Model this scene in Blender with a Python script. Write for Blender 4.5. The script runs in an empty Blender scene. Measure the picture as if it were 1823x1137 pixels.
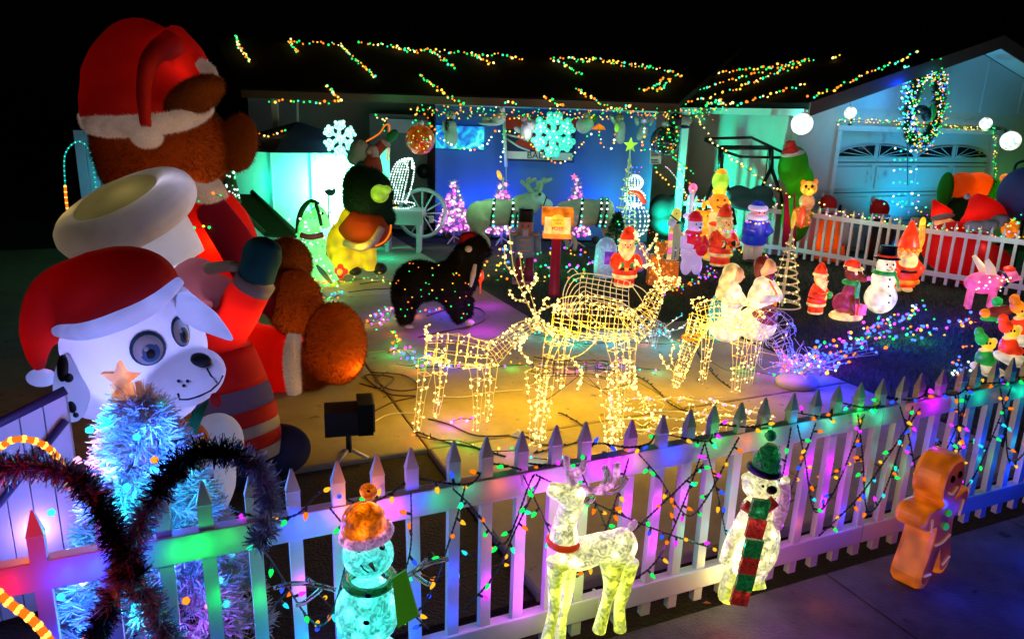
import bpy, math, random
import numpy as np
from mathutils import Vector, Matrix, Euler
random.seed(7); RNG = np.random.default_rng(7)
sc = bpy.context.scene
COL = sc.collection
# ------------------------------------------------------------------ camera
CAMZ = 2.3; FPX = 1317.0; PITCH = 15.6; ROLL = 1.83
cd = bpy.data.cameras.new('camera'); cam = bpy.data.objects.new('camera', cd); COL.objects.link(cam)
cd.sensor_width = 36; cd.lens = 36*FPX/1823; cd.clip_start = .05; cd.clip_end = 400
cam.location = (0, 0, CAMZ)
CM = Matrix.Rotation(math.radians(90-PITCH), 3, 'X') @ Matrix.Rotation(math.radians(ROLL), 3, 'Z')
cam.rotation_euler = CM.to_euler()
sc.camera = cam
# ------------------------------------------------------------------ night sky, faint moon, exposure
w = bpy.data.worlds.new('World'); sc.world = w; w.use_nodes = True
nt = w.node_tree; bg = nt.nodes['Background']
sky = nt.nodes.new('ShaderNodeTexSky'); sky.sky_type = 'NISHITA'; sky.sun_disc = False
sky.sun_elevation = math.radians(12); sky.sun_rotation = math.radians(200)
nt.links.new(sky.outputs[0], bg.inputs[0]); bg.inputs[1].default_value = .00003
sd = bpy.data.lights.new('moon', 'SUN'); sd.energy = .004; sd.angle = math.radians(.5); sd.color = (.75, .8, 1)
so = bpy.data.objects.new('moon', sd); COL.objects.link(so); so.rotation_euler = (math.radians(60), 0, math.radians(-30))
sc.view_settings.view_transform = 'Standard'; sc.view_settings.look = 'None'
sc.view_settings.exposure = 0.0; sc.view_settings.gamma = 1; sc.view_settings.use_curve_mapping = False
sc.render.engine = 'CYCLES'
sc.cycles.use_denoising = True; sc.cycles.max_bounces = 6; sc.cycles.diffuse_bounces = 1
sc.cycles.glossy_bounces = 3; sc.cycles.transmission_bounces = 5; sc.cycles.transparent_max_bounces = 8
sc.cycles.sample_clamp_indirect = 1.2; sc.cycles.sample_clamp_direct = 0; sc.cycles.use_light_tree = True
sc.cycles.caustics_reflective = False; sc.cycles.caustics_refractive = False
# ------------------------------------------------------------------ measuring: a pixel of the survey photo onto a plane of the place
def ray(x, y): return CM @ Vector(((x-911.5)/FPX, -(y-568.5)/FPX, -1))
def G(x, y, z=0.0): d = ray(x, y); return Vector((0, 0, CAMZ)) + d*((z-CAMZ)/d.z)
def P(x, y, Y): d = ray(x, y); return Vector((0, 0, CAMZ)) + d*(Y/d.y)
FD = Vector((.909, .4155, 0)).normalized(); FN = Vector((-FD.y, FD.x, 0)); F0 = Vector((0, 2.716, 0))
def FP(s, z, off=0): # along the front fence; off > 0 behind it
    v = F0 + FD*s + FN*off; return Vector((v.x, v.y, z))
# ------------------------------------------------------------------ materials
MATS = {}
def pm(name, col, rough=.6, metal=0, emit=None, es=0, noise=.12, scale=6, bump=0, bscale=60, trans=0, coat=0, sheen=0, spec=None, alpha=None, sample=True, subs=0, eno=0):
    if name in MATS: return MATS[name]
    m = bpy.data.materials.new(name); m.use_nodes = True; t = m.node_tree; b = t.nodes['Principled BSDF']
    b.inputs['Base Color'].default_value = (*col, 1); b.inputs['Roughness'].default_value = rough
    b.inputs['Metallic'].default_value = metal
    tc = t.nodes.new('ShaderNodeTexCoord')
    if noise:
        n = t.nodes.new('ShaderNodeTexNoise'); n.inputs['Scale'].default_value = scale; n.inputs['Detail'].default_value = 5
        t.links.new(tc.outputs['Object'], n.inputs['Vector'])
        r = t.nodes.new('ShaderNodeMapRange'); r.inputs[3].default_value = 1-noise*1.6; r.inputs[4].default_value = 1+noise
        t.links.new(n.outputs[0], r.inputs[0])
        mx = t.nodes.new('ShaderNodeVectorMath'); mx.operation = 'SCALE'; mx.inputs[0].default_value = col
        t.links.new(r.outputs[0], mx.inputs['Scale']); t.links.new(mx.outputs[0], b.inputs['Base Color'])
    if bump:
        n2 = t.nodes.new('ShaderNodeTexNoise'); n2.inputs['Scale'].default_value = bscale; n2.inputs['Detail'].default_value = 3
        t.links.new(tc.outputs['Object'], n2.inputs['Vector'])
        bp = t.nodes.new('ShaderNodeBump'); bp.inputs['Strength'].default_value = bump; bp.inputs['Distance'].default_value = .02
        t.links.new(n2.outputs[0], bp.inputs['Height']); t.links.new(bp.outputs[0], b.inputs['Normal'])
    if emit:
        b.inputs['Emission Color'].default_value = (*emit, 1); b.inputs['Emission Strength'].default_value = es
        if eno:   # a lamp shell: brighter and dimmer where the bulbs sit inside
            n3 = t.nodes.new('ShaderNodeTexNoise'); n3.inputs['Scale'].default_value = eno; n3.inputs['Detail'].default_value = 1
            t.links.new(tc.outputs['Object'], n3.inputs['Vector'])
            r3 = t.nodes.new('ShaderNodeMapRange'); r3.inputs[1].default_value = .3; r3.inputs[2].default_value = .7
            r3.inputs[3].default_value = es*.35; r3.inputs[4].default_value = es*1.6
            t.links.new(n3.outputs[0], r3.inputs[0]); t.links.new(r3.outputs[0], b.inputs['Emission Strength'])
    if trans: b.inputs['Transmission Weight'].default_value = trans
    if coat: b.inputs['Coat Weight'].default_value = coat
    if sheen: b.inputs['Sheen Weight'].default_value = sheen
    if spec is not None: b.inputs['Specular IOR Level'].default_value = spec
    if alpha is not None: b.inputs['Alpha'].default_value = alpha
    if not sample: m.cycles.emission_sampling = 'NONE'
    MATS[name] = m; return m
def em(name, col, s, sample=False):
    if name in MATS: return MATS[name]
    m = bpy.data.materials.new(name); m.use_nodes = True; t = m.node_tree; t.nodes.clear()
    o = t.nodes.new('ShaderNodeOutputMaterial'); e = t.nodes.new('ShaderNodeEmission')
    e.inputs[0].default_value = (*col, 1); e.inputs[1].default_value = s; t.links.new(e.outputs[0], o.inputs[0])
    if not sample: m.cycles.emission_sampling = 'NONE'
    MATS[name] = m; return m
def fabric(name, col, mix=.5, bump=.45, bs=9, rough=.8, plush=False, emis=None, es=0):
    """thin nylon or plush of an inflatable: lets the lamp inside shine through"""
    if name in MATS: return MATS[name]
    m = bpy.data.materials.new(name); m.use_nodes = True; t = m.node_tree; t.nodes.clear()
    o = t.nodes.new('ShaderNodeOutputMaterial'); ms = t.nodes.new('ShaderNodeMixShader'); ms.inputs[0].default_value = mix
    d = t.nodes.new('ShaderNodeBsdfPrincipled'); tr = t.nodes.new('ShaderNodeBsdfTranslucent')
    d.inputs['Roughness'].default_value = rough; d.inputs['Specular IOR Level'].default_value = .15 if plush else .35
    tc = t.nodes.new('ShaderNodeTexCoord'); n = t.nodes.new('ShaderNodeTexNoise'); n.inputs['Scale'].default_value = 140 if plush else 5
    n.inputs['Detail'].default_value = 4; t.links.new(tc.outputs['Object'], n.inputs['Vector'])
    r = t.nodes.new('ShaderNodeMapRange'); r.inputs[3].default_value = .35 if plush else .85; r.inputs[4].default_value = 1.6 if plush else 1.1
    t.links.new(n.outputs[0], r.inputs[0]); mx = t.nodes.new('ShaderNodeVectorMath'); mx.operation = 'SCALE'; mx.inputs[0].default_value = col
    t.links.new(r.outputs[0], mx.inputs['Scale']); t.links.new(mx.outputs[0], d.inputs['Base Color']); t.links.new(mx.outputs[0], tr.inputs['Color'])
    n2 = t.nodes.new('ShaderNodeTexNoise'); n2.inputs['Scale'].default_value = 160 if plush else bs; n2.inputs['Detail'].default_value = 2 if plush else 5
    n2.inputs['Distortion'].default_value = 0 if plush else 1.2
    t.links.new(tc.outputs['Object'], n2.inputs['Vector']); bp = t.nodes.new('ShaderNodeBump'); bp.inputs['Strength'].default_value = .7 if plush else bump
    bp.inputs['Distance'].default_value = .015; t.links.new(n2.outputs[0], bp.inputs['Height']); t.links.new(bp.outputs[0], d.inputs['Normal'])
    if emis:
        d.inputs['Emission Color'].default_value = (*emis, 1); n3 = t.nodes.new('ShaderNodeTexNoise'); n3.inputs['Scale'].default_value = 4
        t.links.new(tc.outputs['Object'], n3.inputs['Vector']); r3 = t.nodes.new('ShaderNodeMapRange'); r3.inputs[1].default_value = .3; r3.inputs[2].default_value = .7
        r3.inputs[3].default_value = es*.5/(1-mix); r3.inputs[4].default_value = es*1.4/(1-mix); t.links.new(n3.outputs[0], r3.inputs[0]); t.links.new(r3.outputs[0], d.inputs['Emission Strength']); m.cycles.emission_sampling = 'NONE'
    t.links.new(d.outputs[0], ms.inputs[1]); t.links.new(tr.outputs[0], ms.inputs[2]); t.links.new(ms.outputs[0], o.inputs[0])
    MATS[name] = m; return m
def shell(name, col, s, emis=None):     # hollow lit plastic figure: same colour shining
    return pm(name, col, .35, emit=emis or col, es=s, eno=9, noise=.05, coat=.2, sample=False)
# ------------------------------------------------------------------ mesh building
class MB:
    def __init__(s): s.v = []; s.f = []; s.m = []
    def add(s, vs, fs, m=0):
        o = len(s.v); s.v.extend([tuple(v) for v in vs]); s.f.extend([tuple(o+i for i in f) for f in fs]); s.m.extend([m]*len(fs)); return s
    def box(s, c, sz, m=0, rot=None):
        R = rot if rot is not None else Matrix.Identity(3); c = Vector(c)
        vs = [c + R @ Vector((x*sz[0]/2, y*sz[1]/2, z*sz[2]/2)) for x in (-1, 1) for y in (-1, 1) for z in (-1, 1)]
        return s.add(vs, [(0, 1, 3, 2), (4, 6, 7, 5), (0, 4, 5, 1), (2, 3, 7, 6), (0, 2, 6, 4), (1, 5, 7, 3)], m)
    def tube(s, pts, r, seg=6, m=0, closed=False, flat=1):
        pts = [Vector(p) for p in pts]; n = len(pts)
        if n < 2: return s
        rs = r if isinstance(r, (list, tuple)) else [r]*n
        up = None; vs = []
        for i, p in enumerate(pts):
            a = pts[(i-1) % n] if (closed or i > 0) else p; b = pts[(i+1) % n] if (closed or i < n-1) else p
            d = (b-a); d = d.normalized() if d.length > 1e-9 else Vector((0, 0, 1))
            if up is None: up = d.orthogonal().normalized()
            up = (up - d*up.dot(d)); up = up.normalized() if up.length > 1e-6 else d.orthogonal().normalized()
            sd = d.cross(up)
            for k in range(seg):
                a_ = 2*math.pi*k/seg; vs.append(p + up*(math.cos(a_)*rs[i]) + sd*(math.sin(a_)*rs[i]*flat))
        fs = []
        for i in range(n if closed else n-1):
            j = (i+1) % n
            for k in range(seg):
                l = (k+1) % seg; fs.append((i*seg+k, i*seg+l, j*seg+l, j*seg+k))
        if not closed: fs.append(tuple(range(seg-1, -1, -1))); fs.append(tuple((n-1)*seg+k for k in range(seg)))
        return s.add(vs, fs, m)
    def ell(s, c, r, m=0, seg=16, rings=10, rot=None):
        R = rot if rot is not None else Matrix.Identity(3); c = Vector(c)
        if not isinstance(r, (tuple, list, Vector)): r = (r, r, r)
        vs = [c + R @ Vector((0, 0, -r[2]))]
        for i in range(1, rings):
            a = math.pi*i/rings - math.pi/2
            for k in range(seg):
                b = 2*math.pi*k/seg; vs.append(c + R @ Vector((r[0]*math.cos(a)*math.cos(b), r[1]*math.cos(a)*math.sin(b), r[2]*math.sin(a))))
        vs.append(c + R @ Vector((0, 0, r[2]))); fs = []
        for k in range(seg): fs.append((0, 1+(k+1) % seg, 1+k)); fs.append((len(vs)-1, len(vs)-1-seg+k, len(vs)-1-seg+(k+1) % seg))
        for i in range(rings-2):
            for k in range(seg):
                a = 1+i*seg+k; b = 1+i*seg+(k+1) % seg; fs.append((a, b, b+seg, a+seg))
        return s.add(vs, fs, m)
    def lathe(s, prof, c=(0, 0, 0), m=0, seg=20, rot=None, sy=1):
        R = rot if rot is not None else Matrix.Identity(3); c = Vector(c); vs = []; fs = []
        for (r, z) in prof:
            for k in range(seg):
                b = 2*math.pi*k/seg; vs.append(c + R @ Vector((r*math.cos(b), r*math.sin(b)*sy, z)))
        for i in range(len(prof)-1):
            for k in range(seg):
                l = (k+1) % seg; fs.append((i*seg+k, i*seg+l, (i+1)*seg+l, (i+1)*seg+k))
        fs.append(tuple(range(seg-1, -1, -1))); fs.append(tuple((len(prof)-1)*seg+k for k in range(seg)))
        return s.add(vs, fs, m)
    def torus(s, c, R, r, m=0, seg=24, ts=8, rot=None, sy=1, sz=1):
        M = rot if rot is not None else Matrix.Identity(3); c = Vector(c); vs = []; fs = []
        for i in range(seg):
            a = 2*math.pi*i/seg
            for k in range(ts):
                b = 2*math.pi*k/ts; q = R + r*math.cos(b)
                vs.append(c + M @ Vector((q*math.cos(a), q*math.sin(a)*sy, r*math.sin(b)*sz)))
        for i in range(seg):
            for k in range(ts):
                fs.append((i*ts+k, ((i+1) % seg)*ts+k, ((i+1) % seg)*ts+(k+1) % ts, i*ts+(k+1) % ts))
        return s.add(vs, fs, m)
    def bulb(s, c, r, m=0, d=None):
        c = Vector(c); z = Vector(d).normalized() if d is not None else Vector((0, 0, 1)); x = z.orthogonal().normalized(); y = z.cross(x)
        vs = [c - z*r*1.1]
        for k in range(5): a = k*1.2566; vs.append(c + (x*math.cos(a)+y*math.sin(a))*r - z*r*.3)
        for k in range(5): a = k*1.2566; vs.append(c + (x*math.cos(a)+y*math.sin(a))*r*.75 + z*r*.6)
        vs.append(c + z*r*1.25); fs = []
        for k in range(5):
            l = (k+1) % 5; fs += [(0, 1+l, 1+k), (1+k, 1+l, 6+l, 6+k), (11, 6+k, 6+l)]
        return s.add(vs, fs, m)
    def plate(s, pts, d, m=0):   # polygon (3D points, planar) thickened by vector d
        n = len(pts); a = [Vector(p) for p in pts]; d = Vector(d)
        return s.add(a + [p+d for p in a], [tuple(range(n)), tuple(range(2*n-1, n-1, -1))] + [(i, i+n, (i+1) % n + n, (i+1) % n) for i in range(n)], m)
    def build(s, name, mats, parent=None, local=False, smooth=True, **props):
        if not isinstance(mats, (list, tuple)): mats = [mats]
        me = bpy.data.meshes.new(name); vs = s.v
        if parent is not None and not local:
            o_ = Vector(parent.location) if parent.parent is None else Vector(parent.parent.location)
            vs = [(v[0]-o_.x, v[1]-o_.y, v[2]-o_.z) for v in s.v]
        me.from_pydata(vs, [], s.f); me.update()
        for mt in mats: me.materials.append(mt)
        if len(mats) > 1: me.polygons.foreach_set('material_index', s.m)
        if smooth: me.polygons.foreach_set('use_smooth', [True]*len(me.polygons))
        o = bpy.data.objects.new(name, me); COL.objects.link(o)
        if parent is not None: o.parent = parent
        for k, v in props.items(): o[k] = v
        return o
def remesh(o, vox, it=3, disp=0):
    m = o.modifiers.new('r', 'REMESH'); m.mode = 'VOXEL'; m.voxel_size = vox; m.use_smooth_shade = True
    if it: m2 = o.modifiers.new('s', 'SMOOTH'); m2.iterations = it; m2.factor = .6
    bpy.context.view_layer.update()
    dg = bpy.context.evaluated_depsgraph_get(); me = bpy.data.meshes.new_from_object(o.evaluated_get(dg))
    mats = list(o.data.materials); o.modifiers.clear(); old = o.data; o.data = me
    if not me.materials:
        for t in mats: me.materials.append(t)
    me.polygons.foreach_set('use_smooth', [True]*len(me.polygons)); bpy.data.meshes.remove(old); return o
def thing(name, label, cat, loc=(0, 0, 0), rz=0, s=1, group=None):
    o = bpy.data.objects.new(name, None); o.empty_display_size = .1; COL.objects.link(o)
    o.location = loc; o.rotation_euler.z = rz; o.scale = (s, s, s); o['label'] = label; o['category'] = cat
    if group: o['group'] = group
    return o
def tag(o, label, cat, group=None):
    o['label'] = label; o['category'] = cat
    if group: o['group'] = group
    return o
NL = 0
def lamp(loc, col, p, r=.02, parent=None, spot=None, to=None, blend=.6):  # also serves fill lamps added where no bulb stands
    global NL; NL += 1
    d = bpy.data.lights.new('bulb_or_fill_light', 'SPOT' if spot else 'POINT'); d.energy = p; d.color = col; d.shadow_soft_size = r
    o = bpy.data.objects.new('bulb_or_fill_light', d); COL.objects.link(o); o.location = loc
    if spot:
        d.spot_size = math.radians(spot); d.spot_blend = blend
        o.rotation_euler = (Vector(to)-Vector(loc)).to_track_quat('-Z', 'Y').to_euler()
    if parent is not None:
        o.parent = parent; L = Vector(parent.location); o.location = Vector(loc)-L
    return o
def ptxt(s_, size, loc, rot, mat, name, parent, depth=.003, world=True):
    c = bpy.data.curves.new('t', 'FONT'); c.body = s_; c.size = size; c.extrude = depth; c.align_x = 'CENTER'; c.align_y = 'CENTER'
    o = bpy.data.objects.new('t', c); COL.objects.link(o); bpy.context.view_layer.update()
    me = bpy.data.meshes.new_from_object(o.evaluated_get(bpy.context.evaluated_depsgraph_get())); bpy.data.objects.remove(o)
    me.materials.clear(); me.materials.append(mat); q = bpy.data.objects.new(name, me); COL.objects.link(q)
    q.location = Vector(loc)-(Vector(parent.location) if world else Vector((0, 0, 0))); q.rotation_euler = rot; q.parent = parent; return q
def smooth_path(pts, n=6):
    pts = [Vector(p) for p in pts]; out = []
    for i in range(len(pts)-1):
        p0 = pts[max(i-1, 0)]; p1 = pts[i]; p2 = pts[i+1]; p3 = pts[min(i+2, len(pts)-1)]
        for k in range(n):
            t = k/n; out.append(.5*((2*p1) + (p2-p0)*t + (2*p0-5*p1+4*p2-p3)*t*t + (3*p1-p0-3*p2+p3)*t**3))
    out.append(pts[-1]); return out
def resample(pts, d):
    pts = [Vector(p) for p in pts]; out = [pts[0]]; acc = 0
    for a, b in zip(pts, pts[1:]):
        L = (b-a).length
        if L < 1e-9: continue
        t = d-acc
        while t <= L: out.append(a+(b-a)*(t/L)); t += d
        acc = L-(t-d)
    return out
# bulb colours
BC = {'o': (1, .2, .01), 'y': (1, .55, .05), 'g': (.02, 1, .17), 'b': (.05, .13, 1), 'm': (.8, .07, 1), 'c': (.04, .8, 1), 'r': (1, .05, .02), 'w': (1, .74, .25), 'p': (1, .33, .65), 'W': (.7, 1, .9), 't': (.04, 1, .6)}
LC = {'o': (1, .17, 0), 'y': (1, .47, 0), 'g': (0, 1, .09), 'b': (.0, .035, 1), 'm': (.62, .0, 1), 'c': (.0, .62, 1), 'r': (1, .0, .0), 'w': (1, .58, .05), 'p': (1, .06, .5), 'W': (.3, 1, .7), 't': (.0, 1, .48)}
BS = {'o': 2.2, 'y': 2.1, 'g': 1.5, 'b': 3.5, 'm': 2.2, 'c': 1.8, 'r': 2.4, 'w': 2.6, 'p': 2.4, 'W': 2.5, 't': 1.7}
def bm(c): return em('bulb_'+{'o': 'orange', 'y': 'amber', 'g': 'green', 'b': 'blue', 'm': 'violet', 'c': 'cyan', 'r': 'red', 'w': 'warm_white', 'p': 'pink', 'W': 'cool_white', 't': 'teal'}[c], BC[c], BS[c])
WIRE = pm('dark_green_wire', (.008, .02, .012), .5, noise=0)
WWIRE = pm('white_wire', (.75, .72, .6), .4, noise=0)
def bulbs_on(parent, pts, r, cols, name='bulbs', jit=0, seed=0):
    rr = random.Random(seed or len(pts)); mb = MB(); keys = list(dict.fromkeys(cols))
    for p in pts:
        c = rr.choice(cols); d = Vector((rr.uniform(-1, 1), rr.uniform(-1, 1), rr.uniform(-.3, 1)))
        mb.bulb(Vector(p)+Vector((rr.uniform(-jit, jit), rr.uniform(-jit, jit), rr.uniform(-jit, jit))), r*rr.uniform(.65, 1.2), keys.index(c), d)
    return mb.build(name, [bm(k) for k in keys], parent, kind='stuff')
def string(label, pts, d, r, cols='oygywgoyt', jit=.012, wire=.0025, lamps=0, lp=.5, lc=None, group=None, name='string_lights', seed=0, loff=(0, 0, .05), sm=True, wmat=None):
    path = smooth_path(pts) if sm else [Vector(p) for p in pts]
    t = thing(name, label, 'string lights', path[0], group=group)
    if wire: MB().tube(path, wire, 4).build('wire', wmat or WIRE, t)
    bp = resample(path, d); bulbs_on(t, bp, r, cols, jit=jit, seed=seed+len(bp))
    if lamps:
        rr = random.Random(seed+3)
        for p in resample(path, lamps)[:]:
            c = rr.choice(lc or cols); lamp(p+Vector(loff)+Vector((rr.uniform(-.05, .05), rr.uniform(-.05, .05), 0)), LC[c], lp, .02, t)
    return t
def rotz(a): return Matrix.Rotation(a, 3, 'Z')
def rotx(a): return Matrix.Rotation(a, 3, 'X')
def roty(a): return Matrix.Rotation(a, 3, 'Y')
def px(n, Y): return n*Y/FPX          # a width in survey pixels as metres at distance Y
def PP(lst, Y): return [P(x, y, Y) for x, y in lst]
def arc(c, rx, rz, a0, a1, n=12, y=0): return [Vector((c[0]+rx*math.cos(a0+(a1-a0)*i/n), c[1]+y, c[2]+rz*math.sin(a0+(a1-a0)*i/n))) for i in range(n+1)]
def disc(mb, c, rx, rz, d, m=0, n=20, nrm=None):   # small flat oval turned to the viewer's side
    return mb.plate([Vector(c)+Vector((rx*math.cos(2*math.pi*k/n), 0, rz*math.sin(2*math.pi*k/n))) for k in range(n)], (0, d, 0), m)

def fur(o, n, ln, mat, wd=.0022, seed=1, droop=.35):   # short plush pile standing on a surface
    me0 = o.data; me0.calc_loop_triangles(); nt_ = len(me0.loop_triangles); tv = np.empty(nt_*3, np.int32); me0.loop_triangles.foreach_get('vertices', tv); tv = tv.reshape(-1, 3)
    co = np.empty(len(me0.vertices)*3); me0.vertices.foreach_get('co', co); co = co.reshape(-1, 3); A, B_, C_ = co[tv[:, 0]], co[tv[:, 1]], co[tv[:, 2]]; nn = np.cross(B_-A, C_-A); ar = np.linalg.norm(nn, axis=1); nn /= ar[:, None]+1e-12
    rg = np.random.default_rng(seed); k = rg.choice(nt_, n, p=ar/ar.sum()); u = rg.random((n, 1)); v = rg.random((n, 1)); fl = u+v > 1; u = np.where(fl, 1-u, u); v = np.where(fl, 1-v, v)
    p = A[k]+(B_[k]-A[k])*u+(C_[k]-A[k])*v; d = nn[k]+rg.normal(0, .35, (n, 3))+np.array([0, 0, -droop]); d /= np.linalg.norm(d, axis=1)[:, None]; s = np.cross(d, rg.normal(0, 1, (n, 3))); s /= np.linalg.norm(s, axis=1)[:, None]+1e-9
    V = np.stack([p-s*wd-nn[k]*.003, p+s*wd-nn[k]*.003, p+d*ln*rg.uniform(.5, 1.2, (n, 1))], 1)
    me = bpy.data.meshes.new('fur'); me.vertices.add(n*3); me.vertices.foreach_set('co', V.reshape(-1)); me.loops.add(n*3); me.loops.foreach_set('vertex_index', np.arange(n*3)); me.polygons.add(n)
    me.polygons.foreach_set('loop_start', np.arange(n)*3); me.polygons.foreach_set('loop_total', np.full(n, 3)); me.update(calc_edges=True); me.materials.append(mat)
    q = bpy.data.objects.new('fur', me); COL.objects.link(q); q.parent = o; q['kind'] = 'stuff'; return q
# ================================================================== GROUND
def struct(name, mb, mats, parent=None, **k):
    o = mb.build(name, mats, parent, smooth=False, **k)
    if parent is None: o['kind'] = 'structure'
    return o
def ground_mat(name, c1, c2, rough, bump, scale=3, bscale=80, spots=None):
    m = bpy.data.materials.new(name); m.use_nodes = True; t = m.node_tree; b = t.nodes['Principled BSDF']; b.inputs['Roughness'].default_value = rough
    tc = t.nodes.new('ShaderNodeTexCoord'); n = t.nodes.new('ShaderNodeTexNoise'); n.inputs['Scale'].default_value = scale; n.inputs['Detail'].default_value = 9; n.inputs['Roughness'].default_value = .65
    t.links.new(tc.outputs['Object'], n.inputs['Vector']); cr = t.nodes.new('ShaderNodeValToRGB'); t.links.new(n.outputs[0], cr.inputs[0])
    cr.color_ramp.elements[0].position = .35; cr.color_ramp.elements[1].position = .68; cr.color_ramp.elements[0].color = (*c1, 1); cr.color_ramp.elements[1].color = (*c2, 1)
    last = cr.outputs[0]
    if spots:
        v = t.nodes.new('ShaderNodeTexNoise'); v.inputs['Scale'].default_value = spots; v.inputs['Detail'].default_value = 3; t.links.new(tc.outputs['Object'], v.inputs['Vector'])
        r = t.nodes.new('ShaderNodeMapRange'); r.inputs[1].default_value = .66; r.inputs[2].default_value = .72; t.links.new(v.outputs[0], r.inputs[0])
        mx = t.nodes.new('ShaderNodeMix'); mx.data_type = 'RGBA'; t.links.new(r.outputs[0], mx.inputs[0]); t.links.new(last, mx.inputs[6]); mx.inputs[7].default_value = (c1[0]*.5, c1[1]*.5, c1[2]*.5, 1); last = mx.outputs[2]
    t.links.new(last, b.inputs['Base Color'])
    n2 = t.nodes.new('ShaderNodeTexNoise'); n2.inputs['Scale'].default_value = bscale; n2.inputs['Detail'].default_value = 5; t.links.new(tc.outputs['Object'], n2.inputs['Vector'])
    bp = t.nodes.new('ShaderNodeBump'); bp.inputs['Strength'].default_value = bump; bp.inputs['Distance'].default_value = .02
    t.links.new(n2.outputs[0], bp.inputs['Height']); t.links.new(bp.outputs[0], b.inputs['Normal']); return m
M_soil = ground_mat('dark_soil', (.007, .006, .005), (.02, .017, .012), .95, .9, 4, 60)
M_turf = ground_mat('turf_base', (.03, .04, .03), (.06, .075, .055), .95, .9, 5, 90)
M_conc = ground_mat('concrete', (.27, .25, .2), (.38, .36, .29), .8, .2, 2.5, 120, 9)
M_walk = ground_mat('sidewalk_concrete', (.05, .05, .055), (.15, .145, .155), .85, .5, 2.2, 70, 5)
struct('ground', MB().plate([(-60, -4, -.06), (60, -4, -.06), (60, 90, -.06), (-60, 90, -.06)], (0, 0, -.05)), M_soil)
def L2W(u, v, z=0): p = Vector((-.56, 4.78, 0)) + FD*u + FN*v; return Vector((p.x, p.y, z))
# lawn sheets either side of the drive
lw = [L2W(2.2, 2.25), L2W(4.05, 2.25), L2W(4.05, -1.75), L2W(14, -1.75), L2W(14, 3), (9, 16, 0), (1, 16, 0), L2W(2.2, 9)]
struct('lawn', MB().plate([Vector((p[0], p[1], -.035)) for p in lw], (0, 0, -.02)), M_turf)
lawn2 = [L2W(-5, 0.0), L2W(-.02, 0.0), L2W(-.02, -1.75), L2W(-5, -1.75)]
struct('soil_bed', MB().plate([Vector((p.x, p.y, -.03)) for p in lawn2], (0, 0, -.02)), M_soil)
drive = bpy.data.objects.new('driveway', None); COL.objects.link(drive); drive['kind'] = 'structure'; drive.location = L2W(0, 0)
us = [-4.1, -2.05, 0, 2.2]; vs_ = [0, 2.25, 4.5, 6.75, 9.0]
def slab(u0, u1, v0, v1):
    g = .008; b = .012; q = [(u0+g, v0+g), (u1-g, v0+g), (u1-g, v1-g), (u0+g, v1-g)]; q2 = [(u0+g+b, v0+g+b), (u1-g-b, v0+g+b), (u1-g-b, v1-g-b), (u0+g+b, v1-g-b)]
    dz = random.uniform(-.002, .002)
    vv = [L2W(*p, -.07) for p in q]+[L2W(*p, -.008) for p in q]+[L2W(*p, dz) for p in q2]
    ff = [(i, (i+1) % 4, 4+(i+1) % 4, 4+i) for i in range(4)]+[(4+i, 4+(i+1) % 4, 8+(i+1) % 4, 8+i) for i in range(4)]+[(8, 9, 10, 11)]
    MB().add(vv, ff).build('slab', M_conc, drive, smooth=False)
for a, b in zip(us, us[1:]):
    for c, d in zip(vs_, vs_[1:]): slab(a, b, c, d)
slab(2.2, 4.05, 0, 2.25); slab(0, 2.2, -1.75, 0); slab(2.2, 4.05, -1.75, 0)
walk = bpy.data.objects.new('sidewalk', None); COL.objects.link(walk); walk['kind'] = 'structure'; walk.location = (0, 0, 0)
for i in range(-4, 7):
    a = i*1.5+.35; q = [FP(a+.006, -.012, -.06), FP(a+1.494, -.012, -.06), FP(a+1.494, -.012, -3.2), FP(a+.006, -.012, -3.2)]
    MB().plate([q[3], q[2], q[1], q[0]], (0, 0, .012)).build('slab', M_walk, walk, smooth=False)
# grass blades (uncountable)
def blades(name, poly, n, h, mat, seed=3):
    rg = np.random.default_rng(seed); P2 = np.array([(p[0], p[1]) for p in poly]); lo = P2.min(0); hi = P2.max(0)
    q = rg.uniform(lo, hi, (n*3, 2)); ins = np.zeros(len(q), bool); j = len(P2)-1
    for i in range(len(P2)):
        xi, yi = P2[i]; xj, yj = P2[j]
        c = ((yi > q[:, 1]) != (yj > q[:, 1])) & (q[:, 0] < (xj-xi)*(q[:, 1]-yi)/(yj-yi+1e-12)+xi); ins ^= c; j = i
    q = q[ins][:n]; n = len(q); a = rg.uniform(0, 6.283, n); wd = .004; hh = h*rg.uniform(.5, 1.3, n)
    le = rg.uniform(-.6, .6, (n, 2))*hh[:, None]; V = np.zeros((n, 3, 3)); z0 = -.037
    V[:, 0, :2] = q-np.c_[np.cos(a), np.sin(a)]*wd; V[:, 1, :2] = q+np.c_[np.cos(a), np.sin(a)]*wd; V[:, 2, :2] = q+le; V[:, :2, 2] = z0; V[:, 2, 2] = z0+hh
    me = bpy.data.meshes.new(name); me.vertices.add(n*3); me.vertices.foreach_set('co', V.reshape(-1)); me.loops.add(n*3); me.loops.foreach_set('vertex_index', np.arange(n*3)); me.polygons.add(n)
    me.polygons.foreach_set('loop_start', np.arange(n)*3); me.polygons.foreach_set('loop_total', np.full(n, 3)); me.update(calc_edges=True); me.materials.append(mat)
    o = bpy.data.objects.new(name, me); COL.objects.link(o); o['kind'] = 'stuff'; return o
M_grass = pm('grass_blade', (.045, .09, .045), .7, noise=.4, scale=3)
near = [L2W(2.2, 2.3), L2W(4.1, 2.3), L2W(4.1, -1.7), L2W(9, -1.7), L2W(9.5, 3), (7, 12.5, 0), (1.5, 14, 0), (-.5, 10.3, 0)]
blades('grass', near, 90000, .045, M_grass)
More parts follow.
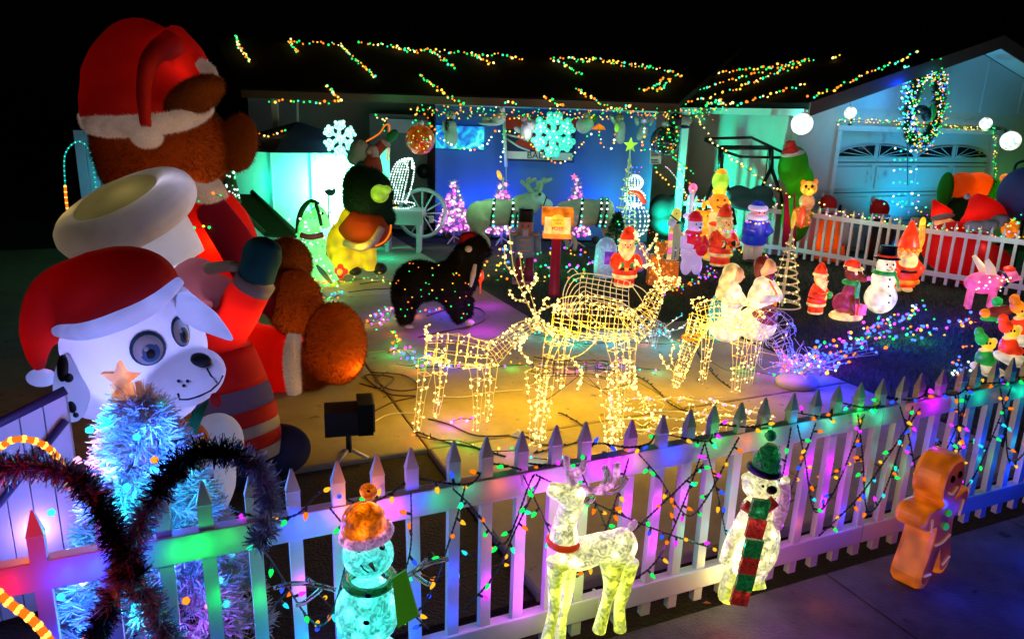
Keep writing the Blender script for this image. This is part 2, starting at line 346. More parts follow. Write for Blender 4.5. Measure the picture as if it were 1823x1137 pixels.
# ================================================================== PICKET FENCES
M_vinyl = pm('white_vinyl', (.8, .8, .8), .35, noise=.04, scale=3, bump=.05, bscale=25)
M_vinylb = pm('weathered_white_vinyl', (.7, .71, .7), .45, noise=.12, scale=9)
def picket_mesh(w, d, h, tip, mat):
    mb = MB(); x = w/2; y = d/2; s = h-tip
    vv = [(-x, -y, .03), (x, -y, .03), (x, y, .03), (-x, y, .03), (-x, -y, s), (x, -y, s), (x, y, s), (-x, y, s), (-x*1.08, -y*1.08, s+.004), (x*1.08, -y*1.08, s+.004), (x*1.08, y*1.08, s+.004), (-x*1.08, y*1.08, s+.004), (-.004, -.003, h), (.004, -.003, h), (.004, .003, h), (-.004, .003, h)]
    ff = [(3, 2, 1, 0)]+[(k+i, k+(i+1) % 4, k+4+(i+1) % 4, k+4+i) for k in (0, 4, 8) for i in range(4)]+[(12, 13, 14, 15)]
    mb.add(vv, ff); me = bpy.data.meshes.new('picket'); me.from_pydata(mb.v, [], mb.f); me.update(); me.materials.append(mat); return me
def rails(root, A, B, zs, hh, dp, mat):
    d = (B-A); L = d.length; a = math.atan2(d.y, d.x)
    for z in zs:
        mid = (A+B)/2; mb = MB().box((0, 0, 0), (L-.004, dp, hh)); o = mb.build('rail', mat, None, smooth=False)
        o.location = Vector((mid.x, mid.y, z))-root.location; o.rotation_euler.z = a; o.parent = root
        bv = o.modifiers.new('b', 'BEVEL'); bv.width = .004; bv.segments = 2
pk = picket_mesh(.047, .034, 1.05, .085, M_vinyl)
FR = thing('picket_fence', 'white picket fence nearest the camera wound with coloured bulbs', 'fence', FP(0, 0))
SP = [-1.795, -1.62, -1.445, -1.27, -1.12, -.97, -.83, -.682, -.532, -.385, -.232, -.087, .062, .211, .36]
s_ = .583
while s_ < 4.4: SP.append(s_); s_ += .1517
for s_ in SP:
    o = bpy.data.objects.new('picket', pk); COL.objects.link(o); o.parent = FR
    top = 1.0 if s_ < .5 else .975
    o.location = FP(s_, 0)-FR.location; o.rotation_euler = (random.uniform(-.012, .012), random.uniform(-.014, .014), FD.to_track_quat('X', 'Z').to_euler().z); o.scale.z = 1.02 if s_ < .5 else .995
for A, B in ((-2.1, .47), (.47, 2.12), (2.12, 4.5)):
    rails(FR, FP(A, 0), FP(B, 0), (.845, .155), .105, .052, M_vinyl)
br = MB().box((0, 0, 0), (.012, .07, .11), 0); o = br.build('bracket', M_vinyl, FR, local=True, smooth=False); o.location = FP(.47, .845)-FR.location; o.rotation_euler.z = math.atan2(FD.y, FD.x)
o = br.build('bracket', M_vinyl, FR, local=True, smooth=False); o.location = FP(.47, .155)-FR.location; o.rotation_euler.z = math.atan2(FD.y, FD.x)
pk2 = picket_mesh(.04, .03, .95, .09, M_vinylb)
RFP = [Vector((3.1, 13.75, 0)), Vector((4.85, 12.75, 0)), Vector((6.05, 11.2, 0)), Vector((7.7, 9.55, 0))]
RLAB = ['white picket fence panel in front of the swing frame at the back', 'middle white picket fence panel behind the small santa and the spiral tree', 'white picket fence panel at right behind the pink winged animal']
for (A, B), lb in zip(zip(RFP, RFP[1:]), RLAB):
    R_ = thing('picket_fence', lb, 'fence', A, group='back picket fence panels'); d = (B-A); L = d.length; n = int(L/.15)
    for i in range(n):
        o = bpy.data.objects.new('picket', pk2); COL.objects.link(o); o.parent = R_; o.location = d*((i+.5)/n)
        o.rotation_euler = (random.uniform(-.015, .015), random.uniform(-.015, .015), math.atan2(d.y, d.x))
    rails(R_, A, B, (.79, .17), .075, .045, M_vinylb)
for p in RFP[1:3]:
    t = thing('fence_post', 'grey gate post between the %s back fence panels' % ('left and middle' if p is RFP[1] else 'middle and right'), 'post', p+Vector((.02, .06, 0)))
    MB().box(p+Vector((.02, .06, .48)), (.07, .07, .96)).build('post', pm('grey_post', (.35, .36, .33), .5), t, smooth=False)
# ================================================================== HOUSE
M_wall = pm('cream_stucco', (.62, .6, .54), .85, noise=.06, bump=.25, bscale=120)
M_trim = pm('white_trim', (.72, .72, .7), .5, noise=.05)
M_brown = pm('brown_fascia', (.12, .05, .03), .6)
M_door = pm('white_garage_door', (.5, .56, .56), .5, noise=.05)
M_dark = pm('dark_opening', (.01, .012, .015), .4, noise=0)
M_glassd = pm('dark_window_glass', (.01, .012, .015), .08, noise=0)
M_roof = pm('dark_shingles', (.006, .005, .005), .95, noise=.5, scale=12, bump=.6, bscale=30)
H = thing('house', 'low house with dark gable roof, teal lit side wall and blue lit garage door', 'house', (0, 14, 0))
GA = P(1428, 190, 13.0); GA.z = 0
GD = Vector((3.45, 1.5, 0)).normalized(); GN = Vector((-GD.y, GD.x, 0))
def GP(s, z, off=0): v = GA + GD*s + GN*off; return Vector((v.x, v.y, z))
EZ = 2.56; PK = 3.72
def wallq(name, a, b, z0, z1, th, mat, par=H):
    d = Vector((b.x-a.x, b.y-a.y, 0)); n = Vector((-d.y, d.x, 0)).normalized()*th
    A = Vector((a.x, a.y, z0)); B = Vector((b.x, b.y, z0)); C = Vector((b.x, b.y, z1)); D = Vector((a.x, a.y, z1))
    return MB().plate([A, B, C, D], n).build(name, mat, par, smooth=False)
# garage front: pieces round the door opening (door from s=D0 to D1)
def gs(xpix):  # distance along the garage face of a pixel column
    d = ray(xpix, 300); k = (GA.x*d.y-GA.y*d.x)/(GD.y*d.x-GD.x*d.y); return k
D0, D1 = gs(1487), gs(1762); DZ = 2.17; HW = gs(1690)
wallq('wall', GP(0, 0), GP(D0, 0), 0, EZ, .15, M_wall); wallq('wall', GP(D1, 0), GP(2*HW, 0), 0, EZ, .15, M_wall)
wallq('wall', GP(D0, 0), GP(D1, 0), DZ, EZ, .15, M_wall)
MB().plate([GP(0, EZ), GP(2*HW, EZ), GP(HW, PK)], GN*.15).build('gable', pm('gable_board', (.6, .62, .62), .7, noise=.05), H, smooth=False)
for i in range(1, 7):   # battens on the gable
    s__ = HW*2*i/7; top = EZ+(PK-EZ)*(1-abs(s__-HW)/HW)-.06
    MB().plate([GP(s__-.02, EZ+.02, -.012), GP(s__+.02, EZ+.02, -.012), GP(s__+.02, top, -.012), GP(s__-.02, top, -.012)], GN*.01).build('batten', M_trim, H, smooth=False)
wallq('side_wall', GP(0, 0, .15), GP(0, 0, 4.6), 0, EZ, .12, M_wall)
for oo in (1.5, 3.0): MB().box(GP(-.01, EZ/2, oo), (.03, .03, EZ), 0, rotz(math.atan2(GD.y, GD.x))).build('batten', M_trim, H, smooth=False)
# door: sections, raised panels, fan windows
dr = MB().plate([GP(D0, 0, .08), GP(D1, 0, .08), GP(D1, DZ, .08), GP(D0, DZ, .08)], GN*.04).build('garage_door', M_door, H, smooth=False)
DW = D1-D0; rowh = DZ/4
for r_ in range(4):
    for c_ in range(4):
        a = D0+DW*c_/4+.06; b = D0+DW*(c_+1)/4-.06; z0 = rowh*r_+.07; z1 = rowh*(r_+1)-.07
        if r_ == 3:
            f = MB(); n = 8; cx = b if c_ % 2 == 0 else a; sg = -1 if c_ % 2 == 0 else 1; R1 = b-a; zz = z0+.03; rh = .21
            pts = [GP(cx, zz, .066)]+[GP(cx+sg*R1*math.cos(t*math.pi/2/n), zz+rh*math.sin(t*math.pi/2/n), .066) for t in range(n+1)]
            if sg < 0: pts = pts[::-1]
            wn = MB().plate(pts, GN*.01).build('window', M_glassd, dr, smooth=False)
            for t in (1, 2, 3):
                an = t*math.pi/2/4; MB().tube([GP(cx, zz, .06), GP(cx+sg*R1*math.cos(an), zz+rh*math.sin(an), .06)], .008, 4).build('muntin', M_door, dr)
            MB().tube([GP(cx+sg*R1*math.cos(t*math.pi/2/n), zz+rh*math.sin(t*math.pi/2/n), .058) for t in range(n+1)]+[GP(cx, zz, .058)], .009, 4, closed=True).build('window_frame', M_door, dr)
        else:
            MB().plate([GP(a, z0, .052), GP(b, z0, .052), GP(b, z1, .052), GP(a, z1, .052)], GN*.03).build('panel', M_door, dr, smooth=False).modifiers.new('b', 'BEVEL').width = .02
for r_ in (1, 2, 3): MB().box(GP((D0+D1)/2, rowh*r_, .078), (DW, .012, .014), 0, rotz(math.atan2(GD.y, GD.x))).build('section_joint', M_dark, dr, smooth=False)
for s__ in (.3, DW-.3): MB().box(GP(D0+s__, rowh*1.5, .045), (.05, .03, .12), 0, rotz(math.atan2(GD.y, GD.x))).build('handle', M_dark, dr, smooth=False)
MB().box((GP((D0+D1)/2, DZ+.05, -.02)), (DW+.2, .05, .09), 0, rotz(math.atan2(GD.y, GD.x))).build('door_header', M_trim, H, smooth=False)
for s__ in (D0-.05, D1+.05): MB().box(GP(s__, DZ/2, -.02), (.09, .05, DZ), 0, rotz(math.atan2(GD.y, GD.x))).build('door_trim', M_trim, H, smooth=False)
# garage roof: two slopes with overhang
def slope(sa, za, sb, zb, o0, o1, th=.1):
    q = [GP(sa, za, o0), GP(sb, zb, o0), GP(sb, zb, o1), GP(sa, za, o1)]
    return MB().plate(q[::-1] if sa < sb else q, (0, 0, th)).build('roof', M_roof, H, smooth=False)
pit = (PK-EZ)/HW; OV = .38
slope(-OV, EZ-pit*OV+.05, HW, PK+.05, -.55, 6.5); slope(2*HW+OV, EZ-pit*OV+.05, HW, PK+.05, -.55, 6.5)
for a, b in ((-OV, HW), (2*HW+OV, HW)):
    za = EZ-pit*OV; MB().plate([GP(a, za-.06, -.58), GP(b, PK-.06, -.58), GP(b, PK+.16, -.58), GP(a, za+.16, -.58)], GN*.03).build('fascia', M_brown, H, smooth=False)
    MB().plate([GP(a, za+.015, -.54), GP(b, PK+.015, -.54), GP(b, PK+.015, -.0), GP(a, za+.015, -.0)], (0, 0, .02)).build('soffit', M_trim, H, smooth=False)
MB().box(GP(-OV, EZ-pit*OV, 2.2), (.1, 5.4, .11), 0, rotz(math.atan2(GD.y, GD.x))).build('gutter', M_trim, H, smooth=False)
MB().box(GP(6.3, EZ+.45, -.28), (.7, .35, .02), 0, rotz(math.atan2(GD.y, GD.x))@roty(math.atan(pit))).build('soffit_vent', M_dark, H, smooth=False)
# main body: back wall, roof slope with eave
M_blue = pm('royal_blue_tarp', (.05, .17, .42), .6, noise=.1, scale=1.5, bump=.2, bscale=4)
wallq('back_wall', Vector((-5.5, 15.6, 0)), Vector((4.3, 15.6, 0)), 0, 2.5, .12, M_wall)
EY = 13.3
mr = MB().plate([(-4.75, EY-.1, 2.46), (2.75, EY-.1, 2.46), (5.2, 18, 3.95), (-7.2, 18, 3.95)], (0, 0, .1)); mr.build('roof', M_roof, H, smooth=False)
MB().plate([(-4.75, EY-.13, 2.40), (2.75, EY-.13, 2.40), (2.75, EY-.13, 2.53), (-4.75, EY-.13, 2.53)], (0, .03, 0)).build('fascia', M_brown, H, smooth=False)
MB().box((-4.3, 13.55, 1.22), (.1, .1, 2.44)).build('porch_post', M_trim, H, smooth=False)
MB().box((3.05, 14.0, 1.22), (.12, .12, 2.44)).build('porch_post', M_trim, H, smooth=False)
# downspout at the corner of the garage
MB().tube([GP(-.3, 2.5, -.1), GP(-.3, 2.42, -.15), GP(-.05, 2.25, -.12), GP(-.04, 2.1, -.06)], .045, 8).build('downspout', M_trim, H)
ptxt('2', .22, GP(gs(1500), 2.33, -.02), (math.radians(90), 0, math.atan2(GD.y, GD.x)), M_dark, 'house_number', H)
ptxt('2', .2, GP(gs(1757)+.3, 2.2, -.02), (math.radians(90), 0, math.atan2(GD.y, GD.x)), M_dark, 'house_number', H)
# porch back boards painted dark with shelf clutter behind the sleigh
t = thing('shed_front', 'dim green shed front with round port hole behind the wagon wheel', 'shed', P(720, 420, 14.6)*1)
t.location.z = 0
MB().box((-2.3, 14.7, 1.1), (1.1, .1, 2.2)).build('wall', pm('green_grey_board', (.22, .26, .22), .8), t, smooth=False)
MB().lathe([(.14, 0), (.14, .03)], P(755, 305, 14.6), 0, 20, rotx(math.pi/2)).build('port_hole', M_dark, t)
MB().box(P(727, 225, 14.6), (.8, .06, .25)).build('shelf', M_trim, t, smooth=False)
# ------------------------------------------------ blue screen wall
t = thing('tarp_wall', 'wide blue lit cloth screen hung under the eave behind the small pink trees', 'screen', (.5, 13.9, 0))
n = 40; mb = MB(); xs = np.linspace(P(775, 300, 13.9).x, P(1162, 300, 13.9).x, n)
for i in range(n):
    yy = 13.92+.012*math.sin(i*1.1)+.02*math.sin(i*.37); mb.v += [(xs[i], yy, .02), (xs[i], yy, 2.42)]
for i in range(n-1): mb.f.append((2*i, 2*i+2, 2*i+3, 2*i+1)); mb.m.append(0)
mb.build('cloth', M_blue, t); MB().tube([(xs[0], 13.9, 2.4), (xs[-1], 13.9, 2.4)], .02, 6).build('pole', M_trim, t)
# projected picture
S0 = P(775, 222, 13.75); S1 = P(862, 268, 13.75)
t = thing('projection_screen', 'bright cyan projected picture at the left end of the blue cloth screen', 'screen', (S0.x, 13.78, S1.z))
m = bpy.data.materials.new('projected_picture'); m.use_nodes = True; q = m.node_tree; b = q.nodes['Principled BSDF']
tc = q.nodes.new('ShaderNodeTexCoord'); nn = q.nodes.new('ShaderNodeTexNoise'); nn.inputs['Scale'].default_value = 4.5; nn.inputs['Detail'].default_value = 2; nn.inputs['Distortion'].default_value = 1.5
q.links.new(tc.outputs['Object'], nn.inputs[0]); cr = q.nodes.new('ShaderNodeValToRGB'); q.links.new(nn.outputs[0], cr.inputs[0]); e = cr.color_ramp.elements
e[0].position = .36; e[0].color = (.0, .08, .5, 1); e[1].position = .66; e[1].color = (.1, .75, .8, 1); a = e.new(.46); a.color = (0, .3, .75, 1); a = e.new(.56); a.color = (.0, .65, .6, 1)
q.links.new(cr.outputs[0], b.inputs['Emission Color']); b.inputs['Emission Strength'].default_value = 1.25; b.inputs['Base Color'].default_value = (.05, .05, .05, 1)
MB().plate([(S0.x, 13.78, S1.z), (S1.x, 13.78, S1.z), (S1.x, 13.78, S0.z), (S0.x, 13.78, S0.z)], (0, .02, 0)).build('picture', m, t, smooth=False)
MB().tube([(S0.x, 13.77, S1.z), (S1.x, 13.77, S1.z), (S1.x, 13.77, S0.z), (S0.x, 13.77, S0.z)], .012, 4, closed=True).build('frame', M_dark, t)
# banner
B0 = P(900, 207, 13.6); B1 = P(1022, 290, 13.6); t = thing('banner', 'red and white banner lettered BALES hanging behind the big teal snowflake', 'banner', (B0.x, 13.6, B1.z))
M_red = pm('red_cloth', (.6, .03, .02), .8); M_white = pm('white_cloth', (.75, .75, .75), .8); M_navy = pm('navy_cloth', (.02, .03, .12), .8)
def bq(x0, z0, x1, z1, m, nm, dy=0):
    X = lambda f: B0.x+(B1.x-B0.x)*f; Z = lambda f: B1.z+(B0.z-B1.z)*f
    MB().plate([(X(x0), 13.6-dy, Z(z0)), (X(x1), 13.6-dy, Z(z0)), (X(x1), 13.6-dy, Z(z1)), (X(x0), 13.6-dy, Z(z1))], (0, .004, 0)).build(nm, m, t, smooth=False)
bq(0, 0, 1, 1, M_navy, 'cloth'); bq(0, .72, 1, 1, M_red, 'stripe', .006); bq(0, .05, .97, .22, M_white, 'name_strip', .006)
X = lambda f: B0.x+(B1.x-B0.x)*f; Z = lambda f: B1.z+(B0.z-B1.z)*f
for sg in (0, 1):
    fx = (lambda v: v) if sg == 0 else (lambda v: .97-v)
    pts = [(X(fx(.12)), 13.592, Z(.4)), (X(fx(.45)), 13.592, Z(.24)), (X(fx(.45)), 13.592, Z(.62)), (X(fx(.22)), 13.592, Z(.52))]
    MB().plate(pts if sg == 0 else pts[::-1], (0, .004, 0)).build('emblem', M_red, t, smooth=False)
    MB().tube([(X(fx(.02)), 13.59, Z(.5)), (X(fx(.2)), 13.59, Z(.33)), (X(fx(.36)), 13.59, Z(.24))], .022, 4).build('emblem_edge', M_white, t)
    MB().tube([(X(fx(.02)), 13.59, Z(.6)), (X(fx(.25)), 13.59, Z(.52))], .022, 4).build('emblem_edge', M_white, t)
ptxt('BALES', .17, (X(.5), 13.585, Z(.135)), (math.radians(90), 0, 0), M_dark, 'letters', t)
t = thing('flag_pole', 'white pole standing at the left edge of the red and white banner', 'pole', (P(899, 300, 13.55).x, 13.55, P(899, 297, 13.55).z))
MB().tube([P(897, 207, 13.55), P(901, 297, 13.55)], .03, 8).build('pole', M_trim, t); MB().tube([P(901, 297, 13.55), P(902, 425, 13.55)], .008, 5).build('wire', WWIRE, t)
# notice sheet
t = thing('notice', 'white paper notice with dark print hung beside the dark glass ball', 'sign', P(1166, 290, 13.3))
MB().plate([P(1157, 292, 13.3), P(1177, 292, 13.3), P(1177, 262, 13.3), P(1157, 262, 13.3)], (0, .005, 0)).build('sheet', M_white, t, smooth=False)
for k in range(9):
    z = 264+k*2.7 if k < 6 else 268+k*2.7; MB().plate(PP([(1159, z+1.2), (1159+random.choice([14, 16, 10]), z+1.2), (1172, z), (1159, z)], 13.29), (0, .003, 0)).build('print_line', M_dark, t, smooth=False)
# ------------------------------------------------ white panel fence, left, lit by the green flood
t = thing('panel_fence', 'tall smooth white panel fence washed bright green at left of the yard', 'fence', P(520, 420, 12.6)); t.location.z = 0
fx = [P(x, 300, 12.6).x for x in (415, 485, 556, 626, 695)]; zt = P(500, 257, 12.6).z
for a, b in zip(fx, fx[1:]): MB().box(((a+b)/2, 12.6, zt/2), (b-a-.02, .04, zt-.1)).build('panel', M_vinylb, t, smooth=False)
for a in fx[1:-1]: MB().box((a, 12.57, zt/2), (.018, .05, zt-.1)).build('post', M_vinylb, t, smooth=False)
MB().box(((fx[0]+fx[-1])/2, 12.58, zt-.03), (fx[-1]-fx[0], .09, .07)).build('cap_rail', M_vinylb, t, smooth=False)
M_lav = pm('white_ribbed_vinyl', (.72, .72, .75), .4, noise=.05)
# distant left panel + foreground left gate panel
t = thing('side_fence', 'narrow white vinyl fence panel lit cyan far at left behind the bear', 'fence', P(150, 350, 7.5)); t.location.z = 0
for k in range(3):
    a = P(134+k*20, 250, 7.5); b = P(152+k*20, 250, 7.5); MB().box(((a.x+b.x)/2, 7.5, 1.0), (b.x-a.x, .04, 2.0)).build('board', M_vinylb, t, smooth=False)
t = thing('gate_panel', 'ribbed white gate panel with diagonal brace glowing violet at the left edge', 'gate', Vector((-2.1, 2.9, 0)))
gA = Vector((-2.6, 2.55, 0)); gB = Vector((-1.93, 3.0, 0)); gd = (gB-gA)
for k in range(9):
    a = gA+gd*(k/9); b = gA+gd*((k+.94)/9); zt = .75+.035*k
    MB().plate([Vector((a.x, a.y, .05)), Vector((b.x, b.y, .05)), Vector((b.x, b.y, zt+.04)), Vector((a.x, a.y, zt))], (-.01, .03, 0)).build('board', M_lav, t, smooth=False)
MB().tube([gA+Vector((.02, -.03, .05)), gB+Vector((0, -.03, .95))], .018, 4).build('brace', pm('dark_brace', (.05, .03, .12), .5), t)
MB().tube([gA+Vector((0, 0, .76)), gB+Vector((0, 0, 1.08))], .022, 6).build('top_rail', pm('dark_brace', (.05, .03, .12), .5), t)
# ================================================================== BIG INFLATABLES, LEFT
def E_(mb, x, y, Y, rx, rz, ry=None, a=0, m=0, seg=18, rings=12):   # ellipsoid sized in survey pixels
    k = Y/FPX*1.03; r = (rx*k, (ry if ry is not None else (rx+rz)/2)*k, rz*k); return mb.ell(P(x, y, Y), r, m, seg, rings, roty(math.radians(a)))
def T_(mb, pts, Y, r, seg=12, m=0, sm=True):
    q = [P(p[0], p[1], p[2] if len(p) > 2 else Y) for p in pts]; n0 = len(q)
    if isinstance(r, (list, tuple)):
        rr = [px(v, Y) for v in r]
    else: rr = [px(r, Y)]*n0
    if sm and n0 > 2:
        n = 5; q2 = smooth_path(q, n); rr = [rr[min(i//n, n0-1)]*(1-(i % n)/n)+rr[min(i//n+1, n0-1)]*(i % n)/n for i in range(len(q2))]; q = q2
    return mb.tube(q, rr, seg, m)
def surf(o, x, y):    # where the sight line meets a built surface
    off = Vector(o.parent.location) if o.parent else Vector((0, 0, 0)); d = ray(x, y).normalized()
    ok, loc, nrm, _ = o.ray_cast(Vector((0, 0, CAMZ))-off, d)
    return (loc+off, nrm) if ok else (P(x, y, 3.4), Vector((0, -1, 0)))
def patch(o, x, y, rx, rz, mat, name, par, lift=.004, a=0, th=.006):   # flat sewn-on oval lying on a surface
    p, n = surf(o, x, y); k = p.y/FPX; z = n; xx = Vector((0, 0, 1)).cross(z).normalized(); zz = z.cross(xx); c, s = math.cos(math.radians(a)), math.sin(math.radians(a))
    X = xx*c+zz*s; Z = zz*c-xx*s; mb = MB(); vs = []; N = 20
    for rr, h in ((1, -.012), (1, lift), (.5, lift+th), (0, lift+th*1.2)):
        for i in range(N):
            q = 2*math.pi*i/N; v = p+X*(rx*k*rr*math.cos(q))+Z*(rz*k*rr*math.sin(q))
            d = (v-Vector((0, 0, CAMZ))).normalized(); off = Vector((0, 0, 0)) if not o.parent else Vector(o.parent.location)
            ok, loc, _, _ = o.ray_cast(Vector((0, 0, CAMZ))-off, d); v = (loc+off) if ok and (loc+off-v).length < .12 else v
            vs.append(v+z*h)
    fs = [(a_*N+i, a_*N+(i+1) % N, (a_+1)*N+(i+1) % N, (a_+1)*N+i) for a_ in range(3) for i in range(N)]
    return MB().add(vs, fs).build(name, mat, par)
RED = fabric('red_nylon', (.72, .02, .015), .35); WHT = fabric('white_nylon', (.72, .72, .75), .4, rough=.95); PLW = fabric('white_plush', (.66, .6, .55), .25, plush=True)
PLWL = fabric('cream_plush_painted_glow', (.66, .6, .55), .25, plush=True, emis=(.75, .5, .42), es=.13); CRW = fabric('cream_nylon_painted_glow', (.7, .68, .66), .3, emis=(.62, .55, .55), es=.06); LVW = fabric('lavender_nylon_painted_glow', (.7, .7, .78), .3, emis=(.3, .36, 1), es=.5)  # emission here stands in for light falling on brims, bands and trims
BRN = fabric('brown_plush', (.30, .085, .012), .4, plush=True); NAV = fabric('navy_nylon', (.03, .04, .12), .35); TEAL = fabric('teal_nylon', (.01, .16, .15), .35)
MAG = fabric('crimson_nylon', (.55, .01, .08), .35); FLESH = fabric('mauve_nylon', (.42, .24, .24), .3); BLK = pm('black_nylon', (.008, .008, .01), .5, noise=0)
M_eyew = pm('eye_white', (.8, .85, .85), .4, noise=0); M_eyet = pm('eye_teal', (.03, .16, .2), .4, noise=0); M_eyeb = pm('eye_blue', (.1, .25, .55), .4, noise=0)
# ---- bear
Y = 6.4
B = thing('inflatable_bear', 'giant brown inflatable bear in a red santa hat and red suit sitting at left', 'inflatable', (-2.6, 6.4, 0))
mb = MB(); E_(mb, 290, 262, Y, 112, 92); E_(mb, 285, 300, Y, 100, 62); E_(mb, 425, 255, Y, 32, 50, 20, 12); E_(mb, 385, 262, Y, 40, 30, 20); E_(mb, 260, 300, Y-.25, 70, 50, 40)
bh = remesh(mb.build('head', BRN, B), .03); fur(bh, 26000, .035, BRN)
mb = MB(); T_(mb, [(266, 215), (262, 170), (252, 120), (243, 75), (236, 48), (232, 34)], Y, [106, 104, 92, 66, 40, 12], 24)
T_(mb, [(285, 95), (325, 125), (362, 165)], Y, [60, 50, 26]); T_(mb, [(308, 78, 6.1), (272, 100, 5.86), (256, 150, 5.74), (260, 230, 5.62)], 5.8, [26, 17, 13, 10])
remesh(mb.build('hat', RED, B), .028, 2)
mb = MB(); T_(mb, [(372, 190, 6.15), (345, 207, 5.92), (300, 219, 5.75), (240, 224, 5.7), (195, 226, 5.8), (162, 220, 6.05), (153, 205, 6.4)], 5.9, [13, 17, 18, 18, 18, 16, 12]); T_(mb, [(352, 110, 6.3), (372, 130, 6.3), (383, 160, 6.25)], Y, [10, 14, 10])
fur(remesh(mb.build('hat_band', PLWL, B), .022), 5000, .022, PLWL); mb = MB(); E_(mb, 262, 245, 5.6, 25, 17); fur(mb.build('pompom', PLWL, B), 1500, .02, PLWL)
mb = MB(); E_(mb, 346, 172, 5.9, 56, 27, 25, -28); fur(remesh(mb.build('ear', BRN, B), .02), 5000, .03, BRN)
mb = MB(); E_(mb, 330, 450, Y+.1, 130, 140, 90); E_(mb, 330, 620, Y, 150, 120, 90); T_(mb, [(395, 640, 6.3), (470, 645, 6.05), (525, 645, 5.95)], 6.1, [85, 72, 60])
remesh(mb.build('suit', RED, B), .035, 4)
mb = MB(); T_(mb, [(375, 370, 6.2), (410, 420, 6.05), (440, 470, 5.95), (470, 520, 5.95), (505, 545, 5.9)], 6, [30, 34, 34, 34, 30]); remesh(mb.build('sleeve', MAG, B), .03)
mb = MB(); T_(mb, [(340, 340, 6.0), (370, 345, 5.95), (398, 335, 6.0)], 6, 17); fur(mb.build('collar', PLWL, B), 1500, .02, PLWL)
mb = MB(); E_(mb, 512, 470, 6.15, 42, 48); fur(remesh(mb.build('paw', BRN, B), .03), 6000, .03, BRN)
mb = MB(); E_(mb, 525, 540, 5.95, 50, 62, 40); fur(remesh(mb.build('paw', BRN, B), .03), 8000, .03, BRN)
mb = MB(); T_(mb, [(524, 596, 5.7), (519, 640, 5.62), (524, 698, 5.65)], 5.7, [12, 15, 13]); fur(mb.build('cuff', PLWL, B), 2500, .02, PLWL)
mb = MB(); E_(mb, 598, 612, 5.75, 56, 78, 40); E_(mb, 555, 650, 5.85, 45, 45, 40); fur(remesh(mb.build('foot', BRN, B), .03), 14000, .03, BRN)
lamp(P(440, 640, 6.2), (1, .16, .02), 15, .1, B); lamp(P(380, 430, 6.2), (1, .2, .02), 14, .08, B); lamp(P(632, 650, 5.72), (1, .33, .04), 8, .04, B); lamp(P(330, 330, 6.2), (1, .35, .06), 5, .08, B); lamp(P(310, 130, 6.25), (1, .3, .2), 1.6, .08, B); lamp(P(195, 160, 6.3), (1, .3, .2), .6, .08, B)
lamp(P(180, 250, 4.9), (1, .7, .5), 1.5, .1, B); lamp(P(370, 160, 5.5), (1, .55, .2), 1.3, .08, B)
lamp(P(530, 560, 5.95), (1, .4, .1), 2, .05, B)
string('short loop of small amber bulbs draped over the neck and chest of the giant bear', [P(352, 355, 5.9), P(372, 345, 5.9), P(398, 352, 5.9)], .05, .012, 'oygo', wire=.003)
string('second short loop of amber bulbs across the red chest of the giant bear', [P(335, 402, 5.95), P(365, 405, 5.95), P(385, 400, 5.95)], .06, .012, 'goyy', wire=.003)
# ---- figure with a ring brimmed hat
Y = 4.4
S = thing('inflatable_figure', 'inflatable figure in a fat cream ring brimmed hat and striped coat waving a teal mitten', 'inflatable', (-1.7, 4.5, 0))
c = P(226, 378, Y); R_ = roty(math.radians(-19)) @ rotx(math.radians(20)); mb = MB()
mb.torus(c, px(92, Y), px(36, Y), 0, 32, 12, R_); remesh(mb.build('hat_brim', CRW, S), .018, 2)
mb = MB(); mb.ell(P(213, 364, Y), (px(84, Y), px(84, Y), px(36, Y)), 0, 24, 12, R_); mb.build('hat_lining', fabric('olive_nylon', (.5, .46, .3), .3, emis=(.4, .33, .1), es=.12), S); lamp(P(200, 300, 4.2), (.8, .65, .25), .5, .08, S)  # emission and a yellow lamp added to tint the lining
mb = MB(); T_(mb, [(245, 395), (272, 430), (305, 478)], Y, [82, 74, 66], 24); mb.build('hat_crown', CRW, S)
mb = MB(); E_(mb, 345, 505, Y, 42, 50, 40, 30); E_(mb, 392, 515, Y-.05, 42, 26, 25, 30); E_(mb, 350, 550, Y, 36, 36); E_(mb, 400, 545, Y-.1, 20, 22, 20); remesh(mb.build('head', FLESH, S), .018)
mb = MB(); T_(mb, [(372, 478, 4.3), (400, 474, 4.2), (417, 474, 4.15)], 4.25, [12, 10, 10]); mb.build('horn', pm('cream_plastic', (.6, .55, .35), .5), S)
mb = MB(); T_(mb, [(355, 610, 4.4), (400, 585, 4.35), (450, 510, 4.3)], Y, [48, 44, 34], 18); E_(mb, 390, 640, Y, 66, 62, 60); remesh(mb.build('sleeve', RED, S), .02, 3)
mb = MB(); T_(mb, [(447, 514, 4.28), (456, 498, 4.28)], 4.28, [36, 37], 18); mb.build('cuff', WHT, S)
mb = MB(); E_(mb, 466, 456, 4.28, 36, 36, 24, 25); T_(mb, [(455, 498, 4.28), (463, 470, 4.28), (485, 432, 4.28)], 4.28, [34, 34, 20], 14); remesh(mb.build('mitten', TEAL, S), .016, 3)
a = P(392, 625, Y); b = P(440, 815, 4.3); ax = (b-a); L = ax.length; q = ax.to_track_quat('Z', 'Y').to_matrix()
bands = [(0, .34, RED, 'coat'), (.34, .53, NAV, 'stripe'), (.53, .67, RED, 'stripe'), (.67, .77, WHT, 'stripe'), (.77, .89, RED, 'stripe'), (.89, 1.0, WHT, 'stripe')]
rad = lambda f: px(60+14*math.sin(f*2.6), Y)
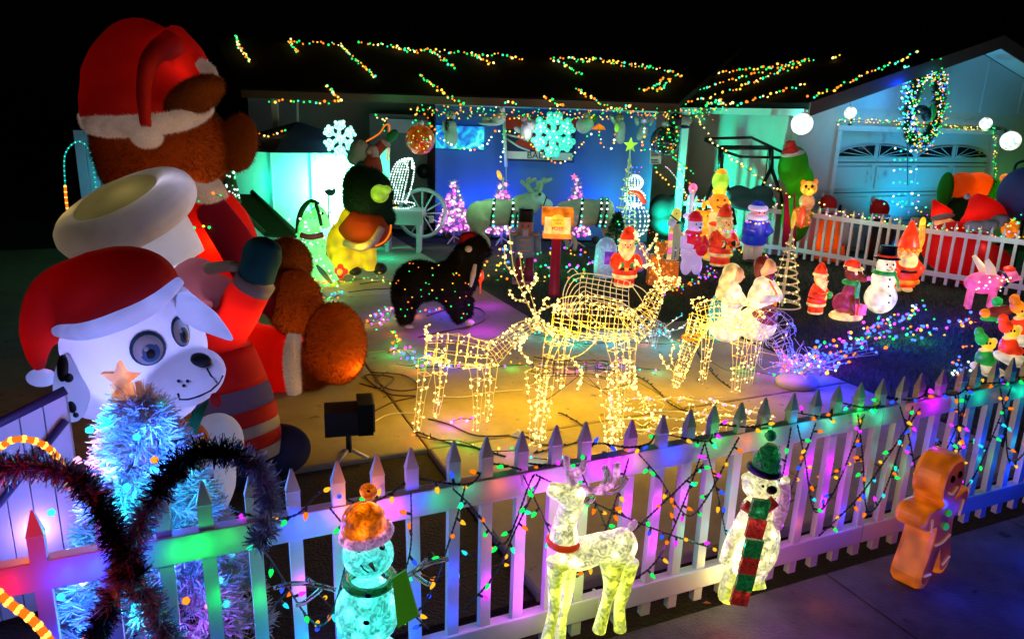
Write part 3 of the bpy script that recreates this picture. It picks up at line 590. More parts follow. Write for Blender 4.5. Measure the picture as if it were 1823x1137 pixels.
for f0, f1, mt, nm in bands:
    pr = [(rad(f0)*.97, f0*L)]+[(rad(f0+(f1-f0)*t/5)*(1+.012*math.sin(math.pi*t/5)), (f0+(f1-f0)*(t+.02)/5)*L) for t in range(6)]+[(rad(f1)*.96, f1*L)]
    MB().lathe(pr, a, 0, 28, q).build(nm, mt, S)
mb = MB(); E_(mb, 495, 800, 4.45, 62, 48, 60); E_(mb, 430, 850, 4.4, 70, 60, 60); remesh(mb.build('trousers', NAV, S), .025)
lamp(P(410, 690, Y), (1, .42, .3), 17, .08, S); lamp(P(430, 560, 4.33), (1, .3, .15), 4, .04, S)
lamp(P(290, 450, Y), (.75, .75, 1), 2.6, .05, S); lamp(P(300, 345, Y), (.7, .65, 1), 1.6, .06, S); lamp(P(135, 405, Y), (.8, .55, .1), 1.2, .06, S); lamp(P(205, 420, Y), (.85, .45, .75), 1.2, .06, S); lamp(P(350, 520, Y), (1, .45, .8), 1.2, .05, S)  # tinted lamps added inside the hat to colour brim and crown

# ---- puppy
Y = 3.45
D = thing('inflatable_puppy', 'big white inflatable puppy with a long red santa hat and black ear spots', 'inflatable', (-1.75, 3.6, 0))
mb = MB(); E_(mb, 240, 615, Y, 128, 112, 100); E_(mb, 330, 672, Y-.12, 74, 54, 70, -20); E_(mb, 275, 700, Y-.05, 80, 52, 70, 10); E_(mb, 180, 680, Y, 80, 70, 70); E_(mb, 300, 560, Y+.02, 50, 60, 60); E_(mb, 372, 662, Y-.17, 28, 26, 28)
hd = remesh(mb.build('head', WHT, D), .016, 6)
mb = MB(); E_(mb, 205, 522, Y+.02, 112, 82, 100, -18); T_(mb, [(180, 510, 3.45), (110, 530, 3.4), (75, 580, 3.35), (66, 625, 3.33), (72, 660, 3.33)], 3.4, [70, 56, 38, 22, 9], 16); E_(mb, 130, 540, Y, 75, 70, 70)
remesh(mb.build('hat', RED, D), .02, 5)
mb = MB(); T_(mb, [(104, 588, 3.3), (150, 590, 3.17), (215, 570, 3.1), (275, 540, 3.12), (320, 500, 3.25)], 3.15, [13, 17, 18, 16, 9], 14); mb.build('hat_band', LVW, D)
mb = MB(); E_(mb, 74, 672, 3.33, 27, 17, 18); mb.build('pompom', LVW, D)
mb = MB(); E_(mb, 128, 690, 3.25, 34, 72, 22, 8); er = remesh(mb.build('ear', LVW, D), .015)
for x, y, rx, rz in ((112, 655, 12, 26), (122, 672, 9, 9), (108, 708, 5, 7), (128, 724, 8, 13), (118, 732, 7, 8), (135, 738, 5, 6)): patch(er, x, y, rx, rz, BLK, 'spot', D)
mb = MB(); T_(mb, [(325, 545, 3.45), (370, 572, 3.35), (413, 604, 3.3)], 3.35, [30, 22, 3], 12); mb.build('ear', LVW, D)
for x, y, rx, rz, t_ in ((263, 620, 31, 33, -8), (321, 590, 17, 29, -6)):
    patch(hd, x, y, rx, rz, M_eyet, 'eye', D, .002, t_); patch(hd, x+1, y+2, rx*.84, rz*.86, M_eyew, 'eye_white', D, .006, t_)
    patch(hd, x+4, y+6, rx*.55, rz*.58, M_eyeb if rx > 20 else M_eyet, 'iris', D, .010, t_); patch(hd, x+5, y+8, rx*.3, rz*.33, BLK, 'pupil', D, .014, t_); patch(hd, x-3, y, rx*.14, rz*.14, M_eyew, 'glint', D, .018)
mb = MB(); p, n_ = surf(hd, 358, 644); mb.ell(p+n_*.01, (.05, .03, .036), 0, 16, 10, roty(.3)); mb.build('nose', BLK, D)
mb = MB(); mb.tube([surf(hd, x, y)[0]+surf(hd, x, y)[1]*.002 for x, y in ((317, 700), (320, 710), (335, 710), (355, 704), (375, 694), (388, 682), (396, 668))], .005, 6); mb.tube([surf(hd, x, y)[0]+surf(hd, x, y)[1]*.002 for x, y in ((368, 655), (375, 668), (386, 680))], .004, 6); mb.build('mouth', pm('ink', (.02, .03, .08), .6, noise=0), D)
for x, y in ((318, 678), (334, 678), (327, 686)): patch(hd, x, y, 3, 3, BLK, 'freckle', D)
mb = MB(); E_(mb, 320, 850, 3.55, 105, 110, 90); E_(mb, 250, 900, 3.5, 80, 120, 80); E_(mb, 385, 790, 3.6, 50, 60, 60); remesh(mb.build('body', WHT, D), .025, 4)
mb = MB(); E_(mb, 325, 782, 3.38, 48, 36, 40); mb.build('vest', fabric('orange_nylon', (.6, .18, .03), .3), D)
mb = MB().plate(PP([(345, 730), (372, 712), (338, 800), (305, 812)], 3.18), (0, .01, 0)); mb.build('ribbon', fabric('green_ribbon', (.02, .3, .12), .3), D)
mb = MB(); E_(mb, 384, 712, 3.1, 11, 15, 6); mb.build('tag', RED, D)
mb = MB().box(P(348, 885, 3.3), (.15, .12, .2)); mb.build('gift_box', RED, D, smooth=False)
lamp(P(250, 640, Y), (.3, .36, 1), 16, .08, D);  lamp(P(395, 640, 2.9), (.2, .25, 1), .5, .05, D); lamp(P(180, 540, Y), (1, .08, .1), 10, .06, D); lamp(P(95, 600, 3.42), (1, .15, .35), 1.4, .03, D); lamp(P(310, 850, 3.55), (.5, .6, 1), 3, .06, D)
# ---- patio umbrella, slide
t = thing('patio_umbrella', 'dark blue patio umbrella behind the green lit panel fence', 'umbrella', P(520, 420, 13.4)); t.location.z = 0
MB().lathe([(1.35, P(0, 246, 13.2).z-.02), (.9, P(0, 228, 13.2).z), (.02, P(0, 200, 13.2).z)], (P(520, 0, 13.2).x, 13.2, 0), 0, 8).build('canopy', pm('navy_canvas', (.05, .09, .25), .8), t, smooth=False)
MB().tube([(P(520, 0, 13.2).x, 13.2, 0), (P(520, 0, 13.2).x, 13.2, 2.4)], .025, 8).build('pole', M_trim, t)
t = thing('slide', 'dim green plastic play slide leaning before the bright green fence', 'slide', P(470, 410, 11.5)); t.location.z = 0
mb = MB(); a, b = P(420, 345, 11.6), P(500, 420, 11.2)
MB().plate([a+Vector((-.25, 0, 0)), a+Vector((.25, 0, 0)), b+Vector((.25, 0, 0)), b+Vector((-.25, 0, 0))], (0, .02, -.03)).build('bed', pm('green_plastic', (.06, .22, .14), .5), t, smooth=False)
for s in (-.25, .25): MB().tube([a+Vector((s, 0, .04)), b+Vector((s, 0, .04))], .04, 8).build('side_rail', pm('green_plastic', (.06, .22, .14), .5), t)
t = thing('bead_tree', 'small cone tree of pale bead lights beside the giant bear shoulder', 'light tree', P(410, 360, 8.5)); t.location.z = 0
mb = MB(); rr = random.Random(4); pts = []
for k in range(90): f = rr.random(); an = rr.random()*6.28; pts.append(P(409+ (4+14*f)*math.cos(an), 292+62*f, 8.5+.1*math.sin(an)))
bulbs_on(t, pts, .011, 'WgW'); mb = MB(); T_(mb, [(409, 290, 8.5), (409, 360, 8.5)], 8.5, [4, 20], 12); mb.build('cone', pm('dark_green_plastic', (.01, .05, .02), .6), t)
MB().tube([(t.location.x, 8.5, 0), (t.location.x, 8.5, 1.2)], .02, 6).build('pole', BLK, t)
# ---- rope lights
def rope(label, pts, r, col, s, name='rope_light', beads=None):
    path = smooth_path(pts, 8); t = thing(name, label, 'rope light', path[0]); MB().tube(path, r, 8).build('tube', em('rope_'+col[0], col[1], s, sample=False), t)
    if beads: mb = MB(); [mb.ell(p, r*1.25, 0, 6, 4) for p in resample(path, beads)]; mb.build('bulbs', em('rope_bead_'+col[0], col[2], s*2.2), t, kind='stuff')
    return t
OR = ('orange', (1, .2, .01), (1, .5, .08)); TQ = ('turquoise', (0, .25, .22), (.1, 1, .8)); 
t = rope('orange rope light arching over the tinsel at the left edge', [P(-20, 812, 2.2), P(25, 782, 2.2), P(75, 790, 2.25), P(110, 825, 2.3), P(124, 870, 2.3)], .011, OR, 1.1, beads=.035); lamp(P(20, 830, 2.25), LC['o'], 1.6, .03, t)
t = rope('orange rope light sagging across the lower left corner of the near fence', [P(-20, 1040, 1.75), P(20, 1075, 1.75), P(60, 1105, 1.75), P(105, 1160, 1.75)], .012, OR, 1.1, beads=.035); lamp(P(30, 1060, 1.65), LC['r'], 1.1, .03, t); lamp(P(-25, 1000, 1.8), LC['r'], .8, .03, t)
rope('turquoise rope light bent into a tall arch far left beside the bear', [P(116, 330, 7.0), P(116, 275, 7.0), P(140, 252, 7.0), P(162, 275, 7.0), P(172, 345, 7.0)], .006, TQ, 1, beads=.045)
rope('turquoise rope light hanging just left of the bear and the far white panel', [P(178, 280, 7.0), P(186, 310, 7.0), P(184, 340, 7.0)], .006, TQ, 1, beads=.045)
rope('short orange rope light continuing down under the turquoise arch', [P(116, 332, 6.9), P(120, 372, 6.9), P(136, 450, 6.9)], .012, OR, 1, beads=.05)
lamp(P(165, 320, 7.1), LC["c"], 3, .05)
# ================================================================== WHITE TINSEL TREE BEHIND THE FENCE
def needles(name, centers, dirs, n_each, ln, wd, spread, mat, parent, seed=1, curl=.0):
    rg = np.random.default_rng(seed); C = np.repeat(np.array(centers), n_each, 0); Dm = np.repeat(np.array(dirs), n_each, 0); n = len(C)
    d = Dm+rg.normal(0, spread, (n, 3)); d /= np.linalg.norm(d, axis=1)[:, None]+1e-9; L = ln*rg.uniform(.6, 1.2, n)[:, None]
    s = np.cross(d, rg.normal(0, 1, (n, 3))); s /= np.linalg.norm(s, axis=1)[:, None]+1e-9; V = np.zeros((n, 4, 3))
    st = C+rg.normal(0, .006, (n, 3)); V[:, 0] = st-s*wd; V[:, 1] = st+s*wd; e = st+d*L; V[:, 2] = e+s*wd*.7; V[:, 3] = e-s*wd*.7
    V -= np.array(parent.location)
    me = bpy.data.meshes.new(name); me.vertices.add(n*4); me.vertices.foreach_set('co', V.reshape(-1)); me.loops.add(n*4); me.loops.foreach_set('vertex_index', np.arange(n*4)); me.polygons.add(n)
    me.polygons.foreach_set('loop_start', np.arange(n)*4); me.polygons.foreach_set('loop_total', np.full(n, 4)); me.update(calc_edges=True); me.materials.append(mat)
    o = bpy.data.objects.new(name, me); COL.objects.link(o); o.parent = parent; return o
M_need = pm('white_pvc_needle', (.8, .82, .85), .35, noise=0); M_need2 = pm('frosted_needle', (.55, .62, .7), .5, noise=0)
WT = thing('white_tree', 'white artificial tree with blue and pink bulbs and a glowing star behind the near fence', 'christmas tree', (-1.46, 2.72, 0))
cs, ds, lp = [], [], []; rr = random.Random(5)
for k in range(330):
    z = .12+1.06*(1-math.sqrt(rr.random()*.96)) if k % 3 else .12+1.1*rr.random(); an = rr.random()*6.283; R = (.05+(1.28-z)*.30)
    for f in (.45, .75, 1.0):
        cs.append((-1.46+R*f*math.cos(an), 2.72+R*f*math.sin(an)*.95, z-.05*f)); ds.append((math.cos(an)*.9, math.sin(an)*.9, .25))
    if k % 6 == 0: lp.append(Vector((-1.46+R*1.05*math.cos(an), 2.72+R*1.0*math.sin(an), z-.02)))
for k in range(26): z = 1.0+.16*rr.random(); an = rr.random()*6.283; cs.append((-1.46+.03*math.cos(an), 2.72+.03*math.sin(an), z)); ds.append((math.cos(an)*.7, math.sin(an)*.7, .6))
o = needles('needles', cs, ds, 36, .075, .0022, .42, M_need, WT, 2); o['kind'] = 'stuff'
MB().tube([(-1.46, 2.72, 0), (-1.46, 2.72, 1.24)], .012, 6).build('trunk', M_trim, WT)
sc_ = P(213, 677, 2.7); mb = MB(); pts = [sc_+Vector((math.sin(k*math.pi/5)*(.078 if k % 2 == 0 else .034), 0, math.cos(k*math.pi/5)*(.078 if k % 2 == 0 else .034))) for k in range(10)]
M_star = pm('amber_acrylic_star', (.9, .55, .4), .15, emit=(1, .35, .18), es=.5, eno=18, coat=.5, sample=False)
mb.plate(pts[::-1], (0, .03, 0)); mb.build('star', M_star, WT, smooth=False); mb = MB(); E_(mb, 216, 712, 2.7, 17, 20); mb.build('star_base', M_star, WT)
bulbs_on(WT, lp, .014, 'ccbcpWbc', seed=9)
for x, z, c in ((-.12, 1.1, 'c'), (.06, 1.08, 'c'), (.13, 1.0, 'o'), (-.16, .99, 'p'), (-.1, .93, 'p'), (.03, .9, 'c'), (.17, .86, 'b'), (-.25, .8, 'c'), (.0, .78, 'c'), (-.05, .7, 'b'), (.22, .7, 'p'), (-.27, .62, 'p'), (.1, .6, 'c'), (.27, .5, 'o'), (-.2, .5, 'c'), (0, .45, 'p'), (.15, .4, 'c'), (-.1, .35, 'o')):
    MB().bulb((-1.46+x, 2.72-(.075+(1.28-z)*.30)-.03, z), .016, 0, (0, -1, .2)).build('bulb', bm(c), WT)
pts = [(-.1, 1.12, 'c'), (.1, 1.08, 'b'), (.14, .98, 'b'), (-.17, .98, 'p'), (-.05, .95, 'b'), (.05, .85, 'c'), (-.22, .8, 'b'), (.2, .8, 'c'), (-.28, .6, 'c'), (0, .65, 'b'), (.26, .62, 'b'), (-.2, .45, 'b'), (.1, .45, 'c'), (.3, .4, 'm'), (-.1, .3, 'b')]
for x, z, c in pts: lamp((-1.46+x, 2.72-(.08+(1.28-z)*.29), z), {'c': (.0, .6, 1), 'b': (.02, .12, 1), 'p': (1, .2, .6), 'm': (.5, .05, 1)}[c], {'c': 1.8, 'b': 4.5, 'p': 2.0, 'm': 2.4}[c], .012, WT)
lamp((-1.5, 2.95, .7), (.1, .25, 1), 3.0, .05, WT); lamp((-2.05, 2.85, .45), (.4, .2, 1), 2.4, .05, WT)
lamp((-1.40, 2.72, 1.35), (1, .4, .3), .25, .02, WT)
# ---- tinsel canes
M_tin = pm('dark_foil', (.006, .01, .035), .35, metal=.3, noise=.3, scale=60); M_tin2 = pm('silver_foil', (.45, .6, .95), .35, metal=.1, noise=0)
def tinsel(label, pts, r, dens=1):
    path = resample(smooth_path(pts, 8), .006); t = thing('tinsel_cane', label, 'candy cane', path[0]); MB().tube(path[::4], .008, 6).build('stem', WWIRE, t)
    rg = random.Random(len(path)); A, Bc, dA, dB = [], [], [], []
    for i, p in enumerate(path[:-1]):
        d = (path[i+1]-p).normalized(); o_ = d.orthogonal()
        for k in range(2):
            v = (Matrix.Rotation(rg.random()*6.283, 3, d) @ o_).normalized()
            sil = math.sin(i*.055+(rg.random()-.5)*1.2) > -.1
            (Bc if sil else A).append(p); (dB if sil else dA).append(v)
    o = needles('tinsel', A, dA, 17, r, .0020, .45, M_tin, t, 3); o['kind'] = 'stuff'
    if Bc: o = needles('silver_tinsel', Bc, dB, 13, r, .0022, .45, M_tin2, t, 4); o['kind'] = 'stuff'
    return t
tinsel('dark tinsel candy cane curling left across the near fence by the orange rope light', [P(-30, 838, 2.0), P(60, 830, 1.98), P(130, 850, 1.97), P(180, 900, 1.97), P(215, 980, 1.97), P(262, 1060, 1.97), P(310, 1150, 1.97)], .048)
tinsel('dark and silver tinsel candy cane hooking right over the near fence beside the white tree', [P(462, 965, 2.15), P(480, 905, 2.15), P(465, 840, 2.14), P(400, 805, 2.1), P(330, 815, 2.07), P(285, 870, 2.05), P(245, 950, 2.0), P(205, 1050, 1.97), P(165, 1150, 1.95)], .048)
# ================================================================== ACRYLIC FIGURES IN FRONT OF THE NEAR FENCE
def acry(name, col, s, base=(.8, .85, .9), hot=.25):
    m = pm(name, base, .08, noise=0, bump=.9, bscale=38, coat=.6, sample=False); t = m.node_tree; b = t.nodes['Principled BSDF']; tc = t.nodes['Texture Coordinate']
    v = t.nodes.new('ShaderNodeTexVoronoi'); v.inputs['Scale'].default_value = 16; t.links.new(tc.outputs['Object'], v.inputs['Vector'])
    r = t.nodes.new('ShaderNodeMapRange'); r.inputs[1].default_value = 0; r.inputs[2].default_value = .45; r.inputs[3].default_value = s*2.4; r.inputs[4].default_value = s*.42; t.links.new(v.outputs['Distance'], r.inputs[0])
    w_ = t.nodes.new('ShaderNodeTexNoise'); w_.inputs['Scale'].default_value = 30; w_.inputs['Distortion'].default_value = 2.5; t.links.new(tc.outputs['Object'], w_.inputs[0])
    r2 = t.nodes.new('ShaderNodeMapRange'); r2.inputs[1].default_value = .35; r2.inputs[2].default_value = .65; r2.inputs[3].default_value = .35; r2.inputs[4].default_value = 1.4; t.links.new(w_.outputs[0], r2.inputs[0])
    mu = t.nodes.new('ShaderNodeMath'); mu.operation = 'MULTIPLY'; t.links.new(r.outputs[0], mu.inputs[0]); t.links.new(r2.outputs[0], mu.inputs[1]); t.links.new(mu.outputs[0], b.inputs['Emission Strength'])
    b.inputs['Emission Color'].default_value = (*col, 1); return m
A_cy = acry('cyan_lit_acrylic', (.07, 1, .85), 2.1); A_wh = acry('warm_lit_acrylic', (1, .95, .38), 1.9); A_yl = acry('yellow_lit_acrylic', (.8, .9, .04), 1.7); A_or = acry('orange_lit_acrylic', (1, .17, .0), 1.2, (.8, .2, .05))
A_gr = acry('green_lit_acrylic', (.02, .5, .12), .25, (.02, .25, .06)); A_rd = acry('red_lit_mesh', (1, .05, .03), .3, (.6, .03, .03)); A_pk = acry('pink_lit_acrylic', (1, .35, .8), .75)
GL = pm('clear_acrylic', (.9, .92, .95), .05, noise=0, trans=.92)
Y = 2.22
t = thing('acrylic_snowman', 'cyan glowing acrylic snowman with an orange cap and twig arms before the near fence', 'snowman', P(650, 1130, Y)); t.location.z = .02
mb = MB(); E_(mb, 655, 985, Y, 52, 46); b_ = remesh(mb.build('head', A_cy, t), .008)
mb = MB(); E_(mb, 655, 1085, Y, 66, 70); mb.build('body', A_cy, t); mb = MB(); E_(mb, 652, 1190, Y, 82, 75); mb.build('base', A_cy, t)
mb = MB(); E_(mb, 648, 925, Y, 44, 36); mb.lathe([(px(48, Y), 0), (px(46, Y), .03), (px(34, Y), .07), (px(18, Y), .1)], P(648, 944, Y)); remesh(mb.build('cap', A_or, t), .008)
mb = MB(); mb.torus(P(652, 948, Y), px(46, Y), px(11, Y), 0, 24, 8, roty(-.12)); mb.build('cap_brim', A_pk, t)
mb = MB(); mb.torus(P(656, 874, Y), px(11, Y), px(7, Y), 0, 18, 8, rotx(math.pi/2)); mb.build('pompom', A_or, t)
mb = MB(); mb.torus(P(658, 1030, Y), px(47, Y), px(10, Y), 0, 24, 8); mb.build('scarf', A_gr, t)
MB().plate(PP([(698, 1030), (722, 1015), (745, 1095), (708, 1118)], Y-.06), (0, .012, 0)).build('scarf_tail', pm('green_felt', (.06, .35, .02), .8, emit=(.15, .7, .02), es=.12, sample=False), t, smooth=False)
for pts in ([(598, 1050), (560, 1040), (520, 1038), (488, 1046)], [(560, 1040), (545, 1028)], [(575, 1044), (545, 1070), (528, 1076)], [(715, 1032), (742, 1014), (765, 1002), (798, 994)], [(742, 1014), (770, 985)], [(735, 1020), (760, 1038), (765, 1036)]):
    mb = MB(); T_(mb, pts, Y-.03, 5, 8); mb.build('arm', GL, t)
for x, y in ((640, 977), (680, 973)): patch(b_, x, y, 7, 7, BLK, 'eye', t, .002); patch(b_, x, y, 4, 4, M_eyew, 'eye_white', t, .006)
MB().tube([surf(b_, 660, 1003)[0], surf(b_, 660, 1003)[0]+Vector((.02, -.03, -.008))], [.009, .002], 8).build('nose', pm('brown_carrot', (.2, .1, .03), .5), t)
MB().tube([surf(b_, x, y)[0]+Vector((0, -.002, 0)) for x, y in ((642, 1004), (648, 1012), (656, 1018))], .0025, 5).build('mouth', BLK, t)
for x, y in ((655, 1060), (652, 1108)): mb = MB(); E_(mb, x, y, Y-.11, 7, 6, 3); mb.build('button', pm('navy_button', (.01, .02, .15), .3), t)
lamp(P(640, 1010, Y-.25), LC['c'], .12, .04, t); lamp(P(655, 900, Y+.14), LC['o'], .5, .02, t); lamp(P(600, 1120, Y+.1), LC['c'], 1.0, .03, t)
# acrylic deer
Y = 2.66
t = thing('acrylic_deer', 'clear acrylic deer glowing yellow with a red collar standing before the near fence', 'deer', P(1045, 1110, Y)); t.location.z = 0
mb = MB(); T_(mb, [(975, 868), (998, 876), (1025, 882), (1038, 886)], Y, [13, 20, 27, 18]); T_(mb, [(1022, 890), (1006, 930), (1004, 968)], Y, [24, 24, 34]); remesh(mb.build('head', A_wh, t), .008)
mb = MB(); T_(mb, [(1002, 975), (1030, 985), (1075, 972), (1112, 968)], Y, [36, 35, 30, 32]); E_(mb, 1108, 970, Y, 30, 36); remesh(mb.build('body', A_wh, t), .009)
for pts, rr_ in (([(995, 1000, Y-.05), (988, 1040, Y-.05), (985, 1090, Y-.05), (972, 1145, Y-.05)], [26, 15, 11, 14]), ([(1010, 1005, Y+.05), (1008, 1050, Y+.05), (1000, 1100, Y+.05), (996, 1150, Y+.05)], [22, 15, 11, 13]), ([(1090, 1000, Y-.05), (1088, 1040, Y-.05), (1080, 1070, Y-.05), (1066, 1122, Y-.05)], [28, 16, 11, 14]), ([(1114, 1000, Y+.05), (1112, 1040, Y+.05), (1103, 1080, Y+.05), (1104, 1120, Y+.05)], [28, 16, 12, 14])):
    mb = MB(); T_(mb, pts, Y, rr_, 12); mb.build('leg', A_yl, t)
mb = MB(); mb.torus(P(1004, 963, Y), px(29, Y), px(8, Y), 0, 22, 8, roty(.05)); mb.build('collar', pm('red_satin', (.6, .03, .01), .3, emit=(1, .08, .01), es=.35, sample=False), t)
for pts in ([(1020, 862), (1010, 835), (1008, 812)], [(1015, 850), (1035, 835), (1040, 820)], [(1030, 868), (1070, 872), (1095, 850), (1098, 825)], [(1070, 872), (1082, 850), (1076, 830)], [(1055, 872), (1095, 872), (1115, 848)]):
    mb = MB(); T_(mb, pts, Y, [9]+[8]*(len(pts)-2)+[6], 8); mb.build('antler', A_pk if pts[0][0] < 1040 else GL, t)
mb = MB(); E_(mb, 1050, 888, Y-.04, 9, 14, 4, 40); mb.build('ear', GL, t)
mb = MB(); E_(mb, 1126, 935, Y, 8, 14, 8, 30); mb.build('tail', A_pk, t); patch(t.children[0], 996, 872, 4, 4, BLK, 'eye', t)
lamp(P(1050, 960, Y-.3), (1, .8, .3), .08, .04, t); lamp(P(1040, 1070, Y), (.8, 1, .15), .9, .05, t)
# acrylic bear
Y = 2.98
t = thing('acrylic_bear', 'clear acrylic bear cub in a green cap and red and green scarf', 'bear', P(1320, 1060, Y)); t.location.z = 0
mb = MB(); E_(mb, 1352, 862, Y, 33, 31); E_(mb, 1374, 874, Y-.06, 16, 13); E_(mb, 1328, 850, Y, 10, 11, 5); E_(mb, 1398, 855, Y, 10, 11, 5); hb = remesh(mb.build('head', A_wh, t), .007)
mb = MB(); E_(mb, 1345, 960, Y, 44, 75); E_(mb, 1350, 910, Y, 34, 34); E_(mb, 1330, 1000, Y, 44, 45); remesh(mb.build('body', A_wh, t), .009)
mb = MB(); T_(mb, [(1378, 935), (1392, 900), (1396, 862)], Y-.05, [16, 14, 12]); mb.build('arm', A_pk, t); mb = MB(); T_(mb, [(1320, 930), (1300, 970), (1290, 1000)], Y-.05, [15, 13, 12]); mb.build('arm', A_wh, t)
mb = MB(); T_(mb, [(1320, 1000, Y), (1300, 1040, Y-.05), (1298, 1062, Y-.05)], Y, [24, 20, 22]); mb.build('leg', A_yl, t); mb = MB(); T_(mb, [(1345, 990, Y), (1345, 1030, Y-.03), (1348, 1048, Y-.05)], Y, [24, 18, 18]); mb.build('leg', A_yl, t)
mb = MB(); mb.lathe([(px(28, Y), 0), (px(28, Y), .03), (px(21, Y), .08), (px(10, Y), .115)], P(1362, 833, Y), 0, 20, roty(.15)); mb.build('cap', A_gr, t)
mb = MB(); mb.torus(P(1360, 836, Y), px(27, Y), px(7, Y), 0, 20, 8, roty(.15)); mb.build('cap_brim', pm('violet_brim', (.1, .02, .3), .4), t); mb = MB(); E_(mb, 1372, 775, Y, 11, 11); mb.build('pompom', A_gr, t)
for k, (x, y) in enumerate(((1352, 905), (1345, 940), (1340, 975), (1333, 1005), (1326, 1035), (1318, 1060))):
    m_ = A_gr if k % 2 == 0 else A_rd; MB().box(P(x, y, Y-.19+.012*k*0), (.075, .02, .085), 0, roty(.12)).build('scarf_panel', m_, t, smooth=False)
mb = MB(); T_(mb, [(1325, 898), (1350, 910), (1380, 890)], Y-.13, 12, 8); mb.build('scarf', A_rd, t)
p, n_ = surf(hb, 1374, 872); MB().ell(p, (.024, .016, .02), 0, 12, 8).build('nose', BLK, t); patch(hb, 1358, 865, 3, 3, BLK, 'eye', t)
lamp(P(1340, 960, Y-.3), (1, .8, .4), .08, .04, t); lamp(P(1300, 1030, Y+.12), (1, .9, .2), .8, .04, t)
# gingerbread man
t = thing('gingerbread_man', 'orange glowing plastic gingerbread man standing before the right part of the near fence', 'gingerbread man', P(1640, 985, 3.45), rz=.68, s=.97); t.location.z = 0
hf = [(0, .745), (.06, .735), (.11, .69), (.13, .62), (.115, .55), (.07, .505), (.08, .485), (.14, .49), (.22, .50), (.265, .47), (.27, .42), (.235, .385), (.16, .38), (.115, .36), (.12, .28), (.15, .18), (.19, .09), (.185, .03), (.12, .0), (.06, .03), (.03, .12), (0, .19)]
ol = smooth_path([Vector((x, 0, z)) for x, z in hf], 3); ol = ol+[Vector((-p.x, 0, p.z)) for p in ol[-2:0:-1]]
M_gb = pm('gingerbread_plastic', (.5, .12, .02), .35, emit=(1, .2, .003), es=.3, eno=10, coat=.3, sample=False); M_gf = pm('gingerbread_face_plastic', (.3, .06, .02), .3, emit=(1, .10, .01), es=.10, eno=7, coat=.5, sample=False)
mb = MB(); N_ = len(ol); rings = []
for sc_2, yy in ((.9, -.085), (.97, -.08), (1.0, -.06), (1.0, .05), (.95, .07)): rings.append([(p.x*sc_2, yy, .37+(p.z-.37)*sc_2) for p in ol])
vv = [q for r in rings for q in r]; ff = [(a*N_+i, a*N_+(i+1) % N_, (a+1)*N_+(i+1) % N_, (a+1)*N_+i) for a in range(4) for i in range(N_)]
mb.add(vv, [f[::-1] for f in ff], 0); mb.add(rings[0], [tuple(range(N_))], 1); mb.add(rings[4], [tuple(range(N_-1, -1, -1))], 0); gb = mb.build('body', [M_gb, M_gf], t, local=True, smooth=False)
ic = pm('icing_plastic', (.8, .6, .4), .4, emit=(1, .5, .15), es=.2, noise=0, sample=False)
for pts in ([(-.10, -.092, .26), (0, -.105, .245), (.10, -.092, .26)], [(-.22, -.075, .45), (-.2, -.078, .37)], [(.2, -.075, .44), (.18, -.078, .35)], [(-.17, -.075, .1), (-.08, -.08, .08)], [(.08, -.08, .08), (.17, -.075, .1)], [(-.06, -.088, .555), (0, -.094, .53), (.06, -.088, .555)]):
    MB().tube([Vector((p.x*.92, -.088, p.z)) for p in smooth_path(pts)], .006, 6).build('icing', ic, t, local=True)
for x in (-.045, .045): MB().ell((x, -.09, .63), (.016, .01, .02), 0, 10, 8).build('eye', pm('matt_black', (.01, .006, .005), .95, noise=0, spec=.1), t, local=True)
for z in (.42, .34): MB().ell((0, -.09, z), (.02, .014, .02), 0, 10, 8).build('button', pm('green_button', (.02, .4, .1), .3, emit=(.02, .6, .15), es=.4), t, local=True)
lamp(P(1590, 860, 3.3), (1, .3, .0), .2, .03); lamp(P(1640, 1000, 3.15), LC['b'], .6, .05)  # orange lamp added at the figure's left side, no bulb there
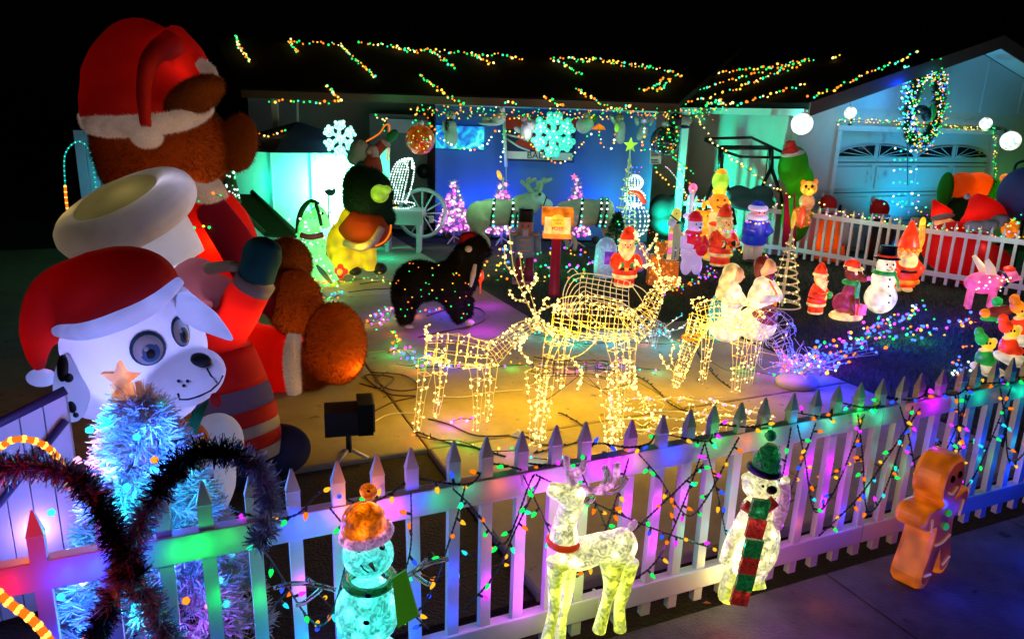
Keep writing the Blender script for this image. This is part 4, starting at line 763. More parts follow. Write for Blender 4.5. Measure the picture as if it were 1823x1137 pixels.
# ================================================================== LIT PLASTIC FIGURES
def sh(n, s=1.0):
    c = {'red': (1, .045, .008), 'cream': (1, .68, .22), 'white': (1, .85, .5), 'face': (1, .42, .14), 'green': (.02, .35, .05), 'brown': (.25, .03, .02), 'black': (.01, .01, .012), 'orange': (1, .22, .01), 'yellow': (1, .6, .03), 'pink': (1, .16, .45), 'blue': (.03, .08, .6), 'lav': (.6, .45, 1), 'violet': (.35, .05, .55), 'lime': (.5, 1, .05), 'ice': (.35, .6, 1), 'teal': (.02, .45, .4), 'gold': (1, .4, .02), 'navy': (.02, .03, .12)}[n]
    base = tuple(min(.8, v*.7) for v in c)
    return pm('%s_plastic_lit_%d' % (n, int(s*100)), base, .35, emit=c, es=s, eno=9, noise=.05, coat=.2, sample=False) if s > 0 else pm(n+'_plastic', base, .4, noise=.05, coat=.2)
def santa(t, s=.9, mitt='green', gift=None, belt=True):
    L = dict(local=True); R = sh('red', s); W = sh('cream', s*.95)
    MB().lathe([(.15, .07), (.165, .1), (.16, .16), (.17, .2)], m=0, sy=.8).build('trousers', R, t, **L)
    for x in (-.07, .07): MB().ell((x, -.03, .035), (.065, .085, .036)).build('boot', sh('black', 0), t, **L)
    MB().torus((0, 0, .08), .135, .03, sy=.8).build('cuff', W, t, **L)
    MB().lathe([(.19, .22), (.195, .3), (.185, .42), (.16, .52), (.12, .6), (.06, .64)], sy=.82).build('coat', R, t, **L)
    MB().torus((0, 0, .235), .17, .034, sy=.82).build('coat_trim', W, t, **L)
    if belt: MB().torus((0, 0, .36), .172, .02, sy=.84, sz=1.4).build('belt', sh('black', 0), t, **L); MB().box((0, -.165, .36), (.06, .02, .05)).build('buckle', sh('gold', s), t, smooth=False, **L)
    for sg in (-1, 1):
        MB().tube(smooth_path([(sg*.13, 0, .56), (sg*.2, -.04, .46), (sg*.17, -.13, .4), (sg*.10, -.17, .42)], 4), [.06, .062, .064, .066, .064, .062, .06, .06, .058, .056, .054, .052, .05], 10).build('sleeve', R, t, **L)
        MB().ell((sg*.085, -.185, .43), (.042, .04, .045)).build('mitten', sh(mitt, s*.6 if mitt != 'black' else 0), t, **L)
        MB().torus((sg*.11, -.17, .42), .045, .016, rot=roty(1.2*sg)).build('cuff', W, t, **L)
    MB().ell((0, -.01, .72), (.12, .115, .12)).build('head', sh('face', s), t, **L)
    mb = MB(); mb.ell((0, -.06, .62), (.12, .085, .12)); mb.ell((0, -.085, .54), (.08, .06, .1)); mb.ell((-.09, -.03, .68), (.05, .07, .09)); mb.ell((.09, -.03, .68), (.05, .07, .09)); remesh(mb.build('beard', W, t, **L), .022, 2)
    mb = MB(); mb.ell((-.035, -.125, .675), (.045, .025, .018)); mb.ell((.035, -.125, .675), (.045, .025, .018)); mb.build('moustache', W, t, **L)
    MB().ell((0, -.135, .705), (.018, .018, .016)).build('nose', sh('red', s*.8), t, **L)
    for x in (-.04, .04): MB().ell((x, -.115, .74), (.011, .01, .013), seg=8, rings=6).build('eye', sh('black', 0), t, **L)
    mb = MB(); mb.lathe([(.118, .78), (.115, .84), (.09, .92), (.05, .98), (.02, 1.0)]); mb.tube(smooth_path([(0, 0, .97), (.06, .02, .97), (.11, .03, .9)], 4), [.05]*3+[.045]*3+[.03]*3, 8); remesh(mb.build('hat', R, t, **L), .02, 2)
    MB().torus((0, 0, .79), .11, .03).build('hat_trim', W, t, **L); MB().ell((.12, .03, .87), .035).build('pompom', W, t, **L)
    if gift: MB().ell((.02, -.22, .44), (.07, .05, .07)).build('wreath', sh('green', s*.8), t, **L); MB().ell((.02, -.265, .44), (.02, .015, .02)).build('bow', sh('red', s), t, **L)
def snowman(t, s=.9):
    L = dict(local=True); W = sh('white', s)
    mb = MB(); mb.ell((0, 0, .2), (.2, .19, .21)); mb.ell((0, 0, .44), (.155, .15, .15)); mb.ell((0, 0, .62), (.12, .115, .115)); remesh(mb.build('body', W, t, **L), .018, 3)
    MB().lathe([(.16, .71), (.16, .725), (.1, .735), (.105, .86), (.1, .87)]).build('hat', sh('black', 0), t, **L); MB().torus((0, 0, .745), .1, .014).build('hat_band', sh('red', s*.5), t, **L)
    MB().torus((0, 0, .53), .115, .03).build('scarf', sh('green', s*.8), t, **L); mb = MB(); mb.tube([(.09, -.08, .52), (.12, -.13, .45), (.13, -.14, .36)], .03, 8, flat=.5); mb.build('scarf_tail', sh('green', s*.8), t, **L)
    for x in (-.04, .04): MB().ell((x, -.108, .65), (.013, .01, .015), seg=8, rings=6).build('eye', sh('black', 0), t, **L)
    MB().tube([(0, -.11, .62), (0, -.19, .61)], [.016, .004], 8).build('nose', sh('orange', s), t, **L)
    MB().tube([(.05*math.sin(a), -.112+.012*abs(math.sin(a)), .605-.03*math.cos(a)) for a in (-1, -.6, -.2, .2, .6, 1)], .005, 5).build('mouth', sh('black', 0), t, **L)
    for x, z in ((.0, .47), (0, .38), (.02, .27), (.02, .18)): MB().ell((x, -.155 if z > .35 else -.19, z), .014, seg=8, rings=6).build('button', sh('black', 0), t, **L)
def put(name, label, cat, x, y, h, rz=0, group=None, z=0): g = G(x, y); t = thing(name, label, cat, (g.x, g.y, z), rz, h, group); return t
t = put('santa_figure', 'glowing plastic santa with dark green mittens standing behind the wire sleigh by the post box', 'santa', 1110, 515, .86); santa(t, .85); lamp(G(1108, 515)+Vector((-.05, -.35, .5)), (1, .5, .15), 1.2, .05)
t = put('santa_figure', 'small glowing plastic santa with a green wreath turned right on the dark lawn', 'santa', 1450, 562, .66, rz=.75); santa(t, .9, 'black', gift=1); lamp(G(1450, 562)+Vector((.1, -.3, .3)), (1, .4, .1), .8, .05)
t = put('santa_figure', 'dim red and white santa between the polar bear and the blue coated child', 'santa', 1280, 478, 1.02, rz=.35); santa(t, .42, 'black')  # weak emission stands in for outside light on this santa
t = put('snowman_figure', 'glowing cream snowman with a black top hat and green scarf on the dark lawn', 'snowman', 1563, 556, .98); snowman(t, .85); lamp(G(1563, 556)+Vector((0, -.35, .35)), (1, .75, .3), 1.0, .05)
# polar bear, blue child
t = put('polar_bear_figure', 'tall white polar bear figure in a red cap and vest left of the dim santa', 'bear', 1228, 488, .98, rz=.25); L = dict(local=True)
PW = pm('pale_plastic', (.7, .68, .75), .45, emit=(.6, .5, 1), es=.42, sample=False); PR = pm('crimson_plastic', (.5, .015, .02), .4, emit=(1, .01, .03), es=.32, sample=False)  # emission in these plastics stands in for light on the bear
mb = MB(); mb.ell((0, 0, .36), (.19, .15, .2)); mb.ell((0, 0, .55), (.16, .13, .15)); mb.ell((-.09, -.02, .14), (.085, .1, .15)); mb.ell((.09, -.02, .14), (.085, .1, .15)); mb.ell((0, -.02, .77), (.125, .12, .12)); mb.ell((.0, -.12, .74), (.06, .07, .05)); mb.ell((-.1, 0, .87), .035); mb.ell((.1, 0, .87), .035); remesh(mb.build('body', PW, t, **L), .02, 3)
mb = MB(); mb.lathe([(.165, .42), (.175, .5), (.155, .6), (.10, .66)], sy=.86); mb.build('vest', PR, t, **L); MB().torus((0, 0, .66), .1, .035).build('scarf', PR, t, **L)
for sg in (-1, 1): MB().tube([(sg*.15, 0, .58), (sg*.2, -.08, .47), (sg*.08, -.17, .44)], [.06, .06, .055], 10).build('arm', PW if sg < 0 else PR, t, **L)
MB().ell((.06, -.19, .42), (.1, .05, .1)).build('heart', PR, t, **L); MB().lathe([(.12, .84), (.11, .9), (.06, .97), (.01, .99)]).build('cap', PR, t, **L)
for x in (-.04, .04): MB().ell((x, -.13, .8), .012, seg=8, rings=6).build('eye', BLK, t, **L)
MB().ell((0, -.19, .76), (.02, .015, .015), seg=8, rings=6).build('nose', BLK, t, **L)
t = put('child_figure', 'pink faced plastic child in a dark blue coat before the back fence', 'figure', 1338, 468, 1.04, rz=.2)
PB = pm('royal_blue_plastic', (.01, .03, .3), .4, emit=(.01, .03, 1), es=.22, sample=False); PL = pm('lilac_fur_plastic', (.6, .55, .75), .6, emit=(.55, .45, 1), es=.45, sample=False)  # emission stands in for light on coat and fur trim
MB().lathe([(.16, .3), (.2, .34), (.2, .5), (.16, .66), (.08, .72)], sy=.8).build('coat', PB, t, **L); 
for sg in (-1, 1):
    MB().tube([(sg*.08, 0, .32), (sg*.08, 0, .06)], [.09, .075], 12).build('leg', pm('cream_trouser_plastic', (.6, .5, .35), .5, emit=(.9, .5, .6), es=.12, sample=False), t, **L); MB().ell((sg*.08, -.04, .04), (.07, .1, .04)).build('shoe', BLK, t, **L)
    MB().tube([(sg*.15, 0, .63), (sg*.21, -.08, .52), (sg*.1, -.17, .5)], [.06, .06, .05], 10).build('sleeve', PB, t, **L)
MB().ell((0, -.02, .8), (.125, .12, .11)).build('head', pm('pink_face_plastic', (.6, .25, .25), .5, emit=(1, .25, .4), es=.3, sample=False), t, **L)
mb = MB(); mb.torus((0, 0, .74), .13, .045); mb.torus((0, .0, .88), .11, .05); remesh(mb.build('fur_trim', PL, t, **L), .02, 2); MB().ell((0, .01, .92), (.11, .11, .08)).build('cap', PB, t, **L)
for x in (-.04, .04): MB().ell((x, -.135, .82), .012, seg=8, rings=6).build('eye', BLK, t, **L)
MB().tube([(.03*math.sin(a), -.138, .775-.02*math.cos(a)) for a in (-1, 0, 1)], .006, 5).build('mouth', BLK, t, **L)
string('short coloured bulb loop round the neck of the blue coated child', [G(1338, 468)+Vector((-.2, -.12, .70)), G(1338, 468)+Vector((0, -.2, .69)), G(1338, 468)+Vector((.2, -.12, .72))], .07, .018, 'cymgo', lamps=.14, lp=.35, loff=(0, -.08, 0))
string('short coloured bulb loop round the scarf of the polar bear', [G(1228, 488)+Vector((-.18, -.14, .64)), G(1228, 488)+Vector((0, -.2, .62)), G(1228, 488)+Vector((.18, -.14, .62))], .09, .018, 'cmyo', lamps=.14, lp=.35, loff=(0, -.08, 0))
string('teal and violet bulb loop hung on the beard of the dim santa', [G(1280, 478)+Vector((-.1, -.25, .66)), G(1280, 478)+Vector((.05, -.27, .62)), G(1280, 478)+Vector((.18, -.2, .68))], .06, .018, 'tmy', lamps=.12, lp=.3, loff=(0, -.08, 0))
# gnome
t = put('gnome_figure', 'glowing gnome with tall orange pointed hat and long pale beard behind the snowman', 'gnome', 1603, 518, 1.02, rz=-.1)
MB().lathe([(.17, .08), (.2, .14), (.2, .28), (.16, .42), (.1, .5)], sy=.85).build('coat', sh('red', .75), t, **L)
for x in (-.07, .07): MB().ell((x, -.03, .04), (.07, .1, .04)).build('boot', sh('cream', .4), t, **L)
MB().torus((0, 0, .16), .19, .03).build('coat_trim', sh('orange', .9), t, **L); MB().torus((0, 0, .31), .18, .018).build('belt', BLK, t, **L)
MB().ell((0, -.02, .55), (.13, .12, .12)).build('head', sh('face', .9), t, **L); mb = MB(); mb.ell((0, -.09, .44), (.13, .07, .14)); mb.ell((0, -.1, .33), (.08, .05, .12)); remesh(mb.build('beard', sh('cream', .95), t, **L), .02, 2)
MB().lathe([(.15, .6), (.14, .66), (.09, .82), (.04, .95), (.01, 1.0)]).build('hat', sh('red', .95), t, **L)
mb = MB(); [mb.ell((.15*math.cos(a), .15*math.sin(a), .6), .03, seg=8, rings=6) for a in np.linspace(0, 6.28, 14)[:-1]]; mb.build('hat_trim', sh('orange', .9), t, kind='stuff', **L)
for x in (-.045, .045): MB().ell((x, -.135, .58), .014, seg=8, rings=6).build('eye', BLK, t, **L)
MB().ell((0, -.15, .55), .03, seg=10, rings=8).build('nose', sh('face', 1), t, **L)
for sg in (-1, 1): MB().tube([(sg*.13, 0, .42), (sg*.2, -.06, .34), (sg*.12, -.15, .28)], [.055, .055, .045], 10).build('sleeve', sh('red', .75), t, **L)
lamp(G(1603, 518)+Vector((0, -.4, .5)), (1, .35, .08), .9, .05)
t = put('candle_light', 'tall wavy orange tube candle at the fence gap right of the gnome', 'candle', 1622, 510, 1.0)
MB().tube(smooth_path([(0, 0, 0), (.03, 0, .2), (-.02, 0, .45), (.03, 0, .7), (0, 0, .92)], 5), .045, 8).build('tube', sh('gold', .9), t, **L); MB().ell((0, 0, .96), (.04, .04, .07)).build('flame', sh('yellow', 1.2), t, **L)
# seated reindeer with cap
t = put('reindeer_figure', 'seated plum brown reindeer with red cap and green scarf holding a gift', 'reindeer', 1505, 565, .78, rz=.55)
mb = MB(); mb.ell((0, .05, .22), (.17, .2, .18)); mb.ell((0, 0, .4), (.11, .11, .16)); remesh(mb.build('body', pm('plum_plastic', (.25, .03, .06), .35, emit=(.45, .03, .1), es=.5, eno=8, coat=.3, sample=False), t, **L), .02, 3)
mb = MB(); mb.ell((0, -.02, .72), (.13, .13, .13)); mb.ell((0, -.17, .67), (.065, .12, .06)); remesh(mb.build('head', sh('brown', .55), t, **L), .018, 3); MB().ell((0, -.29, .69), .035, seg=10, rings=8).build('nose', sh('pink', 1), t, **L)
for x in (-.06, .06): MB().ell((x, -.115, .76), (.045, .025, .055), seg=12, rings=8).build('eye', sh('cream', .9), t, **L); MB().ell((x*1.05, -.14, .76), (.018, .012, .025), seg=8, rings=6).build('pupil', BLK, t, **L)
MB().ell((0, .02, .84), (.13, .12, .09)).build('cap', sh('red', .9), t, **L); MB().torus((0, 0, .80), .115, .032, rot=rotx(.15)).build('cap_trim', sh('cream', .9), t, **L)
for sg in (-1, 1): MB().ell((sg*.15, .02, .8), (.05, .025, .03), rot=roty(-.5*sg)).build('ear', sh('brown', .5), t, **L); MB().tube([(sg*.05, -.08, .38), (sg*.06, -.13, .2), (sg*.06, -.15, .08)], [.05, .045, .04], 10).build('leg', sh('brown', .5), t, **L)
MB().torus((0, 0, .57), .1, .035).build('scarf', sh('green', .7), t, **L); MB().box((0, -.13, .45), (.08, .03, .22)).build('scarf_tail', sh('green', .7), t, smooth=False, **L)
MB().box((.05, -.2, .17), (.14, .12, .16)).build('gift', sh('pink', .7), t, smooth=False, **L); MB().box((.05, -.2, .17), (.146, .03, .166)).build('ribbon', sh('red', .8), t, smooth=False, **L)
MB().lathe([(.27, 0), (.28, .03), (.25, .07), (.1, .09)], sy=.85).build('snow_base', sh('cream', .8), t, **L); lamp(G(1505, 565)+Vector((0, -.35, .3)), (1, .4, .2), .7, .05)
# pink winged animal
t = put('winged_pig', 'pink glowing mesh pig with pale wings standing before the back fence', 'pig', 1742, 548, .62, rz=0)
M_pig = pm('pink_lit_mesh', (.7, .2, .3), .6, emit=(1, .12, .32), es=.6, eno=6, sample=False)
mb = MB(); mb.ell((0, 0, .55), (.42, .2, .24)); remesh(mb.build('body', M_pig, t, **L), .03, 2); mb = MB(); mb.ell((.52, 0, .72), (.16, .14, .15)); mb.ell((.66, 0, .68), (.09, .08, .07)); remesh(mb.build('head', M_pig, t, **L), .025, 2)
MB().ell((.74, 0, .67), (.02, .05, .045)).build('snout', sh('face', .8), t, **L)
for x in (-.28, -.2, .2, .28): MB().tube([(x, .1 if x in (-.2, .28) else -.1, .4), (x, .1 if x in (-.2, .28) else -.1, 0)], .055, 10).build('leg', M_pig, t, **L)
for sg in (-1, 1): MB().plate([(-.05, sg*.1, .72), (.18, sg*.1, .74), (.05, sg*.2, .92), (-.14, sg*.24, 1.1), (-.2, sg*.24, 1.05)], (0, .02, .01)).build('wing', pm('pale_wing', (.7, .6, .4), .5, emit=(1, .75, .35), es=.45, sample=False), t, **L)
MB().ell((.48, 0, .86), (.12, .1, .07)).build('cap', sh('red', .5), t, **L); MB().torus((.38, 0, .66), .15, .03, rot=roty(1.2)).build('scarf', sh('navy', 0), t, **L)
pts = [G(1742, 548)+Vector((random.uniform(-.24, .26), -.12, random.uniform(.25, .45))) for _ in range(16)]; o = bulbs_on(thing('string_lights', 'loose pale bulbs dotted over the pink winged pig', 'string lights', G(1742, 540)), pts, .013, 'wWp'); lamp(G(1742, 548)+Vector((0, -.3, .25)), LC['p'], 1.3, .05)
# holy couple
t = put('mary_figure', 'pale glowing kneeling woman in a cream veil and teal robe behind the grazing wire deer', 'figure', 1292, 608, .86, rz=.85)
mb = MB(); mb.ell((0, .02, .2), (.22, .24, .2)); mb.ell((0, 0, .45), (.15, .14, .22)); mb.ell((0, -.02, .64), (.12, .11, .12)); remesh(mb.build('robe', sh('white', .8), t, **L), .02, 4)
mb = MB(); mb.ell((0, .02, .87), (.115, .12, .13)); mb.ell((0, .05, .75), (.13, .12, .14)); mb.ell((0, .09, .6), (.14, .1, .16)); remesh(mb.build('veil', sh('cream', .85), t, **L), .02, 3)
MB().ell((0, -.055, .86), (.08, .075, .1)).build('face', sh('face', .75), t, **L); MB().ell((0, -.135, .85), (.014, .014, .018)).build('nose', sh('face', .75), t, **L)
for sg in (-1, 1): MB().tube([(sg*.13, 0, .64), (sg*.17, -.1, .5), (sg*.03, -.17, .52)], [.055, .055, .035], 10).build('arm', sh('white', .7), t, **L)
mb = MB(); mb.ell((0, .12, .3), (.2, .14, .34)); remesh(mb.build('cloak', sh('teal', .5), t, **L), .02, 2)
t = put('joseph_figure', 'pale glowing kneeling bearded man in a cream and plum robe beside the veiled woman', 'figure', 1345, 606, .93, rz=.85)
mb = MB(); mb.ell((0, .02, .2), (.22, .24, .2)); mb.ell((0, 0, .5), (.17, .15, .22)); mb.ell((0, -.02, .68), (.15, .12, .1)); remesh(mb.build('robe', sh('white', .8), t, **L), .02, 4); mb = MB(); mb.ell((0, -.06, .3), (.18, .16, .2)); remesh(mb.build('sash', sh('brown', .5), t, **L), .02, 2)
MB().ell((0, -.03, .87), (.09, .1, .11)).build('head', sh('face', .7), t, **L); MB().ell((0, -.13, .865), (.015, .02, .02)).build('nose', sh('face', .7), t, **L)
mb = MB(); mb.ell((0, .03, .9), (.1, .1, .1)); mb.ell((0, .05, .82), (.09, .06, .1)); remesh(mb.build('hair', sh('brown', .35), t, **L), .018, 2); mb = MB(); mb.ell((0, -.07, .79), (.065, .06, .06)); mb.ell((0, -.08, .74), (.04, .04, .05)); remesh(mb.build('beard', sh('brown', .35), t, **L), .016, 2)
for sg in (-1, 1): MB().tube([(sg*.16, 0, .68), (sg*.2, -.1, .55), (sg*.04, -.2, .55)], [.06, .06, .04], 10).build('arm', sh('white', .75), t, **L)
MB().tube([(-.1, -.12, .74), (.0, -.17, .6), (.02, -.17, .45)], .03, 8, flat=.4).build('strap', sh('orange', .6), t, **L)
lamp(G(1310, 600)+Vector((-.1, -.5, .5)), (1, .75, .4), .8, .05)
# nutcracker
t = put('nutcracker', 'dim wooden nutcracker soldier with black hat and plum trousers left of the post box', 'nutcracker', 932, 503, 1.06)
W_ = lambda n, c: pm(n, c, .5, noise=.1)
MB().box((0, 0, .02), (.3, .24, .04)).build('base', W_('dusty_rose_wood', (.4, .2, .22)), t, smooth=False, **L)
for sg in (-1, 1): MB().lathe([(.06, .04), (.065, .16), (.06, .17), (.055, .36)], (sg*.07, 0, 0)).build('leg', W_('plum_wood', (.22, .02, .06)), t, **L); MB().tube([(sg*.16, 0, .64), (sg*.17, -.01, .42)], .045, 10).build('arm', W_('blue_grey_wood', (.2, .35, .4)), t, **L); MB().torus((sg*.14, 0, .65), .04, .015).build('epaulette', W_('gold_wood', (.6, .4, .1)), t, **L)
MB().lathe([(.12, .35), (.13, .4), (.14, .62), (.07, .68)], sy=.8).build('body', W_('blue_grey_wood', (.2, .35, .4)), t, **L); MB().lathe([(.095, .66), (.1, .72), (.1, .8), (.09, .83)]).build('head', W_('flesh_wood', (.45, .18, .14)), t, **L)
MB().lathe([(.12, .82), (.1, .83), (.105, .95), (.09, .98)]).build('hat', BLK, t, **L); MB().box((0, -.1, .69), (.08, .05, .1)).build('beard', W_('grey_fur', (.5, .5, .5)), t, **L)
for x in (-.035, .035): MB().ell((x, -.095, .77), .012, seg=8, rings=6).build('eye', BLK, t, **L)
for z in (.45, .52, .59): MB().box((0, -.115, z), (.14, .01, .015)).build('braid', W_('gold_wood', (.6, .4, .1)), t, smooth=False, **L)
# post box
t = put('post_box', 'glowing cream and orange toy post box lettered POST on a crimson column', 'mailbox', 986, 525, 1.0); o0 = t.location
MB().lathe([(.075, 0), (.07, .03), (.062, .72), (.08, .74), (.08, .77)]).build('column', pm('crimson_post', (.45, .01, .03), .4), t, **L)
PO = sh('orange', .95); MB().box((0, 0, .80), (.36, .26, .06)).build('base', PO, t, smooth=False, **L)
bx = MB().box((0, 0, .935), (.33, .24, .21)); bx.build('box', sh('cream', .8), t, smooth=False, **L)
MB().tube([(-.2, 0, 1.04), (.2, 0, 1.04)], .14, 16, flat=.5).build('roof', PO, t, **L); MB().ell((0, -.02, 1.1), (.09, .12, .06)).build('roof_peak', PO, t, **L)
n = 14; MB().plate([(-.09, -.128, .84), (.09, -.128, .84), (.09, -.128, 1.0)]+[(.09*math.cos(a), -.128, 1.0+.08*math.sin(a)) for a in np.linspace(.2, 2.94, 8)]+[(-.09, -.128, 1.0)], (0, .01, 0)).build('door', sh('yellow', .75), t, smooth=False, **L)
MB().plate([(-.075, -.135, .835), (.075, -.135, .835), (.075, -.135, .92), (-.075, -.135, .92)], (0, .006, 0)).build('plate', sh('face', .7), t, smooth=False, **L)
ptxt('POST', .062, (0, -.14, .895), (math.pi/2, 0, 0), pm('red_ink', (.4, .0, .0), .6, noise=0), 'letters', t, world=False); ptxt('NORTH\nPOLE', .036, (0, -.132, .985), (math.pi/2, 0, 0), pm('green_ink', (.25, .3, .02), .6, noise=0), 'letters', t, world=False)
lamp(G(986, 525)+Vector((0, -.3, .85)), (1, .5, .1), 1.0, .05)
# candle by the dog
t = put('candle_light', 'small glowing red torch lantern on a stake beside the black dog', 'lantern', 855, 522, .36); MB().lathe([(.02, 0), (.03, .4), (.1, .5), (.13, .6), (.1, .8), (.03, .9)]).build('shade', sh('red', 1.1), t, **L); MB().ell((-.03, -.08, .72), (.07, .06, .1)).build('flame', sh('cream', 1.3), t, **L); lamp(G(855, 522)+Vector((-.15, -.1, .25)), LC['r'], .8, .03)
# ---- blue lit igloo drum + orange parcels + cane
t = put('penguin_drum', 'ice blue glowing mesh drum behind the santa with green mittens', 'lamp', 1076, 492, .62); MB().lathe([(.26, 0), (.27, .3), (.25, .75), (.15, .9), (.02, .95)]).build('drum', acry('ice_lit_mesh', (.1, .5, 1), .5), t, **L); MB().box((.05, -.26, .5), (.22, .04, .3)).build('ribbon', sh('violet', .5), t, **L); lamp(G(1076, 492)+Vector((-.05, -.4, .4)), LC['c'], 1.2, .05)
t = put('penguin_drum', 'violet glowing round mesh shape peeking out right of the green mitten santa', 'lamp', 1137, 490, .55); MB().ell((0, 0, .5), (.2, .2, .42)).build('drum', acry('violet_lit_mesh', (.4, .1, .9), .35), t, **L)
A_am = acry('amber_lit_mesh', (1, .28, .02), .7, (.4, .1, .02))
for (x, y, w_, h_, lb) in ((1163, 505, .18, .42, 'dark green and amber glittering parcel, left one of the stack by the polar bear'), (1188, 508, .24, .36, 'amber glowing mesh parcel at the foot of the stack by the polar bear')):
    t = put('gift_box', lb, 'gift box', x, y, 1, group='glowing parcels'); MB().box((0, 0, h_/2), (w_, .2, h_)).build('box', A_am, t, smooth=False, **L); MB().box((0, 0, h_/2), (w_*1.03, .05, h_*1.02)).build('ribbon', sh('brown', .3), t, smooth=False, **L)
t = thing('gift_box', 'amber glowing mesh bear shaped parcel on top of the stack by the polar bear', 'gift box', G(1172, 506)+Vector((0, 0, .42)), group='glowing parcels'); mb = MB(); mb.ell((0, 0, .1), (.1, .09, .1)); mb.ell((-.07, 0, .19), .03); mb.ell((.07, 0, .19), .03); remesh(mb.build('head', A_am, t, **L), .012, 2)
lamp(G(1175, 512)+Vector((0, -.25, .3)), LC['o'], 1.4, .04)
t = put('candy_pole', 'pink and white lit candy pole with a round white top by the polar bear', 'pole light', 1188, 488, .95)
for k in range(7): MB().lathe([(.035, k*.11), (.035, k*.11+.108)]).build('segment', sh('pink' if k % 2 else 'cream', .7), t, **L)
MB().ell((0, 0, .83), .07).build('globe', pm('frost_globe', (.6, .7, .75), .4, emit=(.4, .6, .8), es=.3), t, **L)
# yellow horse head lantern, teddy, stacked clown figure, lamp post
t = put('horse_figure', 'small white toy horse with a yellow glowing head and dark bridle behind the polar bear', 'horse', 1205, 462, .92, rz=0)
mb = MB(); mb.ell((.05, 0, .35), (.2, .12, .14)); mb.tube([(-.05, 0, .42), (-.08, 0, .65)], [.1, .08], 10); remesh(mb.build('body', pm('dusty_white_plastic', (.5, .5, .42), .5, emit=(.9, .8, .4), es=.15, sample=False), t, **L), .025, 2); mb = MB(); mb.ell((-.08, 0, .82), (.09, .09, .13)); mb.ell((-.13, -.02, .74), (.08, .07, .08)); remesh(mb.build('head', pm('yellow_head_plastic', (.6, .5, .1), .4, emit=(.9, .8, .12), es=.55, sample=False), t, **L), .02, 2)
MB().torus((-.12, -.01, .76), .085, .012, rot=roty(.6)).build('bridle', BLK, t, **L); MB().torus((-.08, 0, .68), .09, .014).build('bridle', BLK, t, **L); MB().ell((-.1, -.09, .85), .012, seg=8, rings=6).build('eye', BLK, t, **L)
for x in (-.08, .0, .14, .2): MB().tube([(x, 0, .28), (x, 0, 0)], .03, 8).build('leg', pm('dusty_white_plastic', (.5, .5, .42), .5), t, **L)
t = put('teddy_figure', 'amber glowing teddy bear with candle behind the dim santa', 'bear', 1243, 462, 1.02); mb = MB(); mb.ell((0, 0, .42), (.16, .13, .18)); mb.ell((0, 0, .7), (.13, .12, .12)); mb.ell((-.1, 0, .8), .04); mb.ell((.1, 0, .8), .04); mb.ell((-.1, -.05, .2), (.08, .1, .18)); mb.ell((.1, -.05, .2), (.08, .1, .18)); remesh(mb.build('body', sh('gold', .75), t, **L), .02, 2); MB().ell((0, -.13, .68), (.05, .04, .04)).build('muzzle', sh('yellow', .9), t, **L)
for x in (-.05, .05): MB().ell((x, -.12, .74), .012, seg=8, rings=6).build('eye', BLK, t, **L)
t = thing('candle_light', 'tiny amber candle glowing on top of the teddy bear', 'candle', G(1243, 462)+Vector((0, 0, .86))); MB().lathe([(.03, 0), (.03, .1), (.01, .14)]).build('candle', sh('gold', 1.1), t, **L)
t = put('clown_figure', 'tall yellow and orange smiling stacked figure with a lime cap and red bow', 'figure', 1268, 462, 1.62)
MB().lathe([(.1, 0), (.13, .1), (.12, .3), (.1, .4)]).build('body', sh('cream', .55), t, **L); MB().torus((0, 0, .45), .08, .05).build('ruff', sh('cream', .8), t, **L)
MB().ell((0, -.02, .6), (.1, .095, .1)).build('head', sh('orange', 1.0), t, **L)
for x in (-.1, .1): MB().ell((x, 0, .59), (.03, .03, .03)).build('ear', sh('yellow', 1), t, **L)
MB().ell((0, 0, .71), (.07, .07, .05)).build('cap_brim', sh('yellow', 1), t, **L); MB().ell((0, 0, .81), (.085, .085, .11)).build('cap', sh('lime', .9), t, **L); MB().ell((0, 0, .89), (.06, .06, .05)).build('cap_top', sh('gold', 1), t, **L)
MB().ell((0, -.09, .39), (.1, .03, .03)).build('bow', sh('red', .8), t, **L)
for x in (-.035, .035): MB().ell((x, -.105, .63), .012, seg=8, rings=6).build('eye', BLK, t, **L)
MB().tube([(.045*math.sin(a), -.112, .585-.03*math.cos(a)) for a in (-1.1, -.5, 0, .5, 1.1)], .007, 5).build('mouth', BLK, t, **L)
lamp(G(1262, 462)+Vector((0, -.35, .95)), (1, .5, .08), 2.2, .05)
t = put('lamp_post', 'slim lilac lit toy lamp post with a pink globe left of the stacked yellow figure', 'lamp post', 1222, 455, 1.25); MB().lathe([(.06, 0), (.03, .1), (.03, .85), (.05, .87)]).build('post', pm('lilac_post', (.6, .6, .75), .4, emit=(.4, .5, 1), es=.35, sample=False), t, **L); MB().ell((0, 0, .93), (.06, .06, .065)).build('globe', sh('pink', 1.1), t, **L)
for z in (.3, .55): MB().ell((0, 0, z), (.1, .05, .05)).build('bow', sh('lav', .8), t, **L)
t = thing('ball_garland', 'thin white bead stick leaning left from the toy lamp post', 'garland', P(1220, 350, 13.2)); bulbs_on(t, [P(1185+38*f, 297+50*f**1.3, 13.2) for f in np.linspace(0, 1, 14)], .012, 'Wp'); MB().tube([P(1185+38*f, 297+50*f**1.3, 13.2) for f in np.linspace(0, 1, 8)], .008, 5).build('stem', WWIRE, t)
